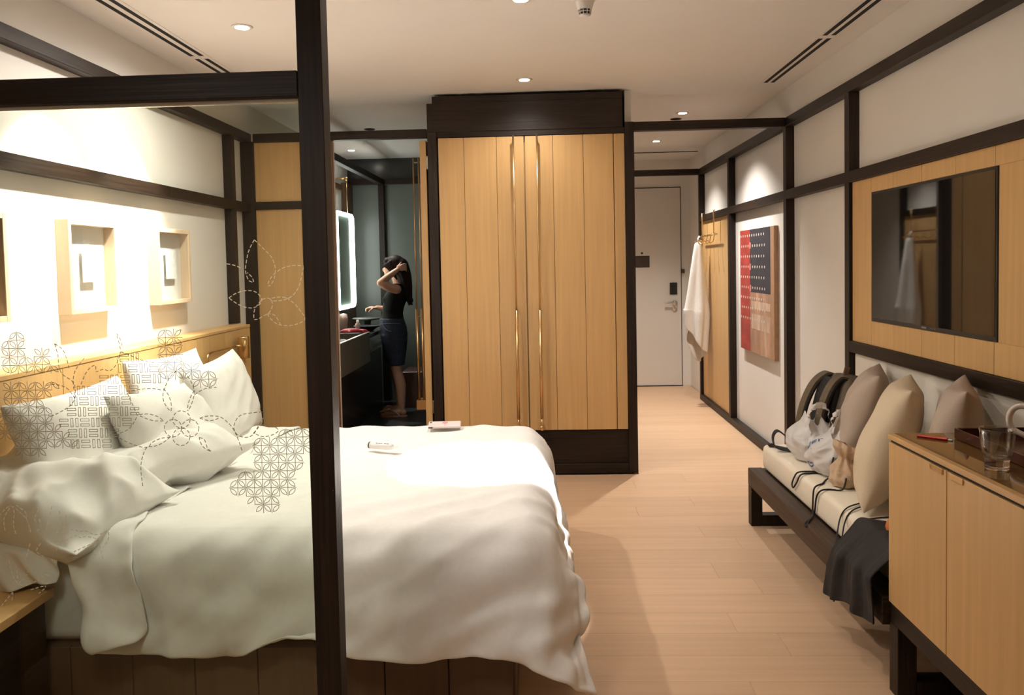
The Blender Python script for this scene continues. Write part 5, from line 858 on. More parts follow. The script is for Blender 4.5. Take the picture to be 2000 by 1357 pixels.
[-14,17,14,-18,7,-20,-31,-3,2,-30,-2,5,-31,-2,-2,-31,-2,-5,-31,0,8,-27,3,8,-18,2,8,0,-5,-24,29,-3,-24,33,-1,-4,32,-1,-2,31,1,4,31,1,-2,33,-1,3,32,0,-5,32,0,6,32,0,-3,32,-1,-1,31,-1,8,30,1,-11,32,1,8,33,0,0,34,-1,-4,32,-1,3,32,-2,-4,32,0,5,33,0,-3,31,3,2,28,1,-6,30,-2,9,29,3,-7,32,1,4,33,-1,0,32,0,2,32,-1,-3,33,0,0,33,0,-2,32,-1,4,31,0,-4,31,2,5,30,1,-6,32,-1,3,32,-1,-2,33,0,1,32,-1,4,32,-2,-7,31,-2,5,32,-2,-3,34,0,2,33,0,-4,31,3,10,28,1,-10,27,-6,8,30,-4,-6,29,-4,10,24,-1,-16,27,-3,-16,19,-3,-24,20,-3,-23,16,-4,-27,1,-3,-31,-10,-5,-28,4,-5,-31,3,-5,-30,9,-4,-29,3,-4,-32,20,2,-20,15,-1,-24,-3,-1,-27,13,-2,-27,25,2,-16,-7,3,-25],
[6,29,-12,-30,2,5,-25,4,-11,-30,-4,7,-30,-2,-6,-31,-1,-1,-29,-1,12,-26,4,-2,-21,2,8,2,-6,-21,29,-3,-24,32,-2,4,31,0,-7,30,0,3,31,2,-1,33,0,-2,32,0,3,32,1,0,32,-1,-2,32,0,-1,31,0,7,31,0,-6,33,0,0,32,0,1,33,-2,0,32,-1,-1,32,-1,3,33,0,-4,32,0,2,31,0,3,30,1,-1,33,1,-2,29,0,4,29,3,-5,32,0,3,31,0,2,33,0,-1,33,-1,-4,31,0,2,32,-1,2,32,1,-2,33,0,0,30,1,1,31,0,-3,32,-1,1,32,-1,1,32,-2,-1,32,-1,1,32,-2,-2,33,0,2,32,0,-1,33,-1,0,32,0,0,31,-1,5,29,-3,-4,29,-3,1,26,-3,7,25,-2,-13,22,-3,-22,22,-3,-21,21,-4,-23,11,-3,-27,-3,-4,-30,-1,-5,-31,-1,-5,-31,4,-5,-29,8,-4,-31,10,-5,-28,8,-4,-28,19,5,-17,10,-1,-23,6,-1,-29,15,-1,-20,18,1,-17],
[2,28,-5,-29,1,5,-28,5,1,-30,-4,-2,-29,-3,-5,-31,2,-2,-26,0,15,-25,2,-8,-26,2,6,4,-4,-18,27,-4,-21,33,-2,1,32,0,-2,31,-2,1,30,2,3,33,0,-1,31,2,-3,31,0,4,31,0,-6,32,-1,4,32,1,1,33,1,1,32,0,-5,33,-1,2,31,-2,-1,32,-1,0,33,0,1,32,-1,-2,32,0,2,32,-1,0,32,0,1,32,0,-1,31,0,2,29,2,1,29,3,-1,31,1,2,32,0,-5,33,-1,2,31,-1,-2,33,0,-2,32,1,5,33,-1,-1,30,-1,2,31,1,-4,31,0,0,32,-1,1,32,-1,-1,33,-1,-1,32,-1,3,33,0,-1,31,-2,1,32,0,-1,32,-1,4,32,-1,-7,30,-2,6,30,-2,-2,27,-3,9,21,-3,-17,27,-3,-16,19,-3,-26,20,-5,-20,6,-4,-30,0,-4,-31,1,-5,-30,-2,-5,-29,8,-4,-30,6,-5,-31,4,-5,-29,25,-6,-17,4,4,-28,23,-2,-16,5,-1,-29,-2,0,-32,21,-4,-16],
[-1,30,8,-31,-2,-9,-29,2,4,-27,1,10,-24,-3,-17,-29,2,5,-28,1,11,-25,3,-12,-30,0,4,1,-6,-19,31,0,-15,32,-2,5,34,-2,-5,31,-2,-1,32,0,-1,31,3,9,33,-2,0,29,2,-6,30,2,2,33,0,-5,31,1,9,32,1,-7,33,-1,3,32,-1,-3,32,-2,-1,32,-1,3,32,0,-5,32,-2,5,32,-1,-4,33,0,3,32,0,-2,32,0,5,32,0,-4,31,0,3,29,2,1,29,4,-3,31,0,4,32,-1,-6,32,-1,6,32,1,-1,32,0,-8,31,-1,8,33,0,7,29,2,-15,33,-2,3,31,-1,1,34,0,-2,32,0,6,32,-2,-6,32,-1,4,31,-1,0,33,-1,-3,32,0,5,31,-1,-7,31,-1,9,32,-2,-6,26,-4,11,24,-3,-12,20,-3,-26,27,-4,-15,13,-3,-26,2,-4,-32,8,-5,-31,-7,-7,-29,5,-6,-29,-1,-4,-31,5,-5,-32,20,-5,-22,11,-6,-26,19,2,-17,3,-6,-28,15,3,-24,13,-3,-24,3,-2,-32],
[-8,23,-16,-25,3,18,-29,0,-14,-30,2,12,-18,1,-11,-25,2,7,-31,0,11,-29,0,-8,-30,4,-15,0,-6,-16,37,-3,1,30,-3,-12,34,2,6,32,-3,-3,32,-1,5,31,2,-7,34,-4,1,30,3,10,30,2,-3,30,3,0,33,-1,-8,31,3,14,31,0,-11,32,-2,3,32,-2,0,32,-1,-4,33,-1,7,31,-1,-8,32,-1,4,33,0,-3,33,0,4,32,0,-5,32,-1,8,32,-1,-5,31,1,2,30,4,5,29,2,-10,31,-1,10,32,-2,-11,32,-1,8,32,-1,8,30,2,-14,30,3,11,34,-2,2,31,-1,-7,32,1,-6,33,0,6,32,-1,-8,31,-2,8,31,-2,-4,32,0,3,33,1,-4,33,0,3,32,-1,-4,30,-2,8,32,-2,-7,29,-3,13,18,-4,-20,28,-4,-14,14,-4,-29,22,-5,-24,10,-3,-27,-10,-5,-30,10,-7,-29,-6,-5,-31,2,-4,-31,9,-5,-25,8,-8,-28,22,-5,-22,11,-4,-28,12,-4,-21,-8,-4,-31,16,-1,-26,31,8,-9],
[10,27,6,-32,2,3,-30,3,-1,-26,3,5,-20,1,-9,-27,1,7,-31,-4,0,-30,-1,12,-28,0,-5,2,3,-24,34,-1,-10,30,-4,-12,32,0,-1,32,-1,8,33,-2,-1,33,0,5,33,-2,0,32,2,-4,30,2,3,29,2,2,32,0,5,32,3,-11,30,-1,6,31,0,-4,32,-2,0,32,0,0,32,-1,-4,32,-1,4,32,-1,-4,33,0,2,33,0,-2,31,-1,5,33,-1,-5,32,-1,4,31,0,1,31,2,-2,30,3,6,31,1,-8,31,-1,4,32,-2,-6,34,-3,2,31,0,10,28,5,-11,32,0,1,31,2,6,33,0,-4,31,-1,-3,32,-2,9,31,0,-8,33,-1,3,31,-1,-1,33,0,0,32,-1,-5,33,0,7,31,-2,0,31,-2,-1,30,-2,11,24,-6,-17,17,-4,-25,27,-5,-16,15,-4,-27,-1,-4,-32,7,-6,-29,-5,-5,-30,3,-5,-30,1,-6,-29,4,-7,-29,15,-5,-23,12,-5,-27,23,-4,-19,4,-3,-30,5,-8,-23,5,-1,-28,13,2,-24],
[6,28,-1,-30,1,2,-31,3,-8,-26,6,12,-23,2,-6,-31,-2,0,-31,-2,5,-29,-2,11,-26,1,2,7,-1,-19,27,2,-25,31,-3,2,33,-2,-4,32,0,-1,32,-1,2,32,-1,-3,33,-1,3,32,0,3,32,1,-1,31,2,0,30,2,4,32,1,8,28,0,-17,32,1,8,32,-2,2,31,0,-4,31,0,-1,32,-2,-3,33,0,2,33,0,-2,32,0,2,32,-1,-3,32,-1,4,32,-1,-1,32,-1,0,32,1,2,30,2,-1,30,2,1,32,0,-2,32,-2,1,33,-1,0,32,-2,0,32,1,6,28,5,-6,30,3,0,33,-1,-2,31,-2,1,33,-1,4,31,0,-3,31,-1,0,32,-1,-2,33,0,-1,32,0,0,33,-1,4,31,-2,-3,30,-3,8,28,-2,1,23,-6,-19,24,-4,-18,22,-5,-21,16,-4,-25,5,-5,-31,-2,-6,-30,1,-5,-29,-2,-6,-30,4,-7,-28,5,-7,-26,9,-4,-27,24,-4,-19,9,-5,-29,8,-7,-26,9,-5,-25,17,-1,-27,-15,0,-26],
[6,27,8,-30,2,-11,-31,4,1,-28,5,1,-28,3,6,-29,-1,-5,-31,-4,4,-27,-1,14,-24,1,5,0,0,-24,31,2,-20,30,-4,-8,32,-1,-1,33,0,2,32,-1,-3,33,-1,4,32,-2,0,32,0,2,32,0,0,30,2,0,32,0,-1,31,4,2,30,0,-4,30,0,-3,30,-1,9,33,-2,-2,31,2,0,32,-1,-2,33,0,-1,32,0,1,32,0,-2,33,-1,1,32,-1,2,32,-1,-1,32,-1,0,32,-1,0,32,1,1,30,2,0,31,2,-4,31,-2,2,32,-1,-1,32,-1,7,34,0,-5,32,2,5,28,4,-3,31,0,-3,30,-2,2,32,0,-6,31,0,12,32,0,-7,32,0,0,32,-1,-1,33,0,-1,33,0,2,31,-3,-2,30,-3,13,27,-4,-4,24,-5,-19,24,-5,-17,23,-5,-22,16,-3,-28,5,-5,-29,-5,-7,-29,0,-6,-30,2,-6,-28,6,-9,-26,4,-8,-28,4,-1,-26,17,-7,-27,13,-3,-23,10,-8,-26,9,-8,-24,16,4,-22,-1,2,-31],
[-1,28,-8,-28,1,6,-28,3,-5,-31,2,7,-30,5,-5,-29,3,2,-31,-3,-5,-27,0,15,-21,1,8,1,-2,-22,29,0,-27,30,-2,-2,33,0,-1,32,-1,5,33,-1,-2,32,-1,-4,32,-1,4,33,-2,-1,31,0,2,31,1,3,29,3,-6,32,1,6,30,0,-7,30,0,1,33,2,1,32,-4,6,29,2,-8,33,1,2,32,0,2,32,0,0,33,-1,1,33,0,3,31,-2,-6,32,-1,2,31,-1,0,32,0,-1,33,1,-6,31,3,12,31,1,-7,32,-1,1,31,-1,2,32,-1,0,33,0,0,34,0,1,30,1,0,30,3,-4,31,-4,-2,28,0,10,32,4,-8,32,-2,0,31,1,0,33,-1,0,33,1,0,33,-1,-2,30,-3,7,31,-2,6,26,-6,-6,27,-5,-14,20,-5,-23,24,-5,-23,13,-5,-21,-2,-7,-32,5,-5,-29,-3,-5,-30,10,-8,-27,6,-9,-28,2,-10,-27,9,-2,-24,12,-7,-29,2,-1,-26,14,-8,-23,6,-10,-27,8,1,-28,20,11,-12],
[2,29,-3,-33,-2,3,-28,3,5,-28,1,-9,-28,6,14,-28,5,-11,-33,-1,2,-26,0,13,-21,1,10,2,-1,-22,25,1,-32,33,-3,6,33,-2,-4,31,-1,-1,33,0,0,31,-1,4,33,-2,-5,32,-1,6,32,-1,-1,32,-1,0,31,2,7,29,3,-13,31,-1,8,29,0,-2,30,0,13,35,1,0,28,4,-16,33,-1,7,32,-1,-5,33,0,1,33,1,3,31,-3,-7,32,-1,6,32,-1,-5,32,-2,2,31,1,4,34,0,4,31,3,-12,30,0,9,31,1,-5,32,-1,1,33,0,1,33,0,0,33,0,-4,32,-1,3,30,1,4,32,-2,2,33,-1,-10,27,1,17,32,0,-9,29,5,-5,32,-1,-2,34,1,-1,30,-4,10,31,-1,-3,30,-4,3,31,-5,-3,22,-4,-20,28,-6,-13,21,-6,-23,9,-5,-30,-3,-5,-29,-3,-7,-31,15,-4,-27,1,-10,-29,9,-8,-23,-7,-9,-31,4,-9,-30,26,1,-19,9,-8,-29,3,-6,-24,21,-6,-22,-13,-4,-24,11,4,-27],
[0,25,13,-28,3,-10,-27,3,7,-30,0,-2,-30,3,-5,-29,8,7,-32,0,-2,-27,1,8,-18,0,10,-6,-2,-26,33,-1,-18,29,-3,-15,32,0,4,32,0,4,33,-1,3,31,-1,-4,33,-2,4,32,-1,-2,30,-2,5,33,1,-7,30,3,8,33,-1,4,30,1,-12,33,-1,2,31,0,7,28,-1,-5,31,4,8,30,2,-9,33,0,1,33,0,1,33,-1,-3,31,-1,5,32,-1,-6,33,-1,3,32,-1,-1,33,-1,-3,29,2,10,30,3,-9,33,0,7,32,-1,-2,32,0,-1,32,0,0,33,0,-4,32,0,4,32,-1,-2,32,-1,-1,31,0,5,31,0,-7,31,0,8,32,-2,0,29,4,-4,31,2,-5,31,-1,10,31,-3,-5,31,-3,4,31,-3,-1,29,-5,-6,31,-3,-10,19,-5,-25,26,-5,-18,7,-7,-29,1,-6,-32,-5,-5,-30,0,-8,-30,18,-10,-23,1,-9,-28,9,-9,-30,-9,-6,-28,3,-11,-29,20,-3,-24,14,-5,-22,13,-5,-21,9,-3,-25,-25,-1,-18],
[8,27,-6,-31,2,0,-31,2,1,-30,2,0,-29,3,2,-29,7,-5,-31,4,1,-26,1,10,-18,0,10,-6,-1,-26,27,-3,-25,32,-3,2,33,0,-2,32,0,0,31,0,2,32,-2,2,32,-1,-3,32,-2,3,32,-2,2,33,-1,5,31,2,-7,29,4,1,33,0,1,32,-1,-6,31,0,5,31,-1,7,31,-1,-9,29,4,4,31,3,-4,33,-1,-1,32,-1,2,32,-1,-2,33,0,1,31,-2,-2,33,0,0,33,-1,1,32,-1,-2,31,2,7,30,3,-6,31,-1,4,31,1,0,33,0,-2,32,-1,1,32,0,-3,32,-1,1,32,-1,0,32,-1,-1,31,-1,5,31,1,-6,31,0,1,29,4,5,30,1,-1,32,-1,-3,32,-2,3,31,-4,-1,31,-3,0,31,-5,-3,25,-4,-18,24,-5,-19,20,-5,-23,13,-5,-27,-2,-7,-32,4,-7,-30,1,-8,-27,10,-12,-29,2,-9,-26,-2,-11,-30,5,-5,-29,-7,-7,-28,24,-6,-18,11,-6,-25,6,-7,-28,21,2,-23,-20,1,-14],
[6,29,0,-31,1,0,-32,2,0,-31,2,1,-31,2,0,-29,6,1,-30,8,-1,-26,1,7,-16,0,12,-9,0,-25,26,-3,-26,32,-4,0,32,0,-2,32,-1,1,32,-1,0,32,-1,3,32,-1,-1,32,-2,1,33,-2,-2,32,-1,1,34,-1,3,28,6,0,31,3,-4,32,-2,1,32,-2,1,31,-1,1,33,-4,2,29,5,-1,30,4,-1,31,2,-1,32,-1,0,32,-2,0,32,0,4,34,-2,3,31,0,-7,31,0,-1,33,0,0,33,-1,0,31,2,2,30,1,0,30,2,3,32,-1,-2,32,0,-2,32,-1,-1,32,-1,0,33,0,0,31,-2,0,33,-1,-1,31,0,2,31,1,-2,32,1,2,30,2,3,30,0,-4,30,-1,2,32,-4,-1,31,-3,1,31,-5,-4,26,-4,-17,19,-5,-25,26,-4,-18,8,-5,-30,1,-8,-32,7,-9,-27,7,-13,-25,9,-8,-30,-5,-9,-30,5,-10,-28,-9,-4,-29,9,-11,-26,7,-5,-26,21,-4,-19,-3,-5,-31,21,2,-16,-1,-5,-28],
[6,27,3,-31,2,-3,-31,2,2,-32,2,1,-31,2,-1,-31,5,3,-29,9,-6,-26,3,10,-17,0,13,-10,0,-26,25,-3,-26,33,-4,0,33,-2,-1,31,-1,3,30,0,-3,33,-2,-3,30,-1,8,33,-1,-5,33,-2,-1,33,-1,-1,32,-2,6,31,4,-3,30,5,4,31,-1,-4,32,-2,0,31,-2,1,34,-3,1,31,2,-1,30,4,3,30,4,-2,31,0,-2,32,-2,2,32,-1,-3,34,-3,6,30,1,5,31,1,-10,32,1,1,33,0,-3,33,-1,3,31,0,0,31,2,0,29,1,5,30,1,-8,33,-1,3,33,-1,2,33,-1,-5,32,-1,2,33,-1,-2,31,-2,4,31,1,-1,30,2,-2,30,2,9,31,2,-11,32,-3,2,31,-2,0,32,-4,4,32,-4,-5,19,-5,-24,27,-5,-18,20,-4,-22,6,-7,-32,10,-9,-28,2,-12,-27,8,-9,-29,2,-8,-29,-4,-12,-26,4,-6,-30,9,-8,-26,0,-12,-28,12,-5,-23,0,-5,-27,12,-3,-24,9,2,-27,21,-4,-20],
[6,29,-3,-31,-1,8,-31,3,-4,-31,3,1,-32,4,-6,-30,5,13,-32,6,-3,-25,7,0,-19,-1,12,-10,1,-25,27,-4,-23,32,-4,-8,30,-3,11,33,-3,-5,31,0,6,34,-5,3,29,4,-14,32,-1,12,32,-3,-5,31,1,-2,33,-2,-2,31,2,10,29,4,-12,34,3,3,29,-4,2,32,-2,1,33,-1,-2,34,-1,2,31,2,-2,28,4,1,31,4,-1,32,-2,-5,33,-3,8,33,-3,-2,31,0,2,32,0,8,28,4,-16,33,2,5,34,-2,-3,32,0,1,31,-4,8,31,6,-5,31,-4,10,29,6,-16,34,-2,4,32,0,1,33,-1,-3,32,-2,6,31,-3,-7,32,0,5,31,2,2,30,1,-5,31,5,10,31,-1,-8,33,-4,1,32,-4,-1,31,-4,-5,18,-5,-26,28,-5,-14,15,-6,-28,16,-7,-27,0,-11,-29,3,-9,-30,8,-9,-28,-10,-14,-25,8,-7,-29,9,-7,-28,0,-10,-27,16,-10,-23,-1,-9,-30,6,-4,-26,2,-3,-28,26,-7,-14,5,12,-25],
[8,25,12,-32,4,2,-32,3,-8,-31,2,-5,-30,3,4,-31,5,-1,-30,7,7,-27,7,-1,-25,1,10,1,-4,-20,19,-1,-33,27,-6,5,32,-1,-3,34,-3,-2,33,-4,-2,35,-3,3,30,2,11,31,1,-13,33,-4,7,28,3,-1,31,1,-2,33,-2,-3,30,6,8,28,2,-9,31,-4,6,33,0,0,33,-1,0,33,-1,-3,33,1,1,32,1,3,29,5,-6,28,0,5,33,-2,-4,34,-3,0,31,-2,2,34,-1,-2,31,1,13,27,8,-14,34,-1,1,29,-7,10,29,-1,10,34,0,3,33,5,-4,33,-1,-4,32,2,-10,32,2,-6,33,-1,5,32,-3,-5,30,-5,10,31,4,-7,32,0,-1,33,1,5,31,2,-7,32,3,2,30,-4,-2,34,-2,3,31,-4,-8,15,-7,-27,29,-4,-14,20,-7,-25,6,-9,-30,-1,-10,-31,10,-8,-28,-10,-15,-24,8,-12,-30,3,-7,-27,7,-6,-26,10,-10,-26,-5,-14,-26,17,-6,-23,5,-7,-27,10,-1,-26,22,-4,-10,19,1,-20],
[5,27,-10,-30,5,7,-32,2,-5,-29,2,0,-31,4,2,-31,5,2,-31,5,-4,-28,8,14,-28,3,-6,2,-6,-21,26,2,-20,31,-9,9,30,-5,-10,29,0,5,32,-2,-5,31,-2,2,32,-2,-2,31,0,7,32,-2,0,31,1,5,29,4,-8,30,-1,1,30,1,-2,28,2,1,30,2,-4,33,-1,-1,33,1,-3,31,-1,6,32,0,-3,33,0,-1,30,1,10,29,4,-7,34,-3,-1,31,-1,2,32,-2,0,32,0,0,34,0,-1,28,-1,17,30,5,-7,28,-7,0,32,-3,-6,32,3,0,31,-2,-4,34,0,-1,33,6,3,34,3,1,34,0,2,30,-4,7,31,-3,1,32,2,-5,31,3,-8,34,1,-1,31,1,5,32,3,-6,33,-3,0,34,0,0,30,-4,-11,13,-8,-31,31,-3,-11,16,-8,-26,2,-10,-31,6,-10,-28,-2,-12,-28,10,-12,-28,1,-12,-28,-7,-10,-27,8,-8,-26,5,-8,-26,9,-14,-22,4,-9,-25,17,-3,-21,18,-5,-20,7,-5,-29,24,2,-5],
[8,29,7,-31,2,-8,-30,1,4,-30,5,3,-31,3,-2,-30,5,-4,-31,7,4,-32,8,5,-26,0,-12,10,-10,-9,28,3,-13,25,-9,-2,30,-1,1,28,-1,-3,29,-4,4,31,2,-5,30,-2,1,31,-1,-2,29,0,3,31,-1,6,31,2,4,31,2,-9,30,-3,1,29,2,-3,28,4,3,29,-2,-2,31,6,0,33,-3,1,31,-1,1,33,2,-2,29,0,-2,34,-3,3,30,4,6,32,0,-3,33,-2,-1,31,-2,-3,30,3,3,28,-4,6,32,3,4,30,-4,-8,31,-1,2,33,1,-4,31,-3,3,34,-1,1,31,0,1,33,1,2,33,5,2,32,-3,-7,30,1,-3,33,1,4,32,1,-4,32,3,1,34,4,-6,32,1,3,34,1,-5,35,1,-1,31,-5,-14,10,-9,-33,35,-2,-8,12,-11,-30,0,-12,-32,6,-11,-28,9,-10,-29,0,-14,-27,2,-13,-27,0,-11,-25,-1,-11,-29,0,-8,-25,-4,-15,-24,24,-3,-22,12,-10,-24,21,-1,-17,13,1,-25,7,-14,-24],
[5,30,1,-32,-2,-2,-27,0,-4,-30,6,0,-30,4,-3,-31,6,-4,-31,7,3,-32,4,-3,-28,2,-8,8,-12,-16,37,-7,-5,26,2,2,27,-3,-3,29,-2,0,28,-1,1,29,-4,-2,29,6,4,31,-4,-4,29,2,1,31,-1,2,31,-4,0,26,11,9,28,-7,-14,32,5,6,31,-2,-3,29,4,2,27,-4,-7,30,7,8,32,-6,-10,32,3,4,31,3,2,34,-2,0,27,-6,-2,34,2,3,30,0,-1,31,1,-1,29,-4,0,32,3,1,30,-4,1,33,2,0,30,-2,-1,32,2,5,33,1,-2,32,-5,-4,31,1,1,32,1,0,32,0,0,30,4,1,34,1,-1,33,-2,-5,31,2,0,31,1,2,33,-2,-6,33,4,-3,33,3,-2,31,2,-2,29,-9,-17,22,3,-19,30,-4,-14,17,-10,-28,-2,-14,-31,9,-10,-27,1,-14,-28,8,-14,-24,-4,-13,-26,-1,-13,-26,-3,-13,-28,-5,-6,-32,14,-13,-21,3,-6,-28,10,-17,-23,19,2,-19,18,-2,-21,18,-1,-21],
[-1,25,-15,-27,1,11,-25,-4,-17,-30,8,4,-30,3,-4,-31,9,2,-30,0,-10,-31,9,2,-26,-2,-14,13,-11,-8,29,-11,-17,31,3,13,29,-3,2,27,-4,-5,28,-3,-2,27,5,6,29,-8,-9,28,8,6,27,-3,-6,31,7,8,29,-10,-9,29,8,7,32,2,0,27,-4,-4,28,2,-4,30,3,3,34,2,3,28,-6,-7,29,10,7,30,-9,-9,29,4,2,30,-10,-4,31,6,6,30,-8,-8,32,6,7,27,-2,-1,32,-1,-5,33,-1,0,29,3,7,33,-6,-6,31,4,5,32,-2,-2,34,0,0,30,4,5,32,-2,-4,31,-1,-2,31,3,3,30,-2,-3,34,-1,-4,33,6,2,29,-1,1,32,-1,-6,33,5,3,32,-1,-8,30,4,2,30,-4,-8,32,0,-9,15,-10,-23,28,7,-14,11,-16,-24,18,-2,-28,1,-16,-26,15,-8,-23,-4,-17,-25,2,-11,-28,-7,-13,-23,12,-14,-26,8,-12,-30,-4,-6,-30,16,-16,-19,-8,-12,-30,3,-6,-24,24,5,-16,12,-11,-24],
[-9,18,-20,-13,11,20,-24,-5,-15,-31,1,-3,-29,7,-1,-29,1,-8,-31,10,0,-30,4,-5,-28,2,-6,12,-13,-11,38,-7,-5,29,-12,-9,27,6,15,28,-9,-7,26,0,0,28,-7,-6,27,10,11,28,-6,-11,27,5,0,31,-8,-5,28,10,11,29,-5,-12,32,-1,5,27,7,2,28,2,-2,30,-3,-7,25,12,10,28,-10,-12,28,7,5,32,-3,-1,31,-4,-5,31,1,6,32,-6,-6,28,5,5,27,0,-3,29,1,0,31,4,8,34,-1,2,31,-3,-5,33,0,5,30,-6,-9,33,0,-2,30,7,9,29,-9,-10,34,-1,-2,32,5,6,29,-4,-4,33,3,-1,30,8,7,33,-1,-3,28,-2,-2,34,4,1,31,-3,-9,31,7,6,30,-4,-9,32,7,0,35,3,-6,21,-12,-23,3,-21,-26,21,0,-21,7,-12,-26,22,-2,-26,-1,-20,-24,19,-2,-24,-12,-15,-22,5,-12,-25,-6,-14,-28,18,-6,-24,15,-12,-28,-7,-14,-24,12,-11,-27,-11,-11,-27,7,-8,-23,26,8,-15],
[14,23,-6,-28,2,4,-29,3,-3,-25,-1,-9,-28,4,-5,-27,8,0,-27,2,-10,-29,9,-3,-25,1,-9,7,-18,-14,36,-7,-2,30,0,8,30,-9,-5,26,-6,1,30,-2,-2,25,2,7,29,-3,-7,27,7,2,27,-1,-3,30,4,4,29,-9,-9,26,13,10,32,-6,-3,27,1,-5,28,3,-2,29,2,-2,29,-6,-6,30,8,5,28,-2,-3,29,1,1,29,0,1,29,-3,-6,30,2,8,30,-3,-5,31,1,1,30,3,3,28,-4,-3,28,6,6,32,1,1,30,-9,-6,30,3,3,33,5,2,29,-10,-9,32,4,4,31,3,5,31,-4,-6,31,1,-1,31,5,4,32,-2,-3,29,-1,-1,30,2,-1,33,0,-6,30,4,2,30,-2,-5,30,4,0,32,0,-7,30,1,-9,26,-6,-17,7,-16,-25,9,-15,-23,13,-7,-25,13,-4,-24,8,-10,-20,14,-6,-25,7,-13,-24,-1,-14,-21,6,-7,-23,-1,-15,-28,1,-14,-25,14,-5,-24,-7,-15,-25,11,-8,-26,2,-7,-26,9,-14,-23],
[-4,16,-16,-25,-5,-3,-26,9,-1,-26,1,-8,-25,10,0,-27,-5,-13,-25,17,6,-27,2,-13,-23,2,-9,9,-18,-11,34,-16,-5,26,-4,2,28,-5,2,28,-2,1,31,5,4,26,-10,-3,27,12,8,27,-4,-7,28,0,-3,29,3,-1,27,-1,-4,29,-1,1,29,-2,2,27,3,0,28,6,-4,28,-2,-4,28,-4,-6,31,0,2,28,4,2,30,7,1,26,-11,-6,29,1,-1,31,-8,0,31,8,2,29,1,0,30,-1,1,31,3,4,28,-2,-2,29,2,0,30,-1,-1,30,1,3,29,1,-3,31,2,-2,29,-3,3,31,0,0,31,3,-2,29,-1,3,34,-5,-4,29,1,0,30,3,2,29,3,-2,33,-1,-4,29,-1,-4,30,1,-1,31,-4,-5,29,-4,-6,28,6,-9,24,-2,-10,11,-8,-24,8,-14,-23,8,-13,-25,11,-9,-28,27,6,-14,-1,-15,-23,8,-7,-23,7,-11,-20,9,-15,-23,17,-14,-21,-9,-5,-27,-7,-7,-25,11,-13,-25,4,-10,-26,7,-8,-25,8,-10,-23],
[3,14,-6,-21,1,-13,-27,3,-4,-23,4,-6,-27,5,-7,-27,6,-4,-26,0,-5,-21,19,-3,-23,-2,-14,9,-19,-8,29,-21,-6,28,-7,3,26,-7,-2,28,-2,0,27,6,0,27,-10,-4,28,1,10,27,12,-1,29,-7,-5,27,3,-3,29,1,-2,29,1,0,30,-3,0,24,-12,-1,26,15,-3,30,5,-2,29,0,-2,27,-7,-6,30,0,5,27,10,-2,28,0,-1,28,-15,-7,30,3,6,31,-6,-4,30,5,2,30,-1,1,29,4,2,31,-1,2,28,5,0,28,-2,-1,30,11,4,31,1,-1,26,-8,-5,29,1,2,32,1,0,30,2,0,30,-2,1,33,-5,-2,28,-3,-1,27,5,1,30,-4,-4,32,5,-2,29,1,-4,32,0,-2,28,4,3,29,-2,-7,25,-5,-13,29,12,-4,11,-15,-24,9,-10,-25,7,-14,-23,14,-5,-19,14,-5,-22,19,0,-20,4,-17,-23,5,-12,-22,2,-12,-22,20,-5,-18,1,-12,-28,-1,-7,-25,4,-10,-19,8,-6,-24,5,-13,-25,7,-5,-27],
[11,16,-13,-26,8,-4,-23,-3,-15,-28,-1,-9,-22,10,-4,-29,6,-6,-23,-12,-13,-23,24,-2,-18,5,-10,4,-24,-10,32,-18,-2,24,-18,-1,26,2,3,25,-8,-8,29,-5,-2,30,6,-1,20,-19,3,26,17,0,31,-2,1,29,-2,-2,23,13,-5,32,7,1,21,-22,-1,33,0,-1,30,0,0,24,13,-8,31,14,5,30,-1,2,28,-14,-9,30,-6,3,26,14,-3,30,3,2,28,-11,-1,28,3,0,29,-11,-7,30,6,6,27,-7,-4,34,0,0,30,9,7,24,3,1,30,-6,-1,25,19,0,31,1,1,30,-6,-4,30,2,2,30,1,-1,28,-7,0,33,-8,-4,27,10,8,29,2,-3,28,-3,-4,31,0,-6,32,5,-1,26,10,10,30,-2,-3,27,2,-3,29,-3,-11,22,-13,-16,19,10,-17,12,-16,-24,7,-12,-19,11,-10,-22,18,0,-19,-2,-13,-23,18,-11,-22,12,-6,-19,8,-9,-21,4,-8,-25,20,-6,-17,-16,-8,-25,6,-7,-23,24,-6,-15,12,-18,-25,7,-11,-30],
[14,24,-8,-27,-3,-13,-29,12,-5,-21,-10,-18,-23,4,-10,-22,-17,-1,-26,10,-17,-21,20,-1,-16,13,-5,0,-22,-14,10,-37,-9,30,0,3,33,-2,3,24,-11,-6,23,-3,-2,24,-10,-7,33,-7,4,29,0,0,24,7,0,28,0,-2,32,-3,2,17,24,-10,27,-15,2,29,5,3,31,-12,-6,32,-7,1,31,11,4,27,20,-2,29,10,0,25,-17,-1,26,-17,-2,32,3,0,25,17,-7,27,-7,2,30,12,0,28,-14,-1,26,9,4,33,6,6,32,-2,-2,29,-2,-1,27,-5,-3,32,-5,-1,20,25,0,31,0,2,27,-9,-3,28,-6,-1,32,-3,-2,24,14,11,31,10,9,31,-2,-6,28,-2,-6,31,0,-8,28,10,9,30,-5,-5,28,6,5,30,2,-6,18,-10,-11,16,-20,-21,24,14,-13,14,-19,-19,16,-5,-23,21,-5,-9,1,1,-25,11,-11,-28,20,-13,-13,6,-9,-23,8,-8,-24,19,-6,-17,2,-8,-29,13,-14,-16,-15,2,-26,15,-9,-22,7,-13,-23,28,-6,-12],
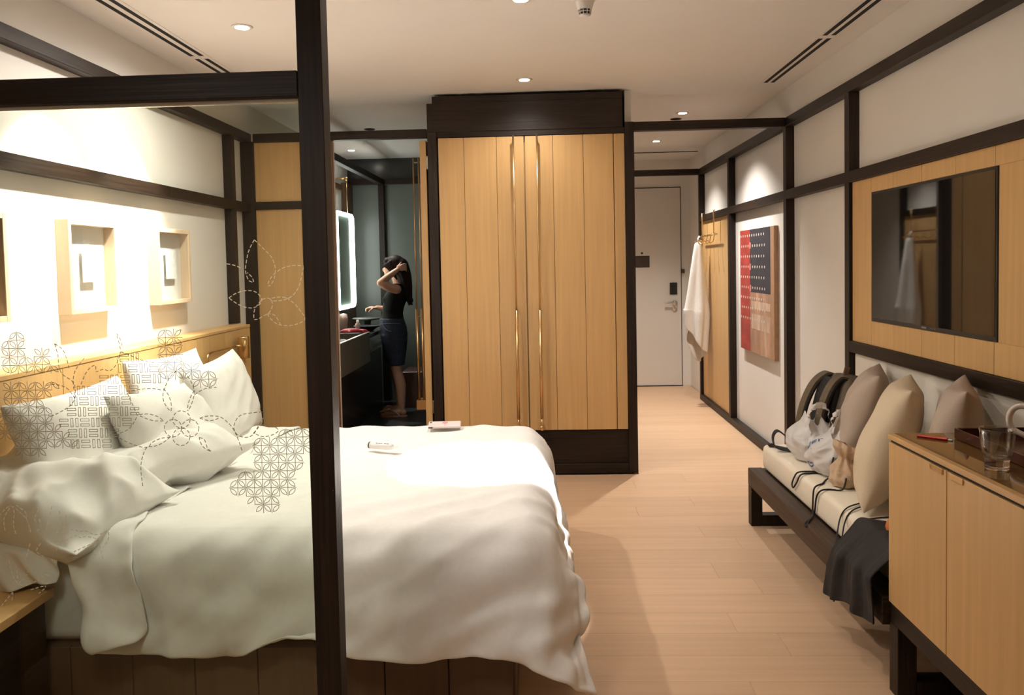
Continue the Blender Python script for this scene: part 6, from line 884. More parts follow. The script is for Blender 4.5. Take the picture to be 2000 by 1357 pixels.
[4,-16,-24,-18,23,-9,-25,3,-9,-25,-4,-14,-25,-3,-14,-27,-15,-7,-14,25,4,-18,20,-7,-15,5,-7,-9,-20,-18,14,-29,-5,18,-29,-5,25,-6,3,27,15,-1,27,-8,-4,26,0,-1,31,-2,0,23,-18,-4,29,-1,0,27,3,-2,25,6,0,30,5,-6,27,14,4,28,-8,-1,30,6,4,24,-15,-7,28,2,-2,30,13,0,28,-2,2,30,7,-1,32,-6,5,23,-17,-8,30,-5,-1,28,7,-4,28,4,2,30,10,2,28,-7,-1,27,10,1,28,-3,3,28,6,0,30,3,-1,28,-8,-5,31,2,0,25,18,1,25,-5,0,26,-6,-2,29,12,7,32,4,5,28,-2,2,27,14,5,29,2,-3,29,1,-2,29,-5,-6,26,7,6,29,-1,-3,27,1,-3,28,-4,-10,14,-13,-20,17,-11,-22,24,5,-6,3,-12,-28,26,-1,-9,30,-5,-5,9,-14,-27,0,-4,-27,8,-12,-21,11,-5,-23,8,-8,-27,29,-8,-5,1,-10,-28,-1,-7,-25,-3,0,-27,7,-13,-27,16,-21,-18],
[14,1,-25,-25,13,-3,-18,7,-14,-24,-6,-12,-26,-6,-15,-29,5,-8,-19,17,9,-10,24,-6,-21,12,-12,-6,-20,-8,15,-29,-10,13,-25,-4,20,-21,-7,27,7,-1,28,7,2,27,-9,-4,29,-3,-5,30,-4,6,24,-14,-5,23,7,-1,27,7,-2,24,4,1,33,4,1,31,-1,0,24,-6,-1,31,1,-2,24,-1,-9,32,6,4,27,-1,1,28,-2,1,29,2,-3,31,0,2,25,-11,-5,29,-8,-2,29,0,-1,30,8,3,27,10,1,27,3,0,28,5,1,27,3,3,25,8,-6,30,9,3,30,-7,-2,26,-4,-3,24,11,0,26,1,0,32,5,5,27,2,3,29,7,7,24,10,5,29,9,-1,28,-3,-2,27,1,-1,29,-1,0,27,5,3,26,0,-4,24,-6,-10,23,-8,-16,15,-7,-19,24,-1,-10,15,-4,-20,13,-14,-21,25,0,-9,17,-10,-15,10,-5,-22,5,-9,-22,11,-5,-21,15,-6,-26,18,-10,-16,15,-16,-20,3,-8,-24,5,-10,-25,6,-8,-22,4,-10,-19],
[15,9,-19,-26,13,-4,-23,3,-9,-19,-8,-19,-27,3,-14,-25,14,7,-22,15,7,-15,-2,-22,-17,18,-11,-14,-10,-12,16,-29,-6,13,-25,-4,23,-9,4,18,-13,-16,29,-8,1,32,3,2,24,8,-3,30,0,3,24,-16,-7,26,-9,-5,30,10,6,21,9,6,31,-4,0,28,-6,-8,28,2,2,26,-10,-3,27,7,-3,25,15,-5,31,-6,1,30,-5,2,30,-1,-1,29,5,-4,29,-3,3,28,0,-4,29,-10,0,29,0,-3,27,10,5,27,7,0,23,12,3,31,-3,-2,30,2,-6,29,10,6,24,17,5,27,-8,-4,27,-2,-8,26,6,8,28,1,-1,29,9,2,24,12,12,23,13,10,29,8,1,29,0,-6,27,-3,4,26,1,-5,29,7,7,27,2,0,23,-10,-16,24,-9,-12,9,-10,-23,19,-16,-17,26,8,-9,22,1,-11,23,-13,-13,15,-3,-19,12,-7,-20,5,-7,-24,8,-8,-21,16,-12,-23,19,-2,-17,22,-14,-20,9,-15,-22,5,-6,-26,13,-15,-20,-3,-13,-24],
[9,25,6,-20,4,-23,-28,4,-10,-18,-5,-18,-18,3,0,-26,18,5,-27,14,-6,-17,-14,-22,-9,-2,-16,-18,5,-18,-2,-32,-10,26,-8,10,27,-5,14,15,-19,-19,22,-9,-4,26,-8,-9,28,-5,2,24,18,-2,31,-6,0,26,-13,-5,27,5,5,28,-3,2,25,15,2,26,-11,-2,26,-10,-9,30,0,0,23,-18,-4,28,8,0,27,11,-9,31,-7,3,31,0,-1,30,-5,2,31,5,-2,25,-2,6,26,14,-4,32,3,3,29,-4,-9,27,11,7,27,4,0,22,14,5,32,2,3,28,-6,-9,30,6,1,20,20,6,29,-1,-2,30,2,-2,19,9,17,31,4,2,27,13,-8,30,0,8,22,17,10,25,8,8,31,-3,-7,24,-2,9,24,4,-13,29,-7,-4,30,3,-9,16,-14,-16,24,-8,-13,11,-21,-22,13,-9,-18,32,5,-6,29,8,-2,23,-6,-12,5,-4,-27,9,-8,-22,-3,-7,-30,19,-13,-19,11,-13,-21,29,1,-15,14,-14,-24,-1,-13,-25,4,-16,-27,20,-15,-18],
[10,25,-9,-30,4,-5,-15,-1,-28,-23,-3,-19,-26,-14,-10,-16,19,-1,-18,19,3,-13,-25,-8,-14,-9,-23,-11,7,-18,-4,-23,-17,11,-24,11,15,18,2,27,-12,1,22,-7,-9,26,-4,6,14,-17,-20,28,-15,-2,28,5,3,28,17,-5,29,-10,-3,29,6,6,27,-10,1,26,17,4,25,-6,-8,22,-21,-10,30,3,4,25,-19,-6,27,-7,0,30,8,-11,31,-6,2,33,4,-2,31,-8,7,32,2,7,28,7,2,24,20,-10,25,23,1,31,-4,-6,32,0,7,26,-1,9,20,25,0,28,10,3,30,-7,-11,30,1,1,19,21,13,25,11,12,33,3,-1,16,13,24,31,-1,4,29,7,-16,32,-2,-7,27,12,7,19,15,23,32,-2,5,25,-8,1,20,2,-27,19,-13,-21,29,0,-13,10,-23,-14,27,-2,-18,16,-16,-22,21,2,-12,30,-2,-7,27,14,6,23,-4,-21,10,-16,-24,8,-10,-24,-7,-4,-32,17,-13,-20,0,-24,-21,23,1,-23,24,-8,-17,0,-9,-26,-10,-27,-13],
]

# ------------------------------------------------------------------ bed
bed = thing('bed', 'wide bed on a brown oak plank base behind the glass partition', 'bed', (-0.95, 3.27, 0))
obj('base_box', BX(-1.885, -0.108, 2.452, 4.10, 0.0, 0.25), oak_side, bed)
xx = -0.102
while xx > -1.86:
    x0 = max(xx - 0.2035, -1.885)
    obj('base_panel', BX(x0 + 0.0015, xx - 0.0015, 2.436, 2.4515, 0.0, 0.252, bev=0.002), oak_side, bed)
    xx -= 0.2035
yy = 2.452
while yy < 4.09:
    y1 = min(yy + 0.2035, 4.10)
    obj('base_panel', BX(-0.1075, -0.094, yy + 0.0015, y1 - 0.0015, 0.0, 0.252, bev=0.002), oak_side, bed)
    yy += 0.2035
mt = obj('mattress', BX(-1.885, -0.02, 2.452, 4.10, 0.2525, 0.572, bev=0.05, seg=4), linen, bed, smooth=True)

hb = thing('headboard', 'wide oak plank headboard ledge along the white picture wall', 'headboard', (-1.965, 3.0, 0))
obj('ledge_top', BX(-2.036, -1.888, 0.9, 5.105, 1.078, 1.096, bev=0.002), oak_y, hb)
obj('core', BX(-2.034, -1.906, 0.9, 5.10, 0.0, 1.0775), oak_y, hb)
yy = 5.105
while yy > 1.2:
    y0 = yy - 0.41
    obj('plank', BX(-1.9055, -1.890, y0 + 0.0015, yy - 0.0015, 0.0, 1.0765, bev=0.0012), oak_v, hb)
    yy -= 0.41

ns = thing('nightstand', 'oak nightstand with front darkened for shade at the near left side of the bed', 'nightstand', (-1.72, 1.95, 0))
obj('top', BX(-1.888, -1.560, 1.45, 2.425, 0.425, 0.455, bev=0.002), oak_y, ns)
obj('body', BX(-1.888, -1.600, 1.47, 2.410, 0.06, 0.424), dark_x, ns)  # body and drawer front coloured dark to stand for shade
obj('drawer', BX(-1.5995, -1.580, 1.475, 2.405, 0.07, 0.42, bev=0.002), dark_y, ns)

# duvet: grid of the draped cloth, millimetre steps from point to point along each row
NY_, NX_ = 84, 74
q = np.array(DUVET_STEPS, dtype=np.int32).reshape(NY_, NX_, 3)
q[:, 0] = np.cumsum(q[:, 0], axis=0)
q = np.cumsum(q, axis=1)
gv = q / 1000.0 + np.array([-1.7, 2.0, 0.0])
for _ in range(3):                       # ironed a little: neighbours averaged
    a_ = gv.copy()
    a_[1:-1, 1:-1] = (gv[:-2, 1:-1] + gv[2:, 1:-1] + gv[1:-1, :-2] + gv[1:-1, 2:]) / 4
    a_[0, 1:-1] = (gv[0, :-2] + gv[0, 2:]) / 2
    a_[-1, 1:-1] = (gv[-1, :-2] + gv[-1, 2:]) / 2
    a_[1:-1, -1] = (gv[:-2, -1] + gv[2:, -1]) / 2
    gv = 0.4 * gv + 0.6 * a_
hang = np.clip((gv[..., 2] - 0.10) / 0.12, 0, 1)
out_ = np.maximum(gv[..., 0] - 0.055, 0)
gv[..., 0] -= out_ * 0.55 * hang
du_ = np.gradient(gv, axis=1)
dw_ = np.gradient(gv, axis=0)
nn_ = np.cross(du_, dw_)
nn_ /= np.maximum(np.linalg.norm(nn_, axis=2, keepdims=True), 1e-9)
for j in range(NY_):
    for i in range(NX_):
        a_, c_ = (i + 0.8 * j) * 0.035, (i - 1.1 * j) * 0.14
        rg = 1 - abs(noise.noise(Vector((a_, c_, 2.0)))) * 2.6
        r2 = noise.noise(Vector((i * 0.22, j * 0.20, 7.0)))
        r3 = 1 - abs(noise.noise(Vector((i * 0.30 + j * 0.08, j * 0.10, 11.0)))) * 3.0
        low = min(1.0, max(0.0, (0.57 - gv[j, i, 2]) / 0.28))
        r4 = noise.noise(Vector((i * 0.42 + j * 0.05, 0.03 * j, 23.0)))
        r5 = 1 - abs(noise.noise(Vector(((i - 0.9 * j) * 0.15, (i + j) * 0.03, 31.0)))) * 2.8
        gv[j, i] += nn_[j, i] * (0.012 * max(0.0, rg) ** 2 + 0.0025 * r2 + 0.006 * max(0.0, r3) ** 2 + low * (0.022 * r4 + 0.016 * max(0.0, r5) ** 2))
bm = BM()
vv = [[bm.verts.new(gv[j, i]) for i in range(NX_)] for j in range(NY_)]
for j in range(NY_ - 1):
    for i in range(NX_ - 1):
        bm.faces.new((vv[j][i], vv[j][i + 1], vv[j + 1][i + 1], vv[j + 1][i]))
dv = obj('duvet', bm, linen, smooth=True, recalc=False)
s_ = dv.modifiers.new('solid', 'SOLIDIFY')
s_.thickness = 0.012
s_.offset = 1.0
subsurf(dv, 1)
tag(dv, 'rumpled white duvet with turned-back cuff draped over the bed', 'duvet')


def bedpillow(args, base, top, yc, label, **k):
    p_ = obj('bed_pillow', leaning(pillow(*args), base, top, yc, **k), linen, smooth=True)
    subsurf(p_)
    return tag(p_, label, 'pillow', 'white pillows on the bed')


bedpillow((0.76, 0.50, 0.17, 11, 0.008), (-1.70, 0.585), (-1.815, 1.055), 3.73, 'white pillow upright against the headboard, behind the far front pillow', roll=0.03)
bedpillow((0.76, 0.48, 0.18, 12, 0.010), (-1.66, 0.585), (-1.80, 1.00), 2.93, 'white pillow against the headboard behind the woven print on the glass')
bedpillow((0.70, 0.46, 0.18, 13, 0.008), (-1.535, 0.600), (-1.665, 0.99), 3.93, 'white pillow standing at far side of bed under the brass reading lamp', roll=-0.05)
bedpillow((0.66, 0.46, 0.19, 14, 0.012), (-1.46, 0.610), (-1.62, 0.92), 3.22, 'white middle pillow propped before the headboard between two larger ones', roll=0.08)
p_ = pillow(0.66, 0.46, 0.19, 15, 0.026, n=40)
bmesh.ops.transform(p_, matrix=Matrix.Translation((-1.66, 2.62, 0.685)) @ Matrix.Rotation(R(-16), 4, 'Z') @ Matrix.Rotation(R(9), 4, 'Y') @ Matrix.Rotation(R(10), 4, 'X'), verts=p_.verts[:])
p_ = subsurf(obj('bed_pillow', p_, linen, smooth=True))
tag(p_, 'crumpled white pillow lying flat nearest, hanging over the bed edge', 'pillow', 'white pillows on the bed')
p_ = pillow(0.62, 0.46, 0.17, 16, 0.022, n=40)
bmesh.ops.transform(p_, matrix=Matrix.Translation((-1.50, 3.06, 0.69)) @ Matrix.Rotation(R(62), 4, 'Z') @ Matrix.Rotation(R(-14), 4, 'X'), verts=p_.verts[:])
p_ = subsurf(obj('bed_pillow', p_, linen, smooth=True))
tag(p_, 'flattened white pillow next to the duvet cuff, behind the nearest pillow', 'pillow', 'white pillows on the bed')

# bed sheet corner hanging over the mattress near the nightstand
bm = BM()
rows_ = []
for i in range(30):
    u = i / 29
    x = -1.885 + 0.36 * u
    rw = []
    for k in range(14):
        t = k / 13
        fold = 0.014 * math.sin(22 * u - 9 * t) * min(1, t * 2)
        if t < 0.3:
            p = (x, 2.47 - 0.06 * (t / 0.3), 0.586 - 0.012 * (t / 0.3) ** 2)
        else:
            s2 = (t - 0.3) / 0.7
            p = (x, 2.41 - 0.03 * s2 + fold, 0.574 - 0.112 * s2 * (1 + 0.2 * math.sin(5 * u)))
        rw.append(bm.verts.new(p))
    rows_.append(rw)
for A, B in zip(rows_, rows_[1:]):
    for k in range(13):
        bm.faces.new((A[k], A[k + 1], B[k + 1], B[k]))
o = obj('bed_sheet', bm, linen, smooth=True)
o.modifiers.new('solid', 'SOLIDIFY').thickness = 0.004
tag(subsurf(o), 'white sheet corner hanging over the mattress beside the nightstand', 'sheet')

# things lying on the duvet: white tube and phone
tb = thing('lotion_tube', 'white cosmetic tube with black cap line lying on the duvet', 'tube', (-0.70, 3.46, 0.62))
M_ = Matrix.Translation((-0.705, 3.475, 0.655)) @ Matrix.Rotation(R(-20), 4, 'Z')
b = BM()
join(b, lathe(BM(), [(0.0, -0.075), (0.014, -0.075), (0.0145, -0.05), (0.0145, 0.02), (0.012, 0.05), (0.0, 0.05)], (0, 0, 0), 18, 'X'))
bmesh.ops.transform(b, matrix=M_, verts=b.verts[:])
obj('tube_body', b, wh_tube := mat('white_tube', (0.80, 0.78, 0.74), 0.35), tb, smooth=True)
b = BM()
join(b, BX(0.05, 0.085, -0.016, 0.016, -0.002, 0.002, bev=0.001), M_)
obj('crimp', b, wh_tube, tb)
b = BM()
join(b, lathe(BM(), [(0.0150, -0.069), (0.0150, -0.064)], (0, 0, 0), 18, 'X'), M_)
obj('cap_line', b, black_pl, tb)
b = BM()
for k, w in enumerate((5, 3, 6, 4, 5, 0, 6, 4, 5, 3)):
    if w:
        join(b, BX(-0.030 + k * 0.0068, -0.030 + k * 0.0068 + w * 0.0009, -0.0085, -0.0045, 0.0118, 0.0138), M_)
obj('lettering', b, black_pl, tb)
ph = thing('phone', 'pale phone with pink flower case lying at far edge of the duvet', 'phone', (-0.485, 3.95, 0.64))
M_ = Matrix.Translation((-0.485, 3.955, 0.650)) @ Matrix.Rotation(R(4), 4, 'Z') @ Matrix.Rotation(R(7), 4, 'X')
b = BM()
join(b, BX(-0.082, 0.082, -0.042, 0.042, -0.006, 0.006, bev=0.005, seg=3), M_)
obj('case', b, mat('pale_pink_case', (0.72, 0.64, 0.62), 0.3), ph)
b = BM()
join(b, lathe(BM(), [(0.006, 0.006), (0.006, 0.0075)], (-0.070, 0.020, 0), 12), M_)
obj('camera_lens', b, black_pl, ph)
b = BM()
join(b, BX(-0.080, -0.058, -0.044, -0.0425, -0.003, 0.003), M_)
obj('side_button', b, black_pl, ph)
b = BM()
for a in range(5):
    join(b, lathe(BM(), [(0.007, 0.006), (0.007, 0.0066)], (0.002 + 0.008 * math.cos(a * 1.257), 0.014 + 0.010 * math.sin(a * 1.257), 0), 10), M_)
join(b, BX(0.001, 0.003, -0.034, 0.006, 0.006, 0.0066), M_)
obj('flower_print', b, mat('pink_print', (0.62, 0.28, 0.33), 0.5), ph)

# brass reading lamp
rl = thing('reading_lamp', 'brass swing-arm reading lamp at far end of the headboard', 'lamp', (-1.85, 4.6, 0.75))
h = BM()
tube(h, catmull([(-1.862, 4.36, 0.68), (-1.862, 4.36, 0.90), (-1.862, 4.362, 0.965), (-1.862, 4.40, 0.985), (-1.862, 4.50, 0.988), (-1.862, 4.78, 0.985)], 5), 0.007, 10)
obj('arm', h, brass, rl, smooth=True)
obj('wall_plate', BX(-1.8895, -1.852, 4.335, 4.385, 0.62, 0.70, bev=0.004), brass, rl)
h = BM()
lathe(h, [(0.0, 0.135), (0.036, 0.135), (0.037, 0.13), (0.037, 0.0), (0.034, 0.0), (0.034, 0.125)], (-1.832, 4.83, 0.905), 28)
obj('shade', h, brass, rl, smooth=True)
h = BM()
tube(h, [(-1.862, 4.78, 0.985), (-1.832, 4.80, 0.985)], 0.008, 8)
obj('joint', h, brass, rl, smooth=True)
obj('pull_switch', BX(-1.842, -1.83, 4.848, 4.862, 0.870, 0.906, bev=0.002), brass, rl)
obj('wall_switch', BX(-2.0365, -2.028, 5.19, 5.26, 1.13, 1.21, bev=0.002), mat('dark_switch', (0.04, 0.035, 0.03), 0.4), wp)

# ------------------------------------------------------------------ box-framed pictures
paper = nmat('white_mount_paper', (0.80, 0.78, 0.75), 0.7, amt=0.01, scale=(9, 9, 9))
lace = nmat('white_paper_relief', (0.80, 0.79, 0.76), 0.7, amt=0.12, scale=(60, 60, 60), bump=0.4, dist=0.004)
clear = pane_mat('picture_glass', (0.985, 0.985, 0.98))
for k, (yc, lab) in enumerate(((3.475, 'maple box picture frame with floating white sheet, middle of the three'),
                               (4.265, 'maple box picture frame with embossed white sheet, nearest to the dark corner post'),
                               (2.70, 'maple box picture frame cut by the left edge of the photo'))):
    y0, y1, z0, z1 = yc - 0.193, yc + 0.193, 1.276, 1.682
    x0, x1 = -2.0365, -1.978
    fr = thing('picture_frame', lab, 'picture', (x0, yc, z0), 'box frames above the headboard')
    for nm, bx_ in (('stile', (x0, x1, y0, y0 + 0.022, z0, z1)), ('stile', (x0, x1, y1 - 0.022, y1, z0, z1)),
                    ('rail', (x0, x1, y0 + 0.0222, y1 - 0.0222, z0, z0 + 0.022)), ('rail', (x0, x1, y0 + 0.0222, y1 - 0.0222, z1 - 0.022, z1))):
        obj(nm, BX(*bx_, bev=0.0012), oak_frame, fr)
    obj('mount', BX(-2.0355, -2.030, y0 + 0.0225, y1 - 0.0225, z0 + 0.0225, z1 - 0.0225), paper if k < 2 else oak_side, fr)
    if k < 2:
        obj('floating_sheet', BX(-2.012, -2.0095, yc - 0.045, yc + 0.075, z0 + 0.135, z0 + 0.295), lace if k else paper, fr)
        obj('spacer', BX(-2.0295, -2.0125, yc, yc + 0.03, z0 + 0.20, z0 + 0.24), paper, fr)
    obj('pane', BX(-1.986, -1.984, y0 + 0.0225, y1 - 0.0225, z0 + 0.0225, z1 - 0.0225), clear, fr)

# ------------------------------------------------------------------ glass partition with printed pattern
gp = thing('glass_partition', 'dark timber framed glass screen with printed leaf pattern, nearest at left', 'partition', (-0.52, 1.88, 0))
obj('post', BX(-0.552, -0.493, 1.85, 1.91, 0.0, CEIL - 0.001, bev=0.002), dark_v, gp)
obj('top_beam', BX(-2.036, -0.5525, 1.85, 1.91, 1.853, 1.913, bev=0.002), dark_x, gp)
obj('bottom_beam', BX(-1.55, -0.5525, 1.85, 1.91, 0.0, 0.06, bev=0.002), dark_x, gp)
pn = obj('glass_pane', BX(-1.549, -0.5523, 1.876, 1.884, 0.0605, 1.8525), glass_m, gp)
pn2 = obj('glazing_bead', BX(-1.549, -0.5525, 1.866, 1.8755, 1.842, 1.8525), chrome, gp)


def ribbon(bm, pts, w, y=1.8752, dash=None):
    """flat printed line of width w along (x, z) points"""
    P = [Vector((a, c)) for a, c in pts]
    segs = []
    if dash:
        L = [0]
        for a, c in zip(P, P[1:]):
            L.append(L[-1] + (c - a).length)
        def at(s):
            for k in range(len(P) - 1):
                if s <= L[k + 1] + 1e-9:
                    d_ = max(L[k + 1] - L[k], 1e-9)
                    return P[k].lerp(P[k + 1], (s - L[k]) / d_)
            return P[-1]
        s = 0.0
        while s < L[-1]:
            e = min(s + dash[0], L[-1])
            segs.append((at(s), at(e)))
            s += dash[0] + dash[1]
    else:
        segs = list(zip(P, P[1:]))
    for a, c in segs:
        d_ = c - a
        if d_.length < 1e-6:
            continue
        d_.normalize()
        n = Vector((-d_.y, d_.x)) * w / 2
        a, c = (a, c) if dash else (a - d_ * w / 2, c + d_ * w / 2)
        bm.faces.new([bm.verts.new((v.x, y, v.y)) for v in (a - n, c - n, c + n, a + n)])


PT = 0.0205
bl = BM()
cells = set()
for j, spans in LATTICE.items():
    for a, c in spans:
        for i in range(a, c + 1):
            cells.add((i, j))
for (i, j) in cells:
    x, z = i * PT, j * PT
    if (i + 1, j) in cells:
        ribbon(bl, [(x + PT, z), (x + PT, z + PT)], 0.0015)
    if (i, j + 1) in cells:
        ribbon(bl, [(x, z + PT), (x + PT, z + PT)], 0.0015)
    if j < 58 and (i, j - 1) not in cells and i > -45 or (i == -45 and j > 56):
        pass
    fl_ = (i + j) % 2
    for s in (0, 1):
        arc = []
        for k in range(8):
            a = math.pi / 2 * k / 7
            u, v = (1 - math.cos(a), math.sin(a)) if s else (math.sin(a), 1 - math.cos(a))
            u, v = 0.14 + 0.74 * u, 0.14 + 0.74 * v
            if fl_:
                u = 1 - u
            arc.append((x + u * PT, z + v * PT))
        ribbon(bl, arc, 0.0014)
o = obj('leaf_lattice_print', bl, print_m, gp, recalc=False)
o['kind'] = 'stuff'


def inside(px_, pz_, poly):
    c_ = False
    for (x1, z1), (x2, z2) in zip(poly, poly[1:] + poly[:1]):
        if (z1 > pz_) != (z2 > pz_) and px_ < (x2 - x1) * (pz_ - z1) / (z2 - z1) + x1:
            c_ = not c_
    return c_


bl = BM()
PB = 0.0262
for i in range(-60, -20):
    for j in range(30, 60):
        cx_, cz_ = (i + 0.5) * PB + 0.006 * ((j % 2) - 0.5), (j + 0.5) * PB
        if not inside(cx_, cz_, BASKET):
            continue
        for s in (-1, 1):
            hw, hh, ox, oz = (0.0028, 0.0105, s * 0.0062, 0) if (i + j) % 2 else (0.0105, 0.0028, 0, s * 0.0062)
            x_, z_ = cx_ + ox, cz_ + oz
            ribbon(bl, [(x_ - hw, z_ - hh), (x_ + hw, z_ - hh), (x_ + hw, z_ + hh), (x_ - hw, z_ + hh), (x_ - hw, z_ - hh)], 0.0014)
o = obj('basket_weave_print', bl, print_m, gp, recalc=False)
o['kind'] = 'stuff'
bl, bl2 = BM(), BM()
for L_ in DASH:
    mx, mz = sum(a for a, c in L_) / len(L_), sum(c for a, c in L_) / len(L_)
    pale = (mx > -0.80 and mz > 1.20) or mz < 0.95  # these dashes get the lit copy of the print
    ribbon(bl2 if pale else bl, [(p.x, p.y) for p in catmull([(a, c, 0) for a, c in L_], 6)], 0.0020, dash=(0.0085, 0.0045))
for nm_, b_, m_ in (('dashed_flower_print', bl, print_m), ('lit_dashed_print', bl2, dash_m)):
    o = obj(nm_, b_, m_, gp, recalc=False)
    o['kind'] = 'stuff'

# ------------------------------------------------------------------ ceiling fittings
ring_m = mat('white_trim_ring', (0.80, 0.77, 0.72), 0.4)
LIGHTS = [((-0.053, 3.56), 'ceiling downlight above the bed foot, at the top edge of the photo'),
          ((-0.063, 5.09), 'ceiling downlight just in front of the dark wardrobe crown'),
          ((1.166, 6.39), 'ceiling downlight just above the dark beam at the hall mouth'),
          ((1.173, 7.83), 'ceiling downlight deep in the hall seen under the dark beam'),
          ((-1.40, 3.82), 'ceiling downlight over the bed pillows, seen above the partition beam'),
          ((-1.40, 3.20), 'ceiling downlight over the nearer pictures, hidden behind the partition'),
          ((-0.95, 0.75), 'ceiling downlight overhead outside the frame near the glass partition'),
          ((0.55, 2.60), 'added fill downlight, unseen overhead between bed and cabinet'),
          ((-1.83, 7.88), 'ceiling downlight inside the bathroom above the hanging mirror')]
for (x, y), lab in LIGHTS:
    d = thing('ceiling_downlight', lab, 'downlight', (x, y, CEIL - 0.02), 'recessed ceiling downlights')
    obj('trim_ring', lathe(BM(), [(0.030, -0.004), (0.046, -0.006), (0.052, -0.001), (0.030, -0.0005)], (x, y, CEIL), 28), ring_m, d, smooth=True)
    obj('lens', lathe(BM(), [(0.0, -0.0075), (0.031, -0.0065), (0.031, -0.003), (0.0, -0.003)], (x, y, CEIL), 24), lamp_glow, d)
for (x, y), lab in (((1.158, 6.65), 'small dark ceiling ring above the hall beam'), ((-1.40, 6.72), 'small dark ceiling ring above the bathroom opening')):
    o = obj('ceiling_ring', lathe(BM(), [(0.040, -0.001), (0.041, -0.006), (0.046, -0.006), (0.047, -0.001)], (x, y, CEIL), 28), mat('dark_ring', (0.12, 0.09, 0.07), 0.5))
    tag(o, lab, 'ring')
sd = thing('smoke_detector', 'white cone smoke detector with slotted black openings on the ceiling', 'smoke detector', (0.229, 3.57, CEIL - 0.1))
sx, sy = 0.229, 3.57
obj('housing', lathe(BM(), [(0.052, 0.0), (0.052, -0.012), (0.042, -0.020), (0.031, -0.055), (0.0, -0.056)], (sx, sy, CEIL), 32), white_pl, sd, smooth=False)
obj('sensing_chamber', lathe(BM(), [(0.026, -0.056), (0.024, -0.076)], (sx, sy, CEIL), 24), black_pl, sd)
b = BM()
lathe(b, [(0.028, -0.064), (0.0285, -0.0655), (0.0275, -0.067), (0.026, -0.0655)], (sx, sy, CEIL), 24)
for k in range(10):
    a = 2 * math.pi * k / 10
    tube(b, [(sx + 0.029 * math.cos(a), sy + 0.029 * math.sin(a), CEIL - 0.054), (sx + 0.025 * math.cos(a), sy + 0.025 * math.sin(a), CEIL - 0.078)], 0.0018, 6)
lathe(b, [(0.0, -0.086), (0.012, -0.085), (0.026, -0.078), (0.024, -0.076), (0.0, -0.076)], (sx, sy, CEIL), 24)
obj('cage', b, white_pl, sd, smooth=True)
for side, xs, lab in ((1, (1.517, 1.562), 'twin-slot air diffuser in the ceiling by the television wall'), (-1, (-1.868, -1.815), 'twin-slot air diffuser in the ceiling by the picture wall')):
    dfu = thing('air_diffuser', lab, 'air vent', (xs[0], 3.5, CEIL - 0.004), 'twin-slot ceiling diffusers')
    obj('frame', BX(min(xs) - 0.022, max(xs) + 0.045, 1.2, 5.40, CEIL - 0.0025, CEIL - 0.0005), ceil_m, dfu)
    for x in xs:
        for ya, yb_ in ((1.22, 4.295), (4.355, 5.385)):
            obj('slot', BX(x, x + 0.024, ya, yb_, CEIL - 0.0035, CEIL - 0.0026), black_m, dfu)

# ------------------------------------------------------------------ bathroom furniture
mi = thing('bathroom_mirror', 'hanging vanity mirror with glowing white rounded edge in the bathroom', 'mirror', (-1.92, 7.80, 1.05))
MX0, MX1, MY0, MY1, MZ0, MZ1 = -1.975, -1.90, 7.45, 8.14, 1.045, 2.0
obj('backing_box', BX(MX0, MX1 - 0.012, MY0, MY1, MZ0, MZ1, bev=0.01, seg=2), nmat('copper_brown_wood', (0.42, 0.20, 0.10), 0.45, amt=0.1, scale=(30, 30, 3)), mi)
obj('mirror_glass', BX(MX1 - 0.0115, MX1 - 0.006, MY0 + 0.04, MY1 - 0.04, MZ0 + 0.04, MZ1 - 0.04), mat('mirror_reflection_tone', (0.20, 0.28, 0.22), 0.12, 0.25), mi)  # green-grey reflection painted in as base colour


def rrect(y0, y1, z0, z1, r, x, n=6):
    out = []
    for cy, cz, a0 in ((y1 - r, z1 - r, 0), (y0 + r, z1 - r, 90), (y0 + r, z0 + r, 180), (y1 - r, z0 + r, 270)):
        for k in range(n + 1):
            a = R(a0 + 90 * k / n)
            out.append((x, cy + r * math.cos(a), cz + r * math.sin(a)))
    return out


h = BM()
tube(h, rrect(MY0 + 0.02, MY1 - 0.02, MZ0 + 0.02, MZ1 - 0.02, 0.05, MX1), 0.020, 8, closed=True)
obj('light_rim', h, emit('mirror_led', (0.93, 1.0, 0.92), 6.5), mi, smooth=True)
for y in (7.52, 8.05):
    h = BM()
    tube(h, [(-1.93, y, MZ1 - 0.01), (-1.93, y, 2.36)], 0.005, 6)
    tube(h, [(-1.93, y, 2.36), (-2.03, y, 2.36)], 0.010, 8)
    lathe(h, [(0.0, -0.02), (0.018, -0.018), (0.018, 0.018), (0.0, 0.02)], (-1.93, y, 2.355), 12)
    obj('hanger', h, brass, mi, smooth=True)
obj('hanger_rail', BX(-2.036, -2.006, 7.1, 8.2, 2.25, 2.31, bev=0.003), oak_side, mi)
sc_ = thing('wall_sconce', 'small glowing bulb sconce at the near edge of the bathroom mirror', 'lamp', (-1.88, 7.38, 1.42))
obj('bulb', lathe(BM(), [(0.0, -0.07), (0.030, -0.055), (0.040, -0.02), (0.036, 0.02), (0.022, 0.05), (0.0, 0.055)], (-1.90, 7.385, 1.475), 18), emit('bulb_glow', (1.0, 0.82, 0.6), 14.0), sc_, smooth=True)
obj('socket', BX(-2.03, -1.885, 7.37, 7.40, 1.38, 1.405, bev=0.003), brass, sc_)
obj('back_strip', BX(-2.0365, -1.99, 7.33, 7.44, 1.05, 1.85, bev=0.003), oak_side, sc_)

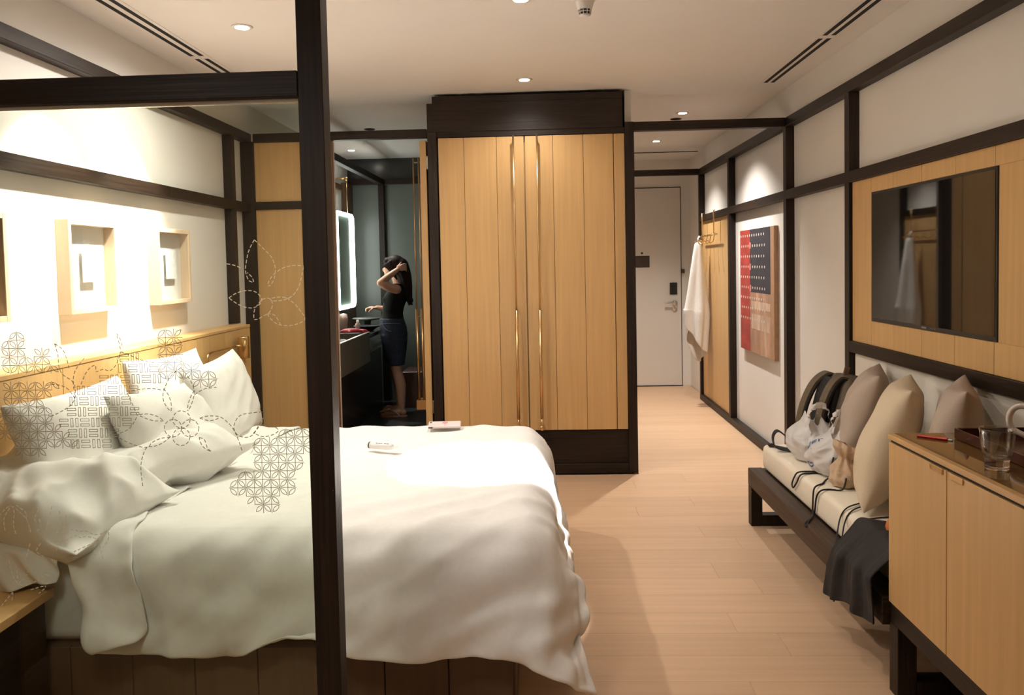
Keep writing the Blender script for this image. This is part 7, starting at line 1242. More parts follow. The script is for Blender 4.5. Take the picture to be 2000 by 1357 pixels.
va = thing('vanity', 'dark grey bathroom vanity with trough basin on the left wall', 'vanity', (-1.77, 6.4, 0))
vm = nmat('dark_grey_vanity', (0.21, 0.195, 0.165), 0.35, amt=0.08, scale=(6, 6, 6))
rim = nmat('pale_stone_rim', (0.48, 0.46, 0.42), 0.3, amt=0.06, scale=(9, 9, 9))
obj('front_panel', BX(-1.520, -1.500, 5.60, 6.955, 0.62, 0.873), vm, va)
obj('end_panel', BX(-2.036, -1.521, 6.935, 6.955, 0.62, 0.873), vm, va)
obj('basin_bottom', BX(-2.036, -1.521, 5.60, 6.934, 0.68, 0.75), vm, va)
b = BX(-1.524, -1.498, 5.60, 6.957, 0.8735, 0.882, bev=0.002)
obj('rim', b, rim, va)
obj('back_ledge', BX(-2.036, -1.86, 5.60, 6.934, 0.751, 0.90), vm, va)
obj('counter', BX(-2.036, -1.56, 6.96, 8.24, 0.80, 0.835, bev=0.002), bath_dark_m, va)
obj('lower_shelf', BX(-2.036, -1.60, 6.96, 8.24, 0.67, 0.70, bev=0.002), rim, va)
obj('base_panel', BX(-2.036, -1.66, 6.3, 8.24, 0.0, 0.615), bath_dark_m, va)
obj('plinth_block', BX(-2.036, -1.70, 5.60, 6.28, 0.0, 0.34), nmat('grey_plinth', (0.20, 0.19, 0.17), 0.5, amt=0.05, scale=(5, 5, 5)), va)
ft = BM()
lathe(ft, [(0.0, -0.25), (0.050, -0.25), (0.055, -0.2), (0.055, 0.2), (0.05, 0.25), (0.0, 0.25)], (-1.64, 6.33, 0.805), 18, 'Y')
tag(obj('rolled_towel', ft, terry, smooth=True), 'rolled white towel lying in the bathroom vanity trough', 'towel')
tag(obj('folded_towel', BX(-1.82, -1.605, 7.05, 7.5, 0.7005, 0.765, bev=0.02, seg=3), terry, smooth=True), 'folded white towel on the low shelf beside the person', 'towel')
bo = BM()
lathe(bo, [(0.0, 0.0), (0.05, 0.0), (0.12, 0.045), (0.135, 0.05), (0.12, 0.04), (0.05, 0.008), (0.0, 0.008)], (-1.67, 7.66, 0.8355), 28)
tag(obj('bowl', bo, black_pl, smooth=True), 'black shallow bowl on the bathroom counter, lower one', 'bowl')
bo = BM()
lathe(bo, [(0.0, 0.0), (0.03, 0.0), (0.035, 0.075), (0.15, 0.095), (0.15, 0.105), (0.0, 0.10)], (-1.74, 7.98, 0.8355), 28)
tag(obj('stand', bo, mat('grey_dish', (0.10, 0.10, 0.095), 0.4), smooth=True), 'dark grey raised dish behind the black bowl on the counter', 'dish')
cosm = nmat('red_pouch_cloth', (0.58, 0.05, 0.07), 0.6, amt=0.15, scale=(30, 30, 30))
o = pillow(0.24, 0.13, 0.06, 21, 0.004, n=12)
bmesh.ops.transform(o, matrix=Matrix.Translation((-1.72, 7.16, 0.870)) @ Matrix.Rotation(R(70), 4, 'Z'), verts=o.verts[:])
tag(obj('cosmetic_pouch', o, cosm, smooth=True), 'red cosmetic pouch on the bathroom counter behind the vanity trough', 'pouch')
o = BM()
lathe(o, [(0.0, 0), (0.022, 0), (0.022, 0.09), (0.012, 0.1), (0.012, 0.125), (0.0, 0.125)], (-1.70, 7.37, 0.8355), 16)
tag(obj('lotion_bottle', o, white_pl, smooth=True), 'white pump bottle between the red pouch and the black bowl', 'bottle')
o = BM()
lathe(o, [(0.0, 0), (0.030, 0), (0.030, 0.045), (0.0, 0.045)], (-1.79, 7.30, 0.8355), 16)
tag(obj('cream_jar', o, mat('pink_jar', (0.62, 0.30, 0.30), 0.4), smooth=True), 'pink jar beside the white pump bottle on the bathroom counter', 'jar')
o = BM()
lathe(o, [(0.0, 0.0), (0.03, 0.0), (0.04, 0.05), (0.045, 0.12), (0.035, 0.17), (0.0, 0.18)], (-1.88, 7.55, 0.8355), 18)
tag(obj('beige_bottle', o, mat('beige_bottle', (0.55, 0.42, 0.34), 0.5), smooth=True), 'beige rounded bottle under the glowing mirror at the bathroom wall', 'bottle')
tag(obj('dark_dispenser', BX(-2.03, -1.96, 8.02, 8.14, 0.90, 1.02, bev=0.004), black_pl), 'black tissue dispenser under the glowing mirror', 'dispenser')
o = pillow(0.09, 0.05, 0.022, 23, 0.004, n=10)
bmesh.ops.transform(o, matrix=Matrix.Translation((-1.545, 6.90, 0.893)) @ Matrix.Rotation(R(70), 4, 'Z'), verts=o.verts[:])
o = obj('scrunched_cloth', o, cosm, smooth=True)
tag(o, 'small red cloth scrunched on the corner of the vanity rim', 'cloth')
bc = struct('trim_bath_bench', BX(-1.42, -0.71, 8.06, 8.50, 0.0, 0.37, bev=0.004), nmat('brown_bath_bench', (0.11, 0.055, 0.045), 0.35, amt=0.1, scale=(6, 6, 6)))

# ------------------------------------------------------------------ person in the bathroom
skin_m = nmat('skin', (0.62, 0.36, 0.25), 0.5, amt=0.04, scale=(30, 30, 30))
skin_m.node_tree.nodes['Principled BSDF'].inputs['Subsurface Weight'].default_value = 0.0
hair_m = nmat('dark_hair', (0.014, 0.006, 0.004), 0.6, spec=0.2, amt=0.5, scale=(60, 60, 5), bump=0.3, dist=0.004)
shirt_m = nmat('black_top_cloth', (0.010, 0.010, 0.010), 0.85, spec=0.2, amt=0.2, scale=(80, 80, 80))
denim_m = nmat('dark_denim', (0.022, 0.032, 0.058), 0.8, amt=0.35, scale=(120, 120, 40), bump=0.2, dist=0.001)
stitch_m = mat('denim_stitch', (0.16, 0.19, 0.24), 0.8)
pe = thing('person', 'person in black sleeveless top and dark denim shorts, arm raised to long hair', 'person', (-1.42, 7.68, 0))


def ell(bm, c, r, rot=None, seg=20):
    t_ = bmesh.new()
    bmesh.ops.create_uvsphere(t_, u_segments=seg, v_segments=seg // 2 + 2, radius=1.0)
    m_ = Matrix.Translation(c) @ (rot.to_4x4() if rot else Matrix.Identity(4)) @ Matrix.Diagonal((*r, 1))
    join(bm, t_, m_)


def limb(bm, pts, rs, n=14):
    P = catmull(pts, 5)
    RR = []
    for i in range(len(P)):
        f_ = i / 5
        k = min(int(f_), len(rs) - 2)
        RR.append(rs[k] + (rs[k + 1] - rs[k]) * (f_ - k))
    tube(bm, P, RR, n)
    ell(bm, P[0], (RR[0],) * 3)
    ell(bm, P[-1], (RR[-1],) * 3)


def rings(bm, data, n=24, cap=True):
    """stack of ellipses: (z, cx, cy, hx, hy)"""
    rr = []
    for (z, cx_, cy_, hx_, hy_) in data:
        rr.append([bm.verts.new((cx_ + hx_ * math.cos(2 * math.pi * k / n), cy_ + hy_ * math.sin(2 * math.pi * k / n), z)) for k in range(n)])
    for A, B in zip(rr, rr[1:]):
        for k in range(n):
            bm.faces.new((A[k], A[(k + 1) % n], B[(k + 1) % n], B[k]))
    if cap:
        bm.faces.new(rr[0][::-1])
        bm.faces.new(rr[-1])


def remesh(o, vox, smooth_it=6):
    m_ = o.modifiers.new('remesh', 'REMESH')
    m_.mode = 'VOXEL'
    m_.voxel_size = vox
    m_.use_smooth_shade = True
    if smooth_it:
        s2 = o.modifiers.new('smooth', 'SMOOTH')
        s2.factor = 0.5
        s2.iterations = smooth_it
    return o


b = BM()
YC = 7.68
# trunk and neck
rings(b, [(0.80, -1.425, YC, 0.10, 0.15), (0.90, -1.43, YC, 0.105, 0.145), (1.00, -1.425, YC, 0.090, 0.118), (1.10, -1.395, YC, 0.098, 0.130), (1.20, -1.375, YC, 0.095, 0.150), (1.265, -1.362, YC, 0.065, 0.130), (1.295, -1.362, YC, 0.045, 0.06)])
limb(b, [(-1.362, YC, 1.26), (-1.375, YC, 1.32), (-1.388, YC, 1.37)], [0.045, 0.042, 0.045])
# head with face towards the mirror, tipped slightly forward
ell(b, (-1.400, YC, 1.455), (0.090, 0.072, 0.098))
ell(b, (-1.440, YC, 1.415), (0.058, 0.056, 0.075))
ell(b, (-1.470, YC, 1.372), (0.026, 0.030, 0.022))
ell(b, (-1.498, YC, 1.425), (0.016, 0.012, 0.020))
for s in (-1, 1):
    ell(b, (-1.395, YC + s * 0.072, 1.425), (0.017, 0.010, 0.028))
    ell(b, (-1.478, YC + s * 0.028, 1.395), (0.010, 0.016, 0.006))
# near arm raised, hand behind the head
limb(b, [(-1.355, 7.545, 1.235), (-1.43, 7.51, 1.262), (-1.500, 7.50, 1.300)], [0.046, 0.042, 0.036])
limb(b, [(-1.500, 7.50, 1.300), (-1.435, 7.53, 1.355), (-1.352, 7.575, 1.420)], [0.037, 0.034, 0.023])
ell(b, (-1.322, 7.588, 1.440), (0.040, 0.016, 0.026), Matrix.Rotation(R(35), 3, 'Y'))
for k in range(4):
    a = k * 0.013
    limb(b, [(-1.305 + a * 0.3, 7.590, 1.470 - a * 1.3), (-1.278 + a * 0.2, 7.605, 1.478 - a * 1.6), (-1.268, 7.628 + 0.004 * k, 1.465 - a * 1.7)], [0.0085, 0.008, 0.0065], 8)
limb(b, [(-1.335, 7.59, 1.455), (-1.325, 7.60, 1.482), (-1.312, 7.618, 1.492)], [0.010, 0.009, 0.007], 8)
# far arm, forearm forward and hand half open
limb(b, [(-1.355, 7.815, 1.235), (-1.40, 7.855, 1.13), (-1.44, 7.865, 1.03)], [0.045, 0.040, 0.034])
limb(b, [(-1.44, 7.865, 1.03), (-1.52, 7.83, 1.035), (-1.600, 7.79, 1.052)], [0.035, 0.031, 0.022])
ell(b, (-1.640, 7.775, 1.052), (0.042, 0.030, 0.015), Matrix.Rotation(R(8), 3, 'Y'))
for k in range(4):
    y_ = 7.755 + 0.015 * k
    l_ = (0.030, 0.036, 0.034, 0.027)[k]
    limb(b, [(-1.668, y_, 1.052), (-1.668 - l_, y_, 1.044), (-1.672 - l_, y_, 1.016)], [0.0085, 0.0075, 0.006], 8)
limb(b, [(-1.630, 7.745, 1.048), (-1.652, 7.722, 1.030), (-1.668, 7.718, 1.010)], [0.010, 0.0085, 0.007], 8)
# legs and feet
for s, dx in ((-1, 0.0), (1, -0.045)):
    y_ = YC + s * 0.085
    limb(b, [(-1.418, y_, 0.84), (-1.400 + dx, y_, 0.62), (-1.385 + dx, y_, 0.44)], [0.088, 0.074, 0.053])
    limb(b, [(-1.385 + dx, y_, 0.44), (-1.352 + dx, y_, 0.30), (-1.345 + dx, y_, 0.075)], [0.052, 0.054, 0.031])
    ell(b, (-1.333 + dx, y_, 0.043), (0.036, 0.030, 0.030))
    limb(b, [(-1.352 + dx, y_, 0.055), (-1.42 + dx, y_ - 0.004, 0.042), (-1.50 + dx, y_ - 0.006, 0.028)], [0.034, 0.033, 0.022])
    for k in range(5):
        yy_ = y_ - 0.028 + 0.014 * k
        ln = (0.030, 0.036, 0.038, 0.036, 0.044)[k if s < 0 else 4 - k]
        limb(b, [(-1.495 + dx, yy_, 0.028), (-1.50 + dx - ln * 0.5, yy_, 0.026), (-1.50 + dx - ln, yy_, 0.022)], [0.0105, 0.0095, 0.0085], 8)
body = remesh(obj('body', b, skin_m, pe, smooth=True, recalc=False), 0.006, 3)
eye = BM()
for s in (-1, 1):
    ell(eye, (-1.476, YC + s * 0.031, 1.449), (0.009, 0.013, 0.008), seg=10)
obj('eyes', eye, mat('eye_dark', (0.03, 0.02, 0.015), 0.2), body, smooth=True)
b = BM()
ell(b, (-1.480, YC, 1.390), (0.012, 0.022, 0.006), seg=10)
obj('lips', b, mat('lip', (0.45, 0.14, 0.12), 0.5), body, smooth=True)
# black sleeveless top
b = BM()
rings(b, [(0.925, -1.430, YC, 0.112, 0.152), (1.00, -1.425, YC, 0.100, 0.130), (1.06, -1.415, YC, 0.104, 0.135), (1.12, -1.398, YC, 0.112, 0.146), (1.18, -1.385, YC, 0.110, 0.158), (1.235, -1.368, YC, 0.090, 0.160), (1.272, -1.362, YC, 0.068, 0.135), (1.290, -1.362, YC, 0.050, 0.075)])
ell(b, (-1.455, YC - 0.06, 1.135), (0.055, 0.055, 0.05))
ell(b, (-1.455, YC + 0.06, 1.135), (0.055, 0.055, 0.05))
remesh(obj('sleeveless_top', b, shirt_m, pe, smooth=True, recalc=False), 0.008, 4)
# denim shorts
b = BM()
rings(b, [(0.72, -1.415, YC, 0.115, 0.165), (0.78, -1.415, YC, 0.130, 0.178), (0.86, -1.420, YC, 0.128, 0.172), (0.93, -1.432, YC, 0.118, 0.158), (0.955, -1.435, YC, 0.114, 0.152)])
for s, dx in ((-1, 0), (1, -0.03)):
    rings(b, [(0.505, -1.392 + dx, YC + s * 0.088, 0.088, 0.080), (0.60, -1.400 + dx * 0.6, YC + s * 0.088, 0.100, 0.088), (0.72, -1.412, YC + s * 0.085, 0.112, 0.092), (0.80, -1.415, YC + s * 0.08, 0.115, 0.095)])
sh = remesh(obj('denim_shorts', b, denim_m, pe, smooth=True, recalc=False), 0.008, 3)
b = BM()
tube(b, catmull([(-1.500, 7.535, 0.935), (-1.485, 7.520, 0.88), (-1.445, 7.508, 0.845), (-1.41, 7.505, 0.835)], 5), 0.0035, 6)
tube(b, catmull([(-1.545, 7.60, 0.90), (-1.52, 7.55, 0.905), (-1.42, 7.515, 0.91), (-1.33, 7.56, 0.905)], 5), 0.0025, 6)
obj('stitching', b, stitch_m, sh, smooth=True)
# long dark hair
b = BM()
ell(b, (-1.388, YC, 1.470), (0.104, 0.086, 0.098))
ell(b, (-1.345, YC, 1.44), (0.078, 0.084, 0.10))
limb(b, [(-1.335, YC, 1.46), (-1.305, YC, 1.36), (-1.285, YC, 1.24), (-1.258, YC, 1.12)], [0.08, 0.075, 0.062, 0.028])
random.seed(4)
for k in range(22):
    y_ = YC - 0.075 + 0.15 * k / 21
    o_ = random.uniform(-0.012, 0.012)
    limb(b, [(-1.335 + o_, y_, 1.45), (-1.290 + o_, y_ * 0.9 + YC * 0.1, 1.33), (-1.272 + o_, y_ * 0.8 + YC * 0.2, 1.20), (-1.245 + o_ * 1.6, y_ * 0.75 + YC * 0.25, 1.09 + random.uniform(-0.02, 0.04))], [0.020, 0.018, 0.014, 0.006], 8)
for s in (-1, 1):
    for k in range(4):
        limb(b, [(-1.42 - 0.02 * k, YC + s * 0.070, 1.50 - 0.012 * k), (-1.40 - 0.012 * k, YC + s * 0.080, 1.43), (-1.36, YC + s * 0.082, 1.33)], [0.014, 0.014, 0.008], 8)
ell(b, (-1.462, YC, 1.505), (0.036, 0.070, 0.042))
remesh(obj('hair', b, hair_m, pe, smooth=True, recalc=False), 0.006, 2)
# flip-flops
for s, dx in ((-1, 0.0), (1, -0.045)):
    y_ = YC + s * 0.085
    b = BM()
    t_ = bmesh.new()
    pts_ = []
    for k in range(26):
        a = 2 * math.pi * k / 26
        u = math.cos(a)
        pts_.append(t_.verts.new((-1.425 + dx + 0.132 * u, y_ + (0.036 + 0.010 * (-u)) * math.sin(a), 0.0)))
    f_ = t_.faces.new(pts_)
    ex = bmesh.ops.extrude_face_region(t_, geom=[f_])
    bmesh.ops.translate(t_, verts=[v for v in ex['geom'] if isinstance(v, bmesh.types.BMVert)], vec=(0, 0, 0.016))
    join(b, t_)
    sd_ = obj('sandal', b, mat('rose_sole', (0.50, 0.27, 0.22), 0.6), pe)
    b = BM()
    for q_ in (-1, 1):
        tube(b, catmull([(-1.515 + dx, y_ - 0.012, 0.045), (-1.47 + dx, y_ + q_ * 0.030, 0.072), (-1.40 + dx, y_ + q_ * 0.042, 0.050), (-1.36 + dx, y_ + q_ * 0.040, 0.014)], 5), 0.006, 8)
    obj('strap', b, mat('pale_strap', (0.62, 0.45, 0.38), 0.5), sd_, smooth=True)

# ------------------------------------------------------------------ things on the bench
ZS = 0.4455
olive = nmat('olive_canvas', (0.115, 0.085, 0.050), 0.75, amt=0.15, scale=(120, 120, 120), bump=0.15, dist=0.001)
black_c = nmat('black_webbing', (0.010, 0.009, 0.009), 0.75, amt=0.3, scale=(150, 150, 150), bump=0.15, dist=0.001)


def strap(bm, pts, side, w, t):
    P = catmull(pts, 6)
    side = Vector(side).normalized()
    rs = []
    for i, p in enumerate(P):
        d_ = (P[min(i + 1, len(P) - 1)] - P[max(i - 1, 0)]).normalized()
        s_2 = (side - d_ * side.dot(d_)).normalized()
        n_ = d_.cross(s_2)
        rs.append([bm.verts.new(p + s_2 * a * w / 2 + n_ * c_ * t / 2) for a, c_ in ((-1, -1), (1, -1), (1, 1), (-1, 1))])
    for A, B in zip(rs, rs[1:]):
        for k in range(4):
            bm.faces.new((A[k], A[(k + 1) % 4], B[(k + 1) % 4], B[k]))
    bm.faces.new(rs[0][::-1])
    bm.faces.new(rs[-1])


bk = thing('backpack', 'olive and black backpack slumped against the wall at the bench end', 'backpack', (1.47, 4.10, ZS))
MB_ = Matrix.Translation((1.475, 4.095, ZS + 0.002)) @ Matrix.Rotation(R(14), 4, 'Y') @ Matrix.Rotation(R(8), 4, 'Z')


def superbox(c, r, e=0.55, nu=28, nv=18, taper=0.0):
    t_ = bmesh.new()
    rr = []
    sg = lambda v, p: math.copysign(abs(v) ** p, v)
    for j in range(nv + 1):
        ph_ = -math.pi / 2 + math.pi * j / nv
        ring = []
        for i in range(nu):
            th = 2 * math.pi * i / nu
            z = sg(math.sin(ph_), e)
            k = 1 - taper * (z + 1) / 2
            ring.append(t_.verts.new((c[0] + r[0] * k * sg(math.cos(ph_), e) * sg(math.cos(th), e), c[1] + r[1] * k * sg(math.cos(ph_), e) * sg(math.sin(th), e), c[2] + r[2] * z)))
        rr.append(ring)
    for A, B in zip(rr, rr[1:]):
        for i in range(nu):
            t_.faces.new((A[i], A[(i + 1) % nu], B[(i + 1) % nu], B[i]))
    bmesh.ops.remove_doubles(t_, verts=t_.verts[:], dist=1e-5)
    return t_


b = BM()
join(b, superbox((0, 0, 0.205), (0.100, 0.160, 0.212), 0.55, taper=0.20), MB_)
obj('main_body', b, olive, bk, smooth=True)
b = BM()
join(b, superbox((-0.085, 0.005, 0.215), (0.026, 0.100, 0.170), 0.6), MB_)
obj('mesh_back_panel', b, black_c, bk, smooth=True)
b = BM()
join(b, superbox((0.03, -0.118, 0.18), (0.065, 0.032, 0.13), 0.6), MB_)
obj('side_pocket', b, olive, bk, smooth=True)
b = BM()
join(b, superbox((0.055, 0.0, 0.325), (0.070, 0.118, 0.095), 0.6), MB_)
obj('black_lid', b, black_c, bk, smooth=True)
for yy_, nm in ((-0.050, 'near'), (0.085, 'far')):
    b = BM()
    t_ = bmesh.new()
    strap(t_, [(-0.03, yy_, 0.395), (-0.080, yy_, 0.395), (-0.122, yy_ * 1.2, 0.33), (-0.140, yy_ * 1.35, 0.22), (-0.132, yy_ * 1.5, 0.11), (-0.100, yy_ * 1.7, 0.03)], (0, 1, 0), 0.055, 0.014)
    join(b, t_, MB_)
    so_ = obj('shoulder_strap', b, olive, bk, smooth=False)
    b = BM()
    t_ = bmesh.new()
    strap(t_, [(-0.035, yy_, 0.388), (-0.077, yy_, 0.386), (-0.114, yy_ * 1.2, 0.325), (-0.131, yy_ * 1.35, 0.22), (-0.124, yy_ * 1.5, 0.12)], (0, 1, 0), 0.068, 0.010)
    join(b, t_, MB_)
    obj('strap_lining', b, black_c, so_)
b = BM()
t_ = bmesh.new()
strap(t_, [(-0.035, -0.03, 0.405), (-0.03, -0.02, 0.440), (-0.02, 0.0, 0.452), (-0.01, 0.02, 0.440), (-0.005, 0.03, 0.40)], (1, 0, 0), 0.024, 0.005)
join(b, t_, MB_)
obj('grab_handle', b, nmat('brown_webbing', (0.13, 0.075, 0.04), 0.7, amt=0.2, scale=(120, 120, 120)), bk)
b = BM()
strap(b, [(1.315, 4.12, 0.475), (1.275, 4.16, 0.525), (1.235, 4.17, 0.553), (1.212, 4.17, 0.525), (1.216, 4.165, 0.48), (1.245, 4.16, 0.460), (1.295, 4.15, 0.456)], (0, 1, 0.2), 0.030, 0.004)
strap(b, [(1.345, 4.08, 0.462), (1.29, 4.18, 0.4555), (1.225, 4.27, 0.455)], (0.6, 0.7, 0), 0.024, 0.004)
box(b, 1.215, 1.245, 4.255, 4.285, 0.448, 0.462, bev=0.003)
obj('loose_webbing', b, black_c, bk)

# plastic carrier bags
bagm = bpy.data.materials.new('thin_white_plastic')
bagm.use_nodes = True
nt_ = bagm.node_tree
pb_ = nt_.nodes['Principled BSDF']
pb_.inputs['Base Color'].default_value = (0.84, 0.81, 0.78, 1)
pb_.inputs['Roughness'].default_value = 0.32
tl_ = nt_.nodes.new('ShaderNodeBsdfTranslucent')
tl_.inputs[0].default_value = (0.82, 0.79, 0.76, 1)
mx_ = nt_.nodes.new('ShaderNodeMixShader')
mx_.inputs[0].default_value = 0.3
nt_.links.new(pb_.outputs[0], mx_.inputs[1])
nt_.links.new(tl_.outputs[0], mx_.inputs[2])
nt_.links.new(mx_.outputs[0], nt_.nodes['Material Output'].inputs[0])


def bag(c, rx, ry, hh, seed, lean):
    b = BM()
    N, M = 56, 30
    rr = []
    for j in range(M + 1):
        t = j / M
        prof_ = 0.78 + 0.30 * math.sin(math.pi * min(1, t * 1.25)) ** 0.8 - 0.30 * max(0, (t - 0.62) / 0.38)
        ring = []
        for i in range(N):
            th = 2 * math.pi * i / N
            ca, sa_ = math.cos(th), math.sin(th)
            q1 = 1 - 2.4 * abs(noise.noise(Vector((ca * 1.7 + seed, sa_ * 1.7 + t * 1.2, t * 2.2))))
            q2 = 1 - 2.4 * abs(noise.noise(Vector((ca * 3.6 + seed * 2, sa_ * 3.6 - t * 3, t * 4.5))))
            cr = 1 + 0.16 * q1 * (0.35 + t) + 0.085 * q2
            pinch = 1 - 0.50 * max(0, (t - 0.6) / 0.4)
            z_ = hh * t + (0.030 * math.sin(2 * th + seed) + 0.014 * math.sin(5 * th)) * max(0, t - 0.3)
            ring.append(b.verts.new((c[0] + lean[0] * t * t + rx * prof_ * cr * ca * pinch, c[1] + lean[1] * t * t + ry * prof_ * cr * sa_, c[2] + z_ + 0.004)))
        rr.append(ring)
    for A, B in zip(rr, rr[1:]):
        for k in range(N):
            b.faces.new((A[k], A[(k + 1) % N], B[(k + 1) % N], B[k]))
    b.faces.new(rr[0][::-1])
    return b


def bag_handle(b, p0, p1, zt, up):
    # flat loop that grows out of the rim, wide at the foot and narrow at the top
    P = catmull([(p0[0], p0[1], zt - 0.06), (p0[0], p0[1] + 0.006, zt + up * 0.45), ((p0[0] * 3 + p1[0]) / 4, (p0[1] * 3 + p1[1]) / 4, zt + up * 0.9), ((p0[0] + p1[0] * 3) / 4, (p0[1] + p1[1] * 3) / 4, zt + up * 0.92), (p1[0], p1[1] - 0.006, zt + up * 0.45), (p1[0], p1[1], zt - 0.06)], 6)
    rs = []
    n_ = len(P) - 1
    for i, p in enumerate(P):
        w = 0.030 + 0.075 * abs(2 * i / n_ - 1) ** 2
        cr = 0.006 * math.sin(i * 1.7)
        d_ = (P[min(i + 1, n_)] - P[max(i - 1, 0)]).normalized()
        s_2 = Vector((0.35, 1.0, 0.0)).cross(Vector((0, 0, 1)))
        s_2 = (Vector((0, 0, 1)) - d_ * d_.z)
        s_2 = s_2.normalized() if s_2.length > 0.25 else Vector((0.35, 1, 0)).normalized()
        s_2 = (Vector((0.3, 0.95, 0)) * abs(d_.z) + Vector((0, 0, 1)) * (1 - abs(d_.z))).normalized()
        rs.append([b.verts.new(p + s_2 * (a * w / 2) + Vector((cr, 0, 0))) for a in (-1, -0.35, 0.35, 1)])
    for A, B in zip(rs, rs[1:]):
        for k in range(3):
            b.faces.new((A[k], A[k + 1], B[k + 1], B[k]))


for nm, c_, dims, seed, lean, lab, hl in (
        ('far', (1.372, 3.985, ZS), (0.115, 0.12, 0.205), 2.0, (-0.01, 0.02), 'white plastic carrier bag leaning on the backpack, rear of the two', [((1.325, 3.94), (1.425, 3.97))]),
        ('near', (1.375, 3.73, ZS), (0.118, 0.13, 0.215), 5.0, (0.03, 0.0), 'white plastic carrier bag with blue lettering, front of the two bags', [((1.345, 3.70), (1.415, 3.72)), ((1.405, 3.74), (1.455, 3.78))])):
    pg = thing('plastic_bag', lab, 'bag', c_, 'plastic bags on the bench')
    bd_ = subsurf(obj('bag_body', bag(c_, *dims, seed, lean), bagm, pg, smooth=True))
    b = BM()
    for (p0, p1) in hl:
        top_ = c_[2] + dims[2]
        bag_handle(b, p0, p1, top_, 0.075)
    obj('handle', b, bagm, pg, smooth=True)
    if nm == 'near':
        blue = mat('blue_ink', (0.05, 0.12, 0.30), 0.5)
        for txt, (x_, y_, z_), rot in (('uer', (1.250, 3.80, 0.545), 58), ('el', (1.255, 3.73, 0.472), 58)):
            cu = bpy.data.curves.new('lettering', 'FONT')
            cu.body = txt
            cu.size = 0.085
            cu.extrude = 0.0
            to = bpy.data.objects.new('tmp_text', cu)
            me_ = bpy.data.meshes.new_from_object(to)
            bpy.data.objects.remove(to)
            t_ = bmesh.new()
            t_.from_mesh(me_)
            bpy.data.meshes.remove(me_)
            bmesh.ops.subdivide_edges(t_, edges=t_.edges[:], cuts=1)
            mrot = Matrix.Translation((x_, y_, z_)) @ Matrix.Rotation(R(-58), 4, 'Z') @ Matrix.Rotation(R(80), 4, 'X') @ Matrix.Rotation(R(28), 4, 'Z')
            b = BM()
            join(b, t_, mrot)
            lo_ = obj('lettering', b, blue, pg, recalc=False)
            sw = lo_.modifiers.new('wrap', 'SHRINKWRAP')
            sw.target = bd_
            sw.wrap_method = 'NEAREST_SURFACEPOINT'
            sw.wrap_mode = 'OUTSIDE_SURFACE'
            sw.offset = 0.0012

# drawstring pouch with cords
po = thing('drawstring_pouch', 'beige drawstring pouch with black cords before the cream cushion', 'pouch', (1.32, 3.50, ZS))
pm = nmat('beige_pouch_cloth', (0.52, 0.37, 0.245), 0.8, amt=0.08, scale=(90, 90, 90), bump=0.1, dist=0.001)
b = BM()
N, M = 36, 24
prof_ = [(0.0, 0.055), (0.15, 0.078), (0.4, 0.070), (0.58, 0.036), (0.66, 0.030), (0.75, 0.045), (0.88, 0.062), (1.0, 0.055)]
rr = []
for j in range(M + 1):
    t = j / M
    for (t0, r0), (t1, r1) in zip(prof_, prof_[1:]):
        if t <= t1 + 1e-6:
            r_ = r0 + (r1 - r0) * (t - t0) / (t1 - t0)
            break
    ring = []
    for i in range(N):
        th = 2 * math.pi * i / N
        amp = 0.05 + 0.22 * max(0, 1 - abs(t - 0.64) / 0.25) + 0.14 * max(0, (t - 0.7) / 0.3)
        cr = 1 + amp * math.cos(8 * th + 3 * t) + 0.17 * noise.noise(Vector((2.2 * math.cos(th), 2.2 * math.sin(th), 3 * t))) + 0.12 * (1 - 2.5 * abs(noise.noise(Vector((4 * math.cos(th) + 3, 4 * math.sin(th), 6 * t)))))
        ring.append(b.verts.new((1.325 + 0.02 * t + 0.80 * r_ * cr * math.cos(th), 3.50 + 0.03 * t + 0.85 * r_ * cr * math.sin(th), ZS + 0.003 + 0.180 * t - 0.02 * math.cos(th) * t)))
    rr.append(ring)
for A, B in zip(rr, rr[1:]):
    for k in range(N):
        b.faces.new((A[k], A[(k + 1) % N], B[(k + 1) % N], B[k]))
b.faces.new(rr[0][::-1])
pbod = obj('pouch_body', b, pm, po, smooth=True)
pbod.modifiers.new('solid', 'SOLIDIFY').thickness = 0.003
subsurf(pbod)
cord = mat('black_cord', (0.012, 0.010, 0.010), 0.6)
zc = 0.4495
b = BM()
tube(b, catmull([(1.30, 3.56, 0.56), (1.305, 3.60, 0.50), (1.325, 3.66, zc), (1.297, 3.71, zc), (1.245, 3.71, zc), (1.201, 3.70, zc - 0.004), (1.194, 3.735, 0.40), (1.193, 3.785, 0.362), (1.193, 3.80, 0.38), (1.194, 3.755, 0.43), (1.204, 3.735, zc), (1.25, 3.745, zc), (1.31, 3.735, zc), (1.345, 3.72, zc)], 6), 0.0038, 7)
tube(b, catmull([(1.31, 3.44, 0.50), (1.29, 3.43, zc + 0.003), (1.242, 3.447, zc), (1.203, 3.44, zc - 0.003), (1.194, 3.47, 0.41), (1.193, 3.49, 0.345), (1.190, 3.50, 0.318), (1.150, 3.44, 0.313), (1.127, 3.40, 0.302), (1.128, 3.42, 0.312), (1.185, 3.50, 0.316), (1.193, 3.515, 0.36), (1.195, 3.50, 0.44), (1.245, 3.54, zc), (1.275, 3.59, zc), (1.30, 3.56, 0.49), (1.30, 3.53, 0.55)], 6), 0.0038, 7)
obj('cords', b, cord, po, smooth=True)

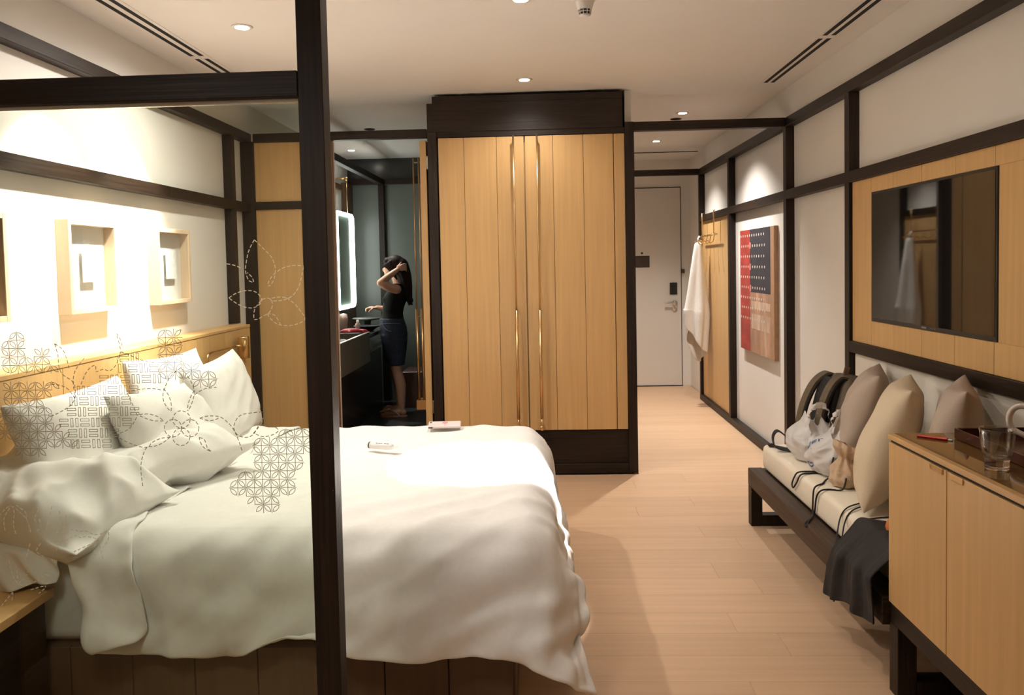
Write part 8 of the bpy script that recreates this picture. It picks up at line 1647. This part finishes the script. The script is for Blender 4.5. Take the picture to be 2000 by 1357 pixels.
# lanyard with key tag hanging over the bench edge
ly = thing('lanyard', 'dark lanyard cords with black key tag dangling over the bench front', 'lanyard', (1.13, 3.10, 0.13))
b = BM()
tube(b, catmull([(1.44, 3.40, 0.47), (1.382, 3.329, zc), (1.301, 3.256, zc), (1.215, 3.185, zc), (1.193, 3.20, 0.40), (1.150, 3.13, 0.325), (1.126, 3.115, 0.29), (1.124, 3.10, 0.245)], 6), 0.0030, 7)
tube(b, catmull([(1.44, 3.32, 0.465), (1.331, 3.243, zc), (1.222, 3.150, zc), (1.193, 3.15, 0.40), (1.150, 3.08, 0.330), (1.126, 3.075, 0.29), (1.124, 3.09, 0.245)], 6), 0.0030, 7)
tube(b, catmull([(1.40, 3.08, zc), (1.325, 3.07, zc), (1.252, 3.05, zc), (1.202, 3.046, zc - 0.003), (1.193, 3.08, 0.40), (1.150, 3.04, 0.330), (1.126, 3.05, 0.29), (1.124, 3.085, 0.245)], 6), 0.0030, 7)
obj('cords', b, cord, ly, smooth=True)
b = BM()
tube(b, [(1.122, 3.09 + 0.014 * math.cos(a * 0.5236), 0.268 + 0.030 * math.sin(a * 0.5236)) for a in range(12)], 0.004, 7, closed=True)
obj('sliding_loop', b, black_c, ly, smooth=True)
b = BM()
lathe(b, [(0.0, 0.0), (0.005, 0.002), (0.004, 0.012), (0.006, 0.016), (0.003, 0.024), (0.003, 0.05), (0.0, 0.052)], (1.122, 3.09, 0.183), 10)
obj('clasp', b, brass, ly, smooth=True)
b = BM()
box(b, 1.116, 1.128, 3.095, 3.125, 0.145, 0.178, bev=0.004)
box(b, 1.117, 1.127, 3.072, 3.094, 0.150, 0.180, bev=0.004)
box(b, 1.119, 1.125, 3.070, 3.076, 0.118, 0.150, bev=0.001)
obj('key_tag', b, black_pl, ly)

# dark jacket thrown over the bench edge
jk = BM()
rows_ = []
NI, NK = 44, 30
for i in range(NI + 1):
    u = i / NI
    rw = []
    for k in range(NK + 1):
        t = k / NK
        ybase = 2.665 + (0.30 + 0.16 * min(1, t * 1.4)) * u
        fold = 0.022 * math.sin(17 * u + 2.0 * t) + 0.010 * math.sin(31 * u - 3 * t)
        x_edge = 1.12
        s_2 = t * 0.62
        hem = 0.06 * math.sin(2.6 * u + 0.4)
        if s_2 < 0.14:
            p = (1.335 - s_2 * 1.0 - 0.08 * u * (1 - s_2 / 0.14), ybase, 0.462 + 0.35 * max(0, fold) + 0.004)
        else:
            v = (s_2 - 0.14) / 0.48
            vv_ = v * (0.97 + 0.03 * math.sin(9 * u))
            xx_ = 1.195 - 0.085 * min(1, v * 2.6) - 0.6 * max(-0.01, fold) * min(1, v * 3)
            p = (xx_, ybase + 0.015 * math.sin(5 * v + 3 * u), 0.462 - (0.25 + 0.095 * u) * vv_)
            if v < 0.05:
                p = (p[0], p[1], 0.462 - 0.012 * v / 0.05)
        rw.append(jk.verts.new(p))
    rows_.append(rw)
for A, B in zip(rows_, rows_[1:]):
    for k in range(NK):
        jk.faces.new((A[k], A[k + 1], B[k + 1], B[k]))
o = obj('jacket', jk, nmat('dark_jacket_cloth', (0.011, 0.008, 0.008), 0.8, amt=0.3, scale=(60, 60, 60), bump=0.2, dist=0.002), smooth=True)
o.modifiers.new('solid', 'SOLIDIFY').thickness = 0.006
tag(subsurf(o), 'dark brown-black jacket draped over the bench edge beside the cabinet', 'jacket')
o = obj('orange', lathe(BM(), [(0.0, 0.0), (0.018, 0.003), (0.036, 0.02), (0.041, 0.04), (0.036, 0.06), (0.016, 0.076), (0.0, 0.074)], (1.262, 2.84, ZS + 0.001), 24), nmat('orange_peel', (0.55, 0.16, 0.03), 0.5, amt=0.08, scale=(90, 90, 90), bump=0.2, dist=0.001), smooth=True)
tag(o, 'orange fruit half hidden behind the cabinet edge on the bench', 'fruit')
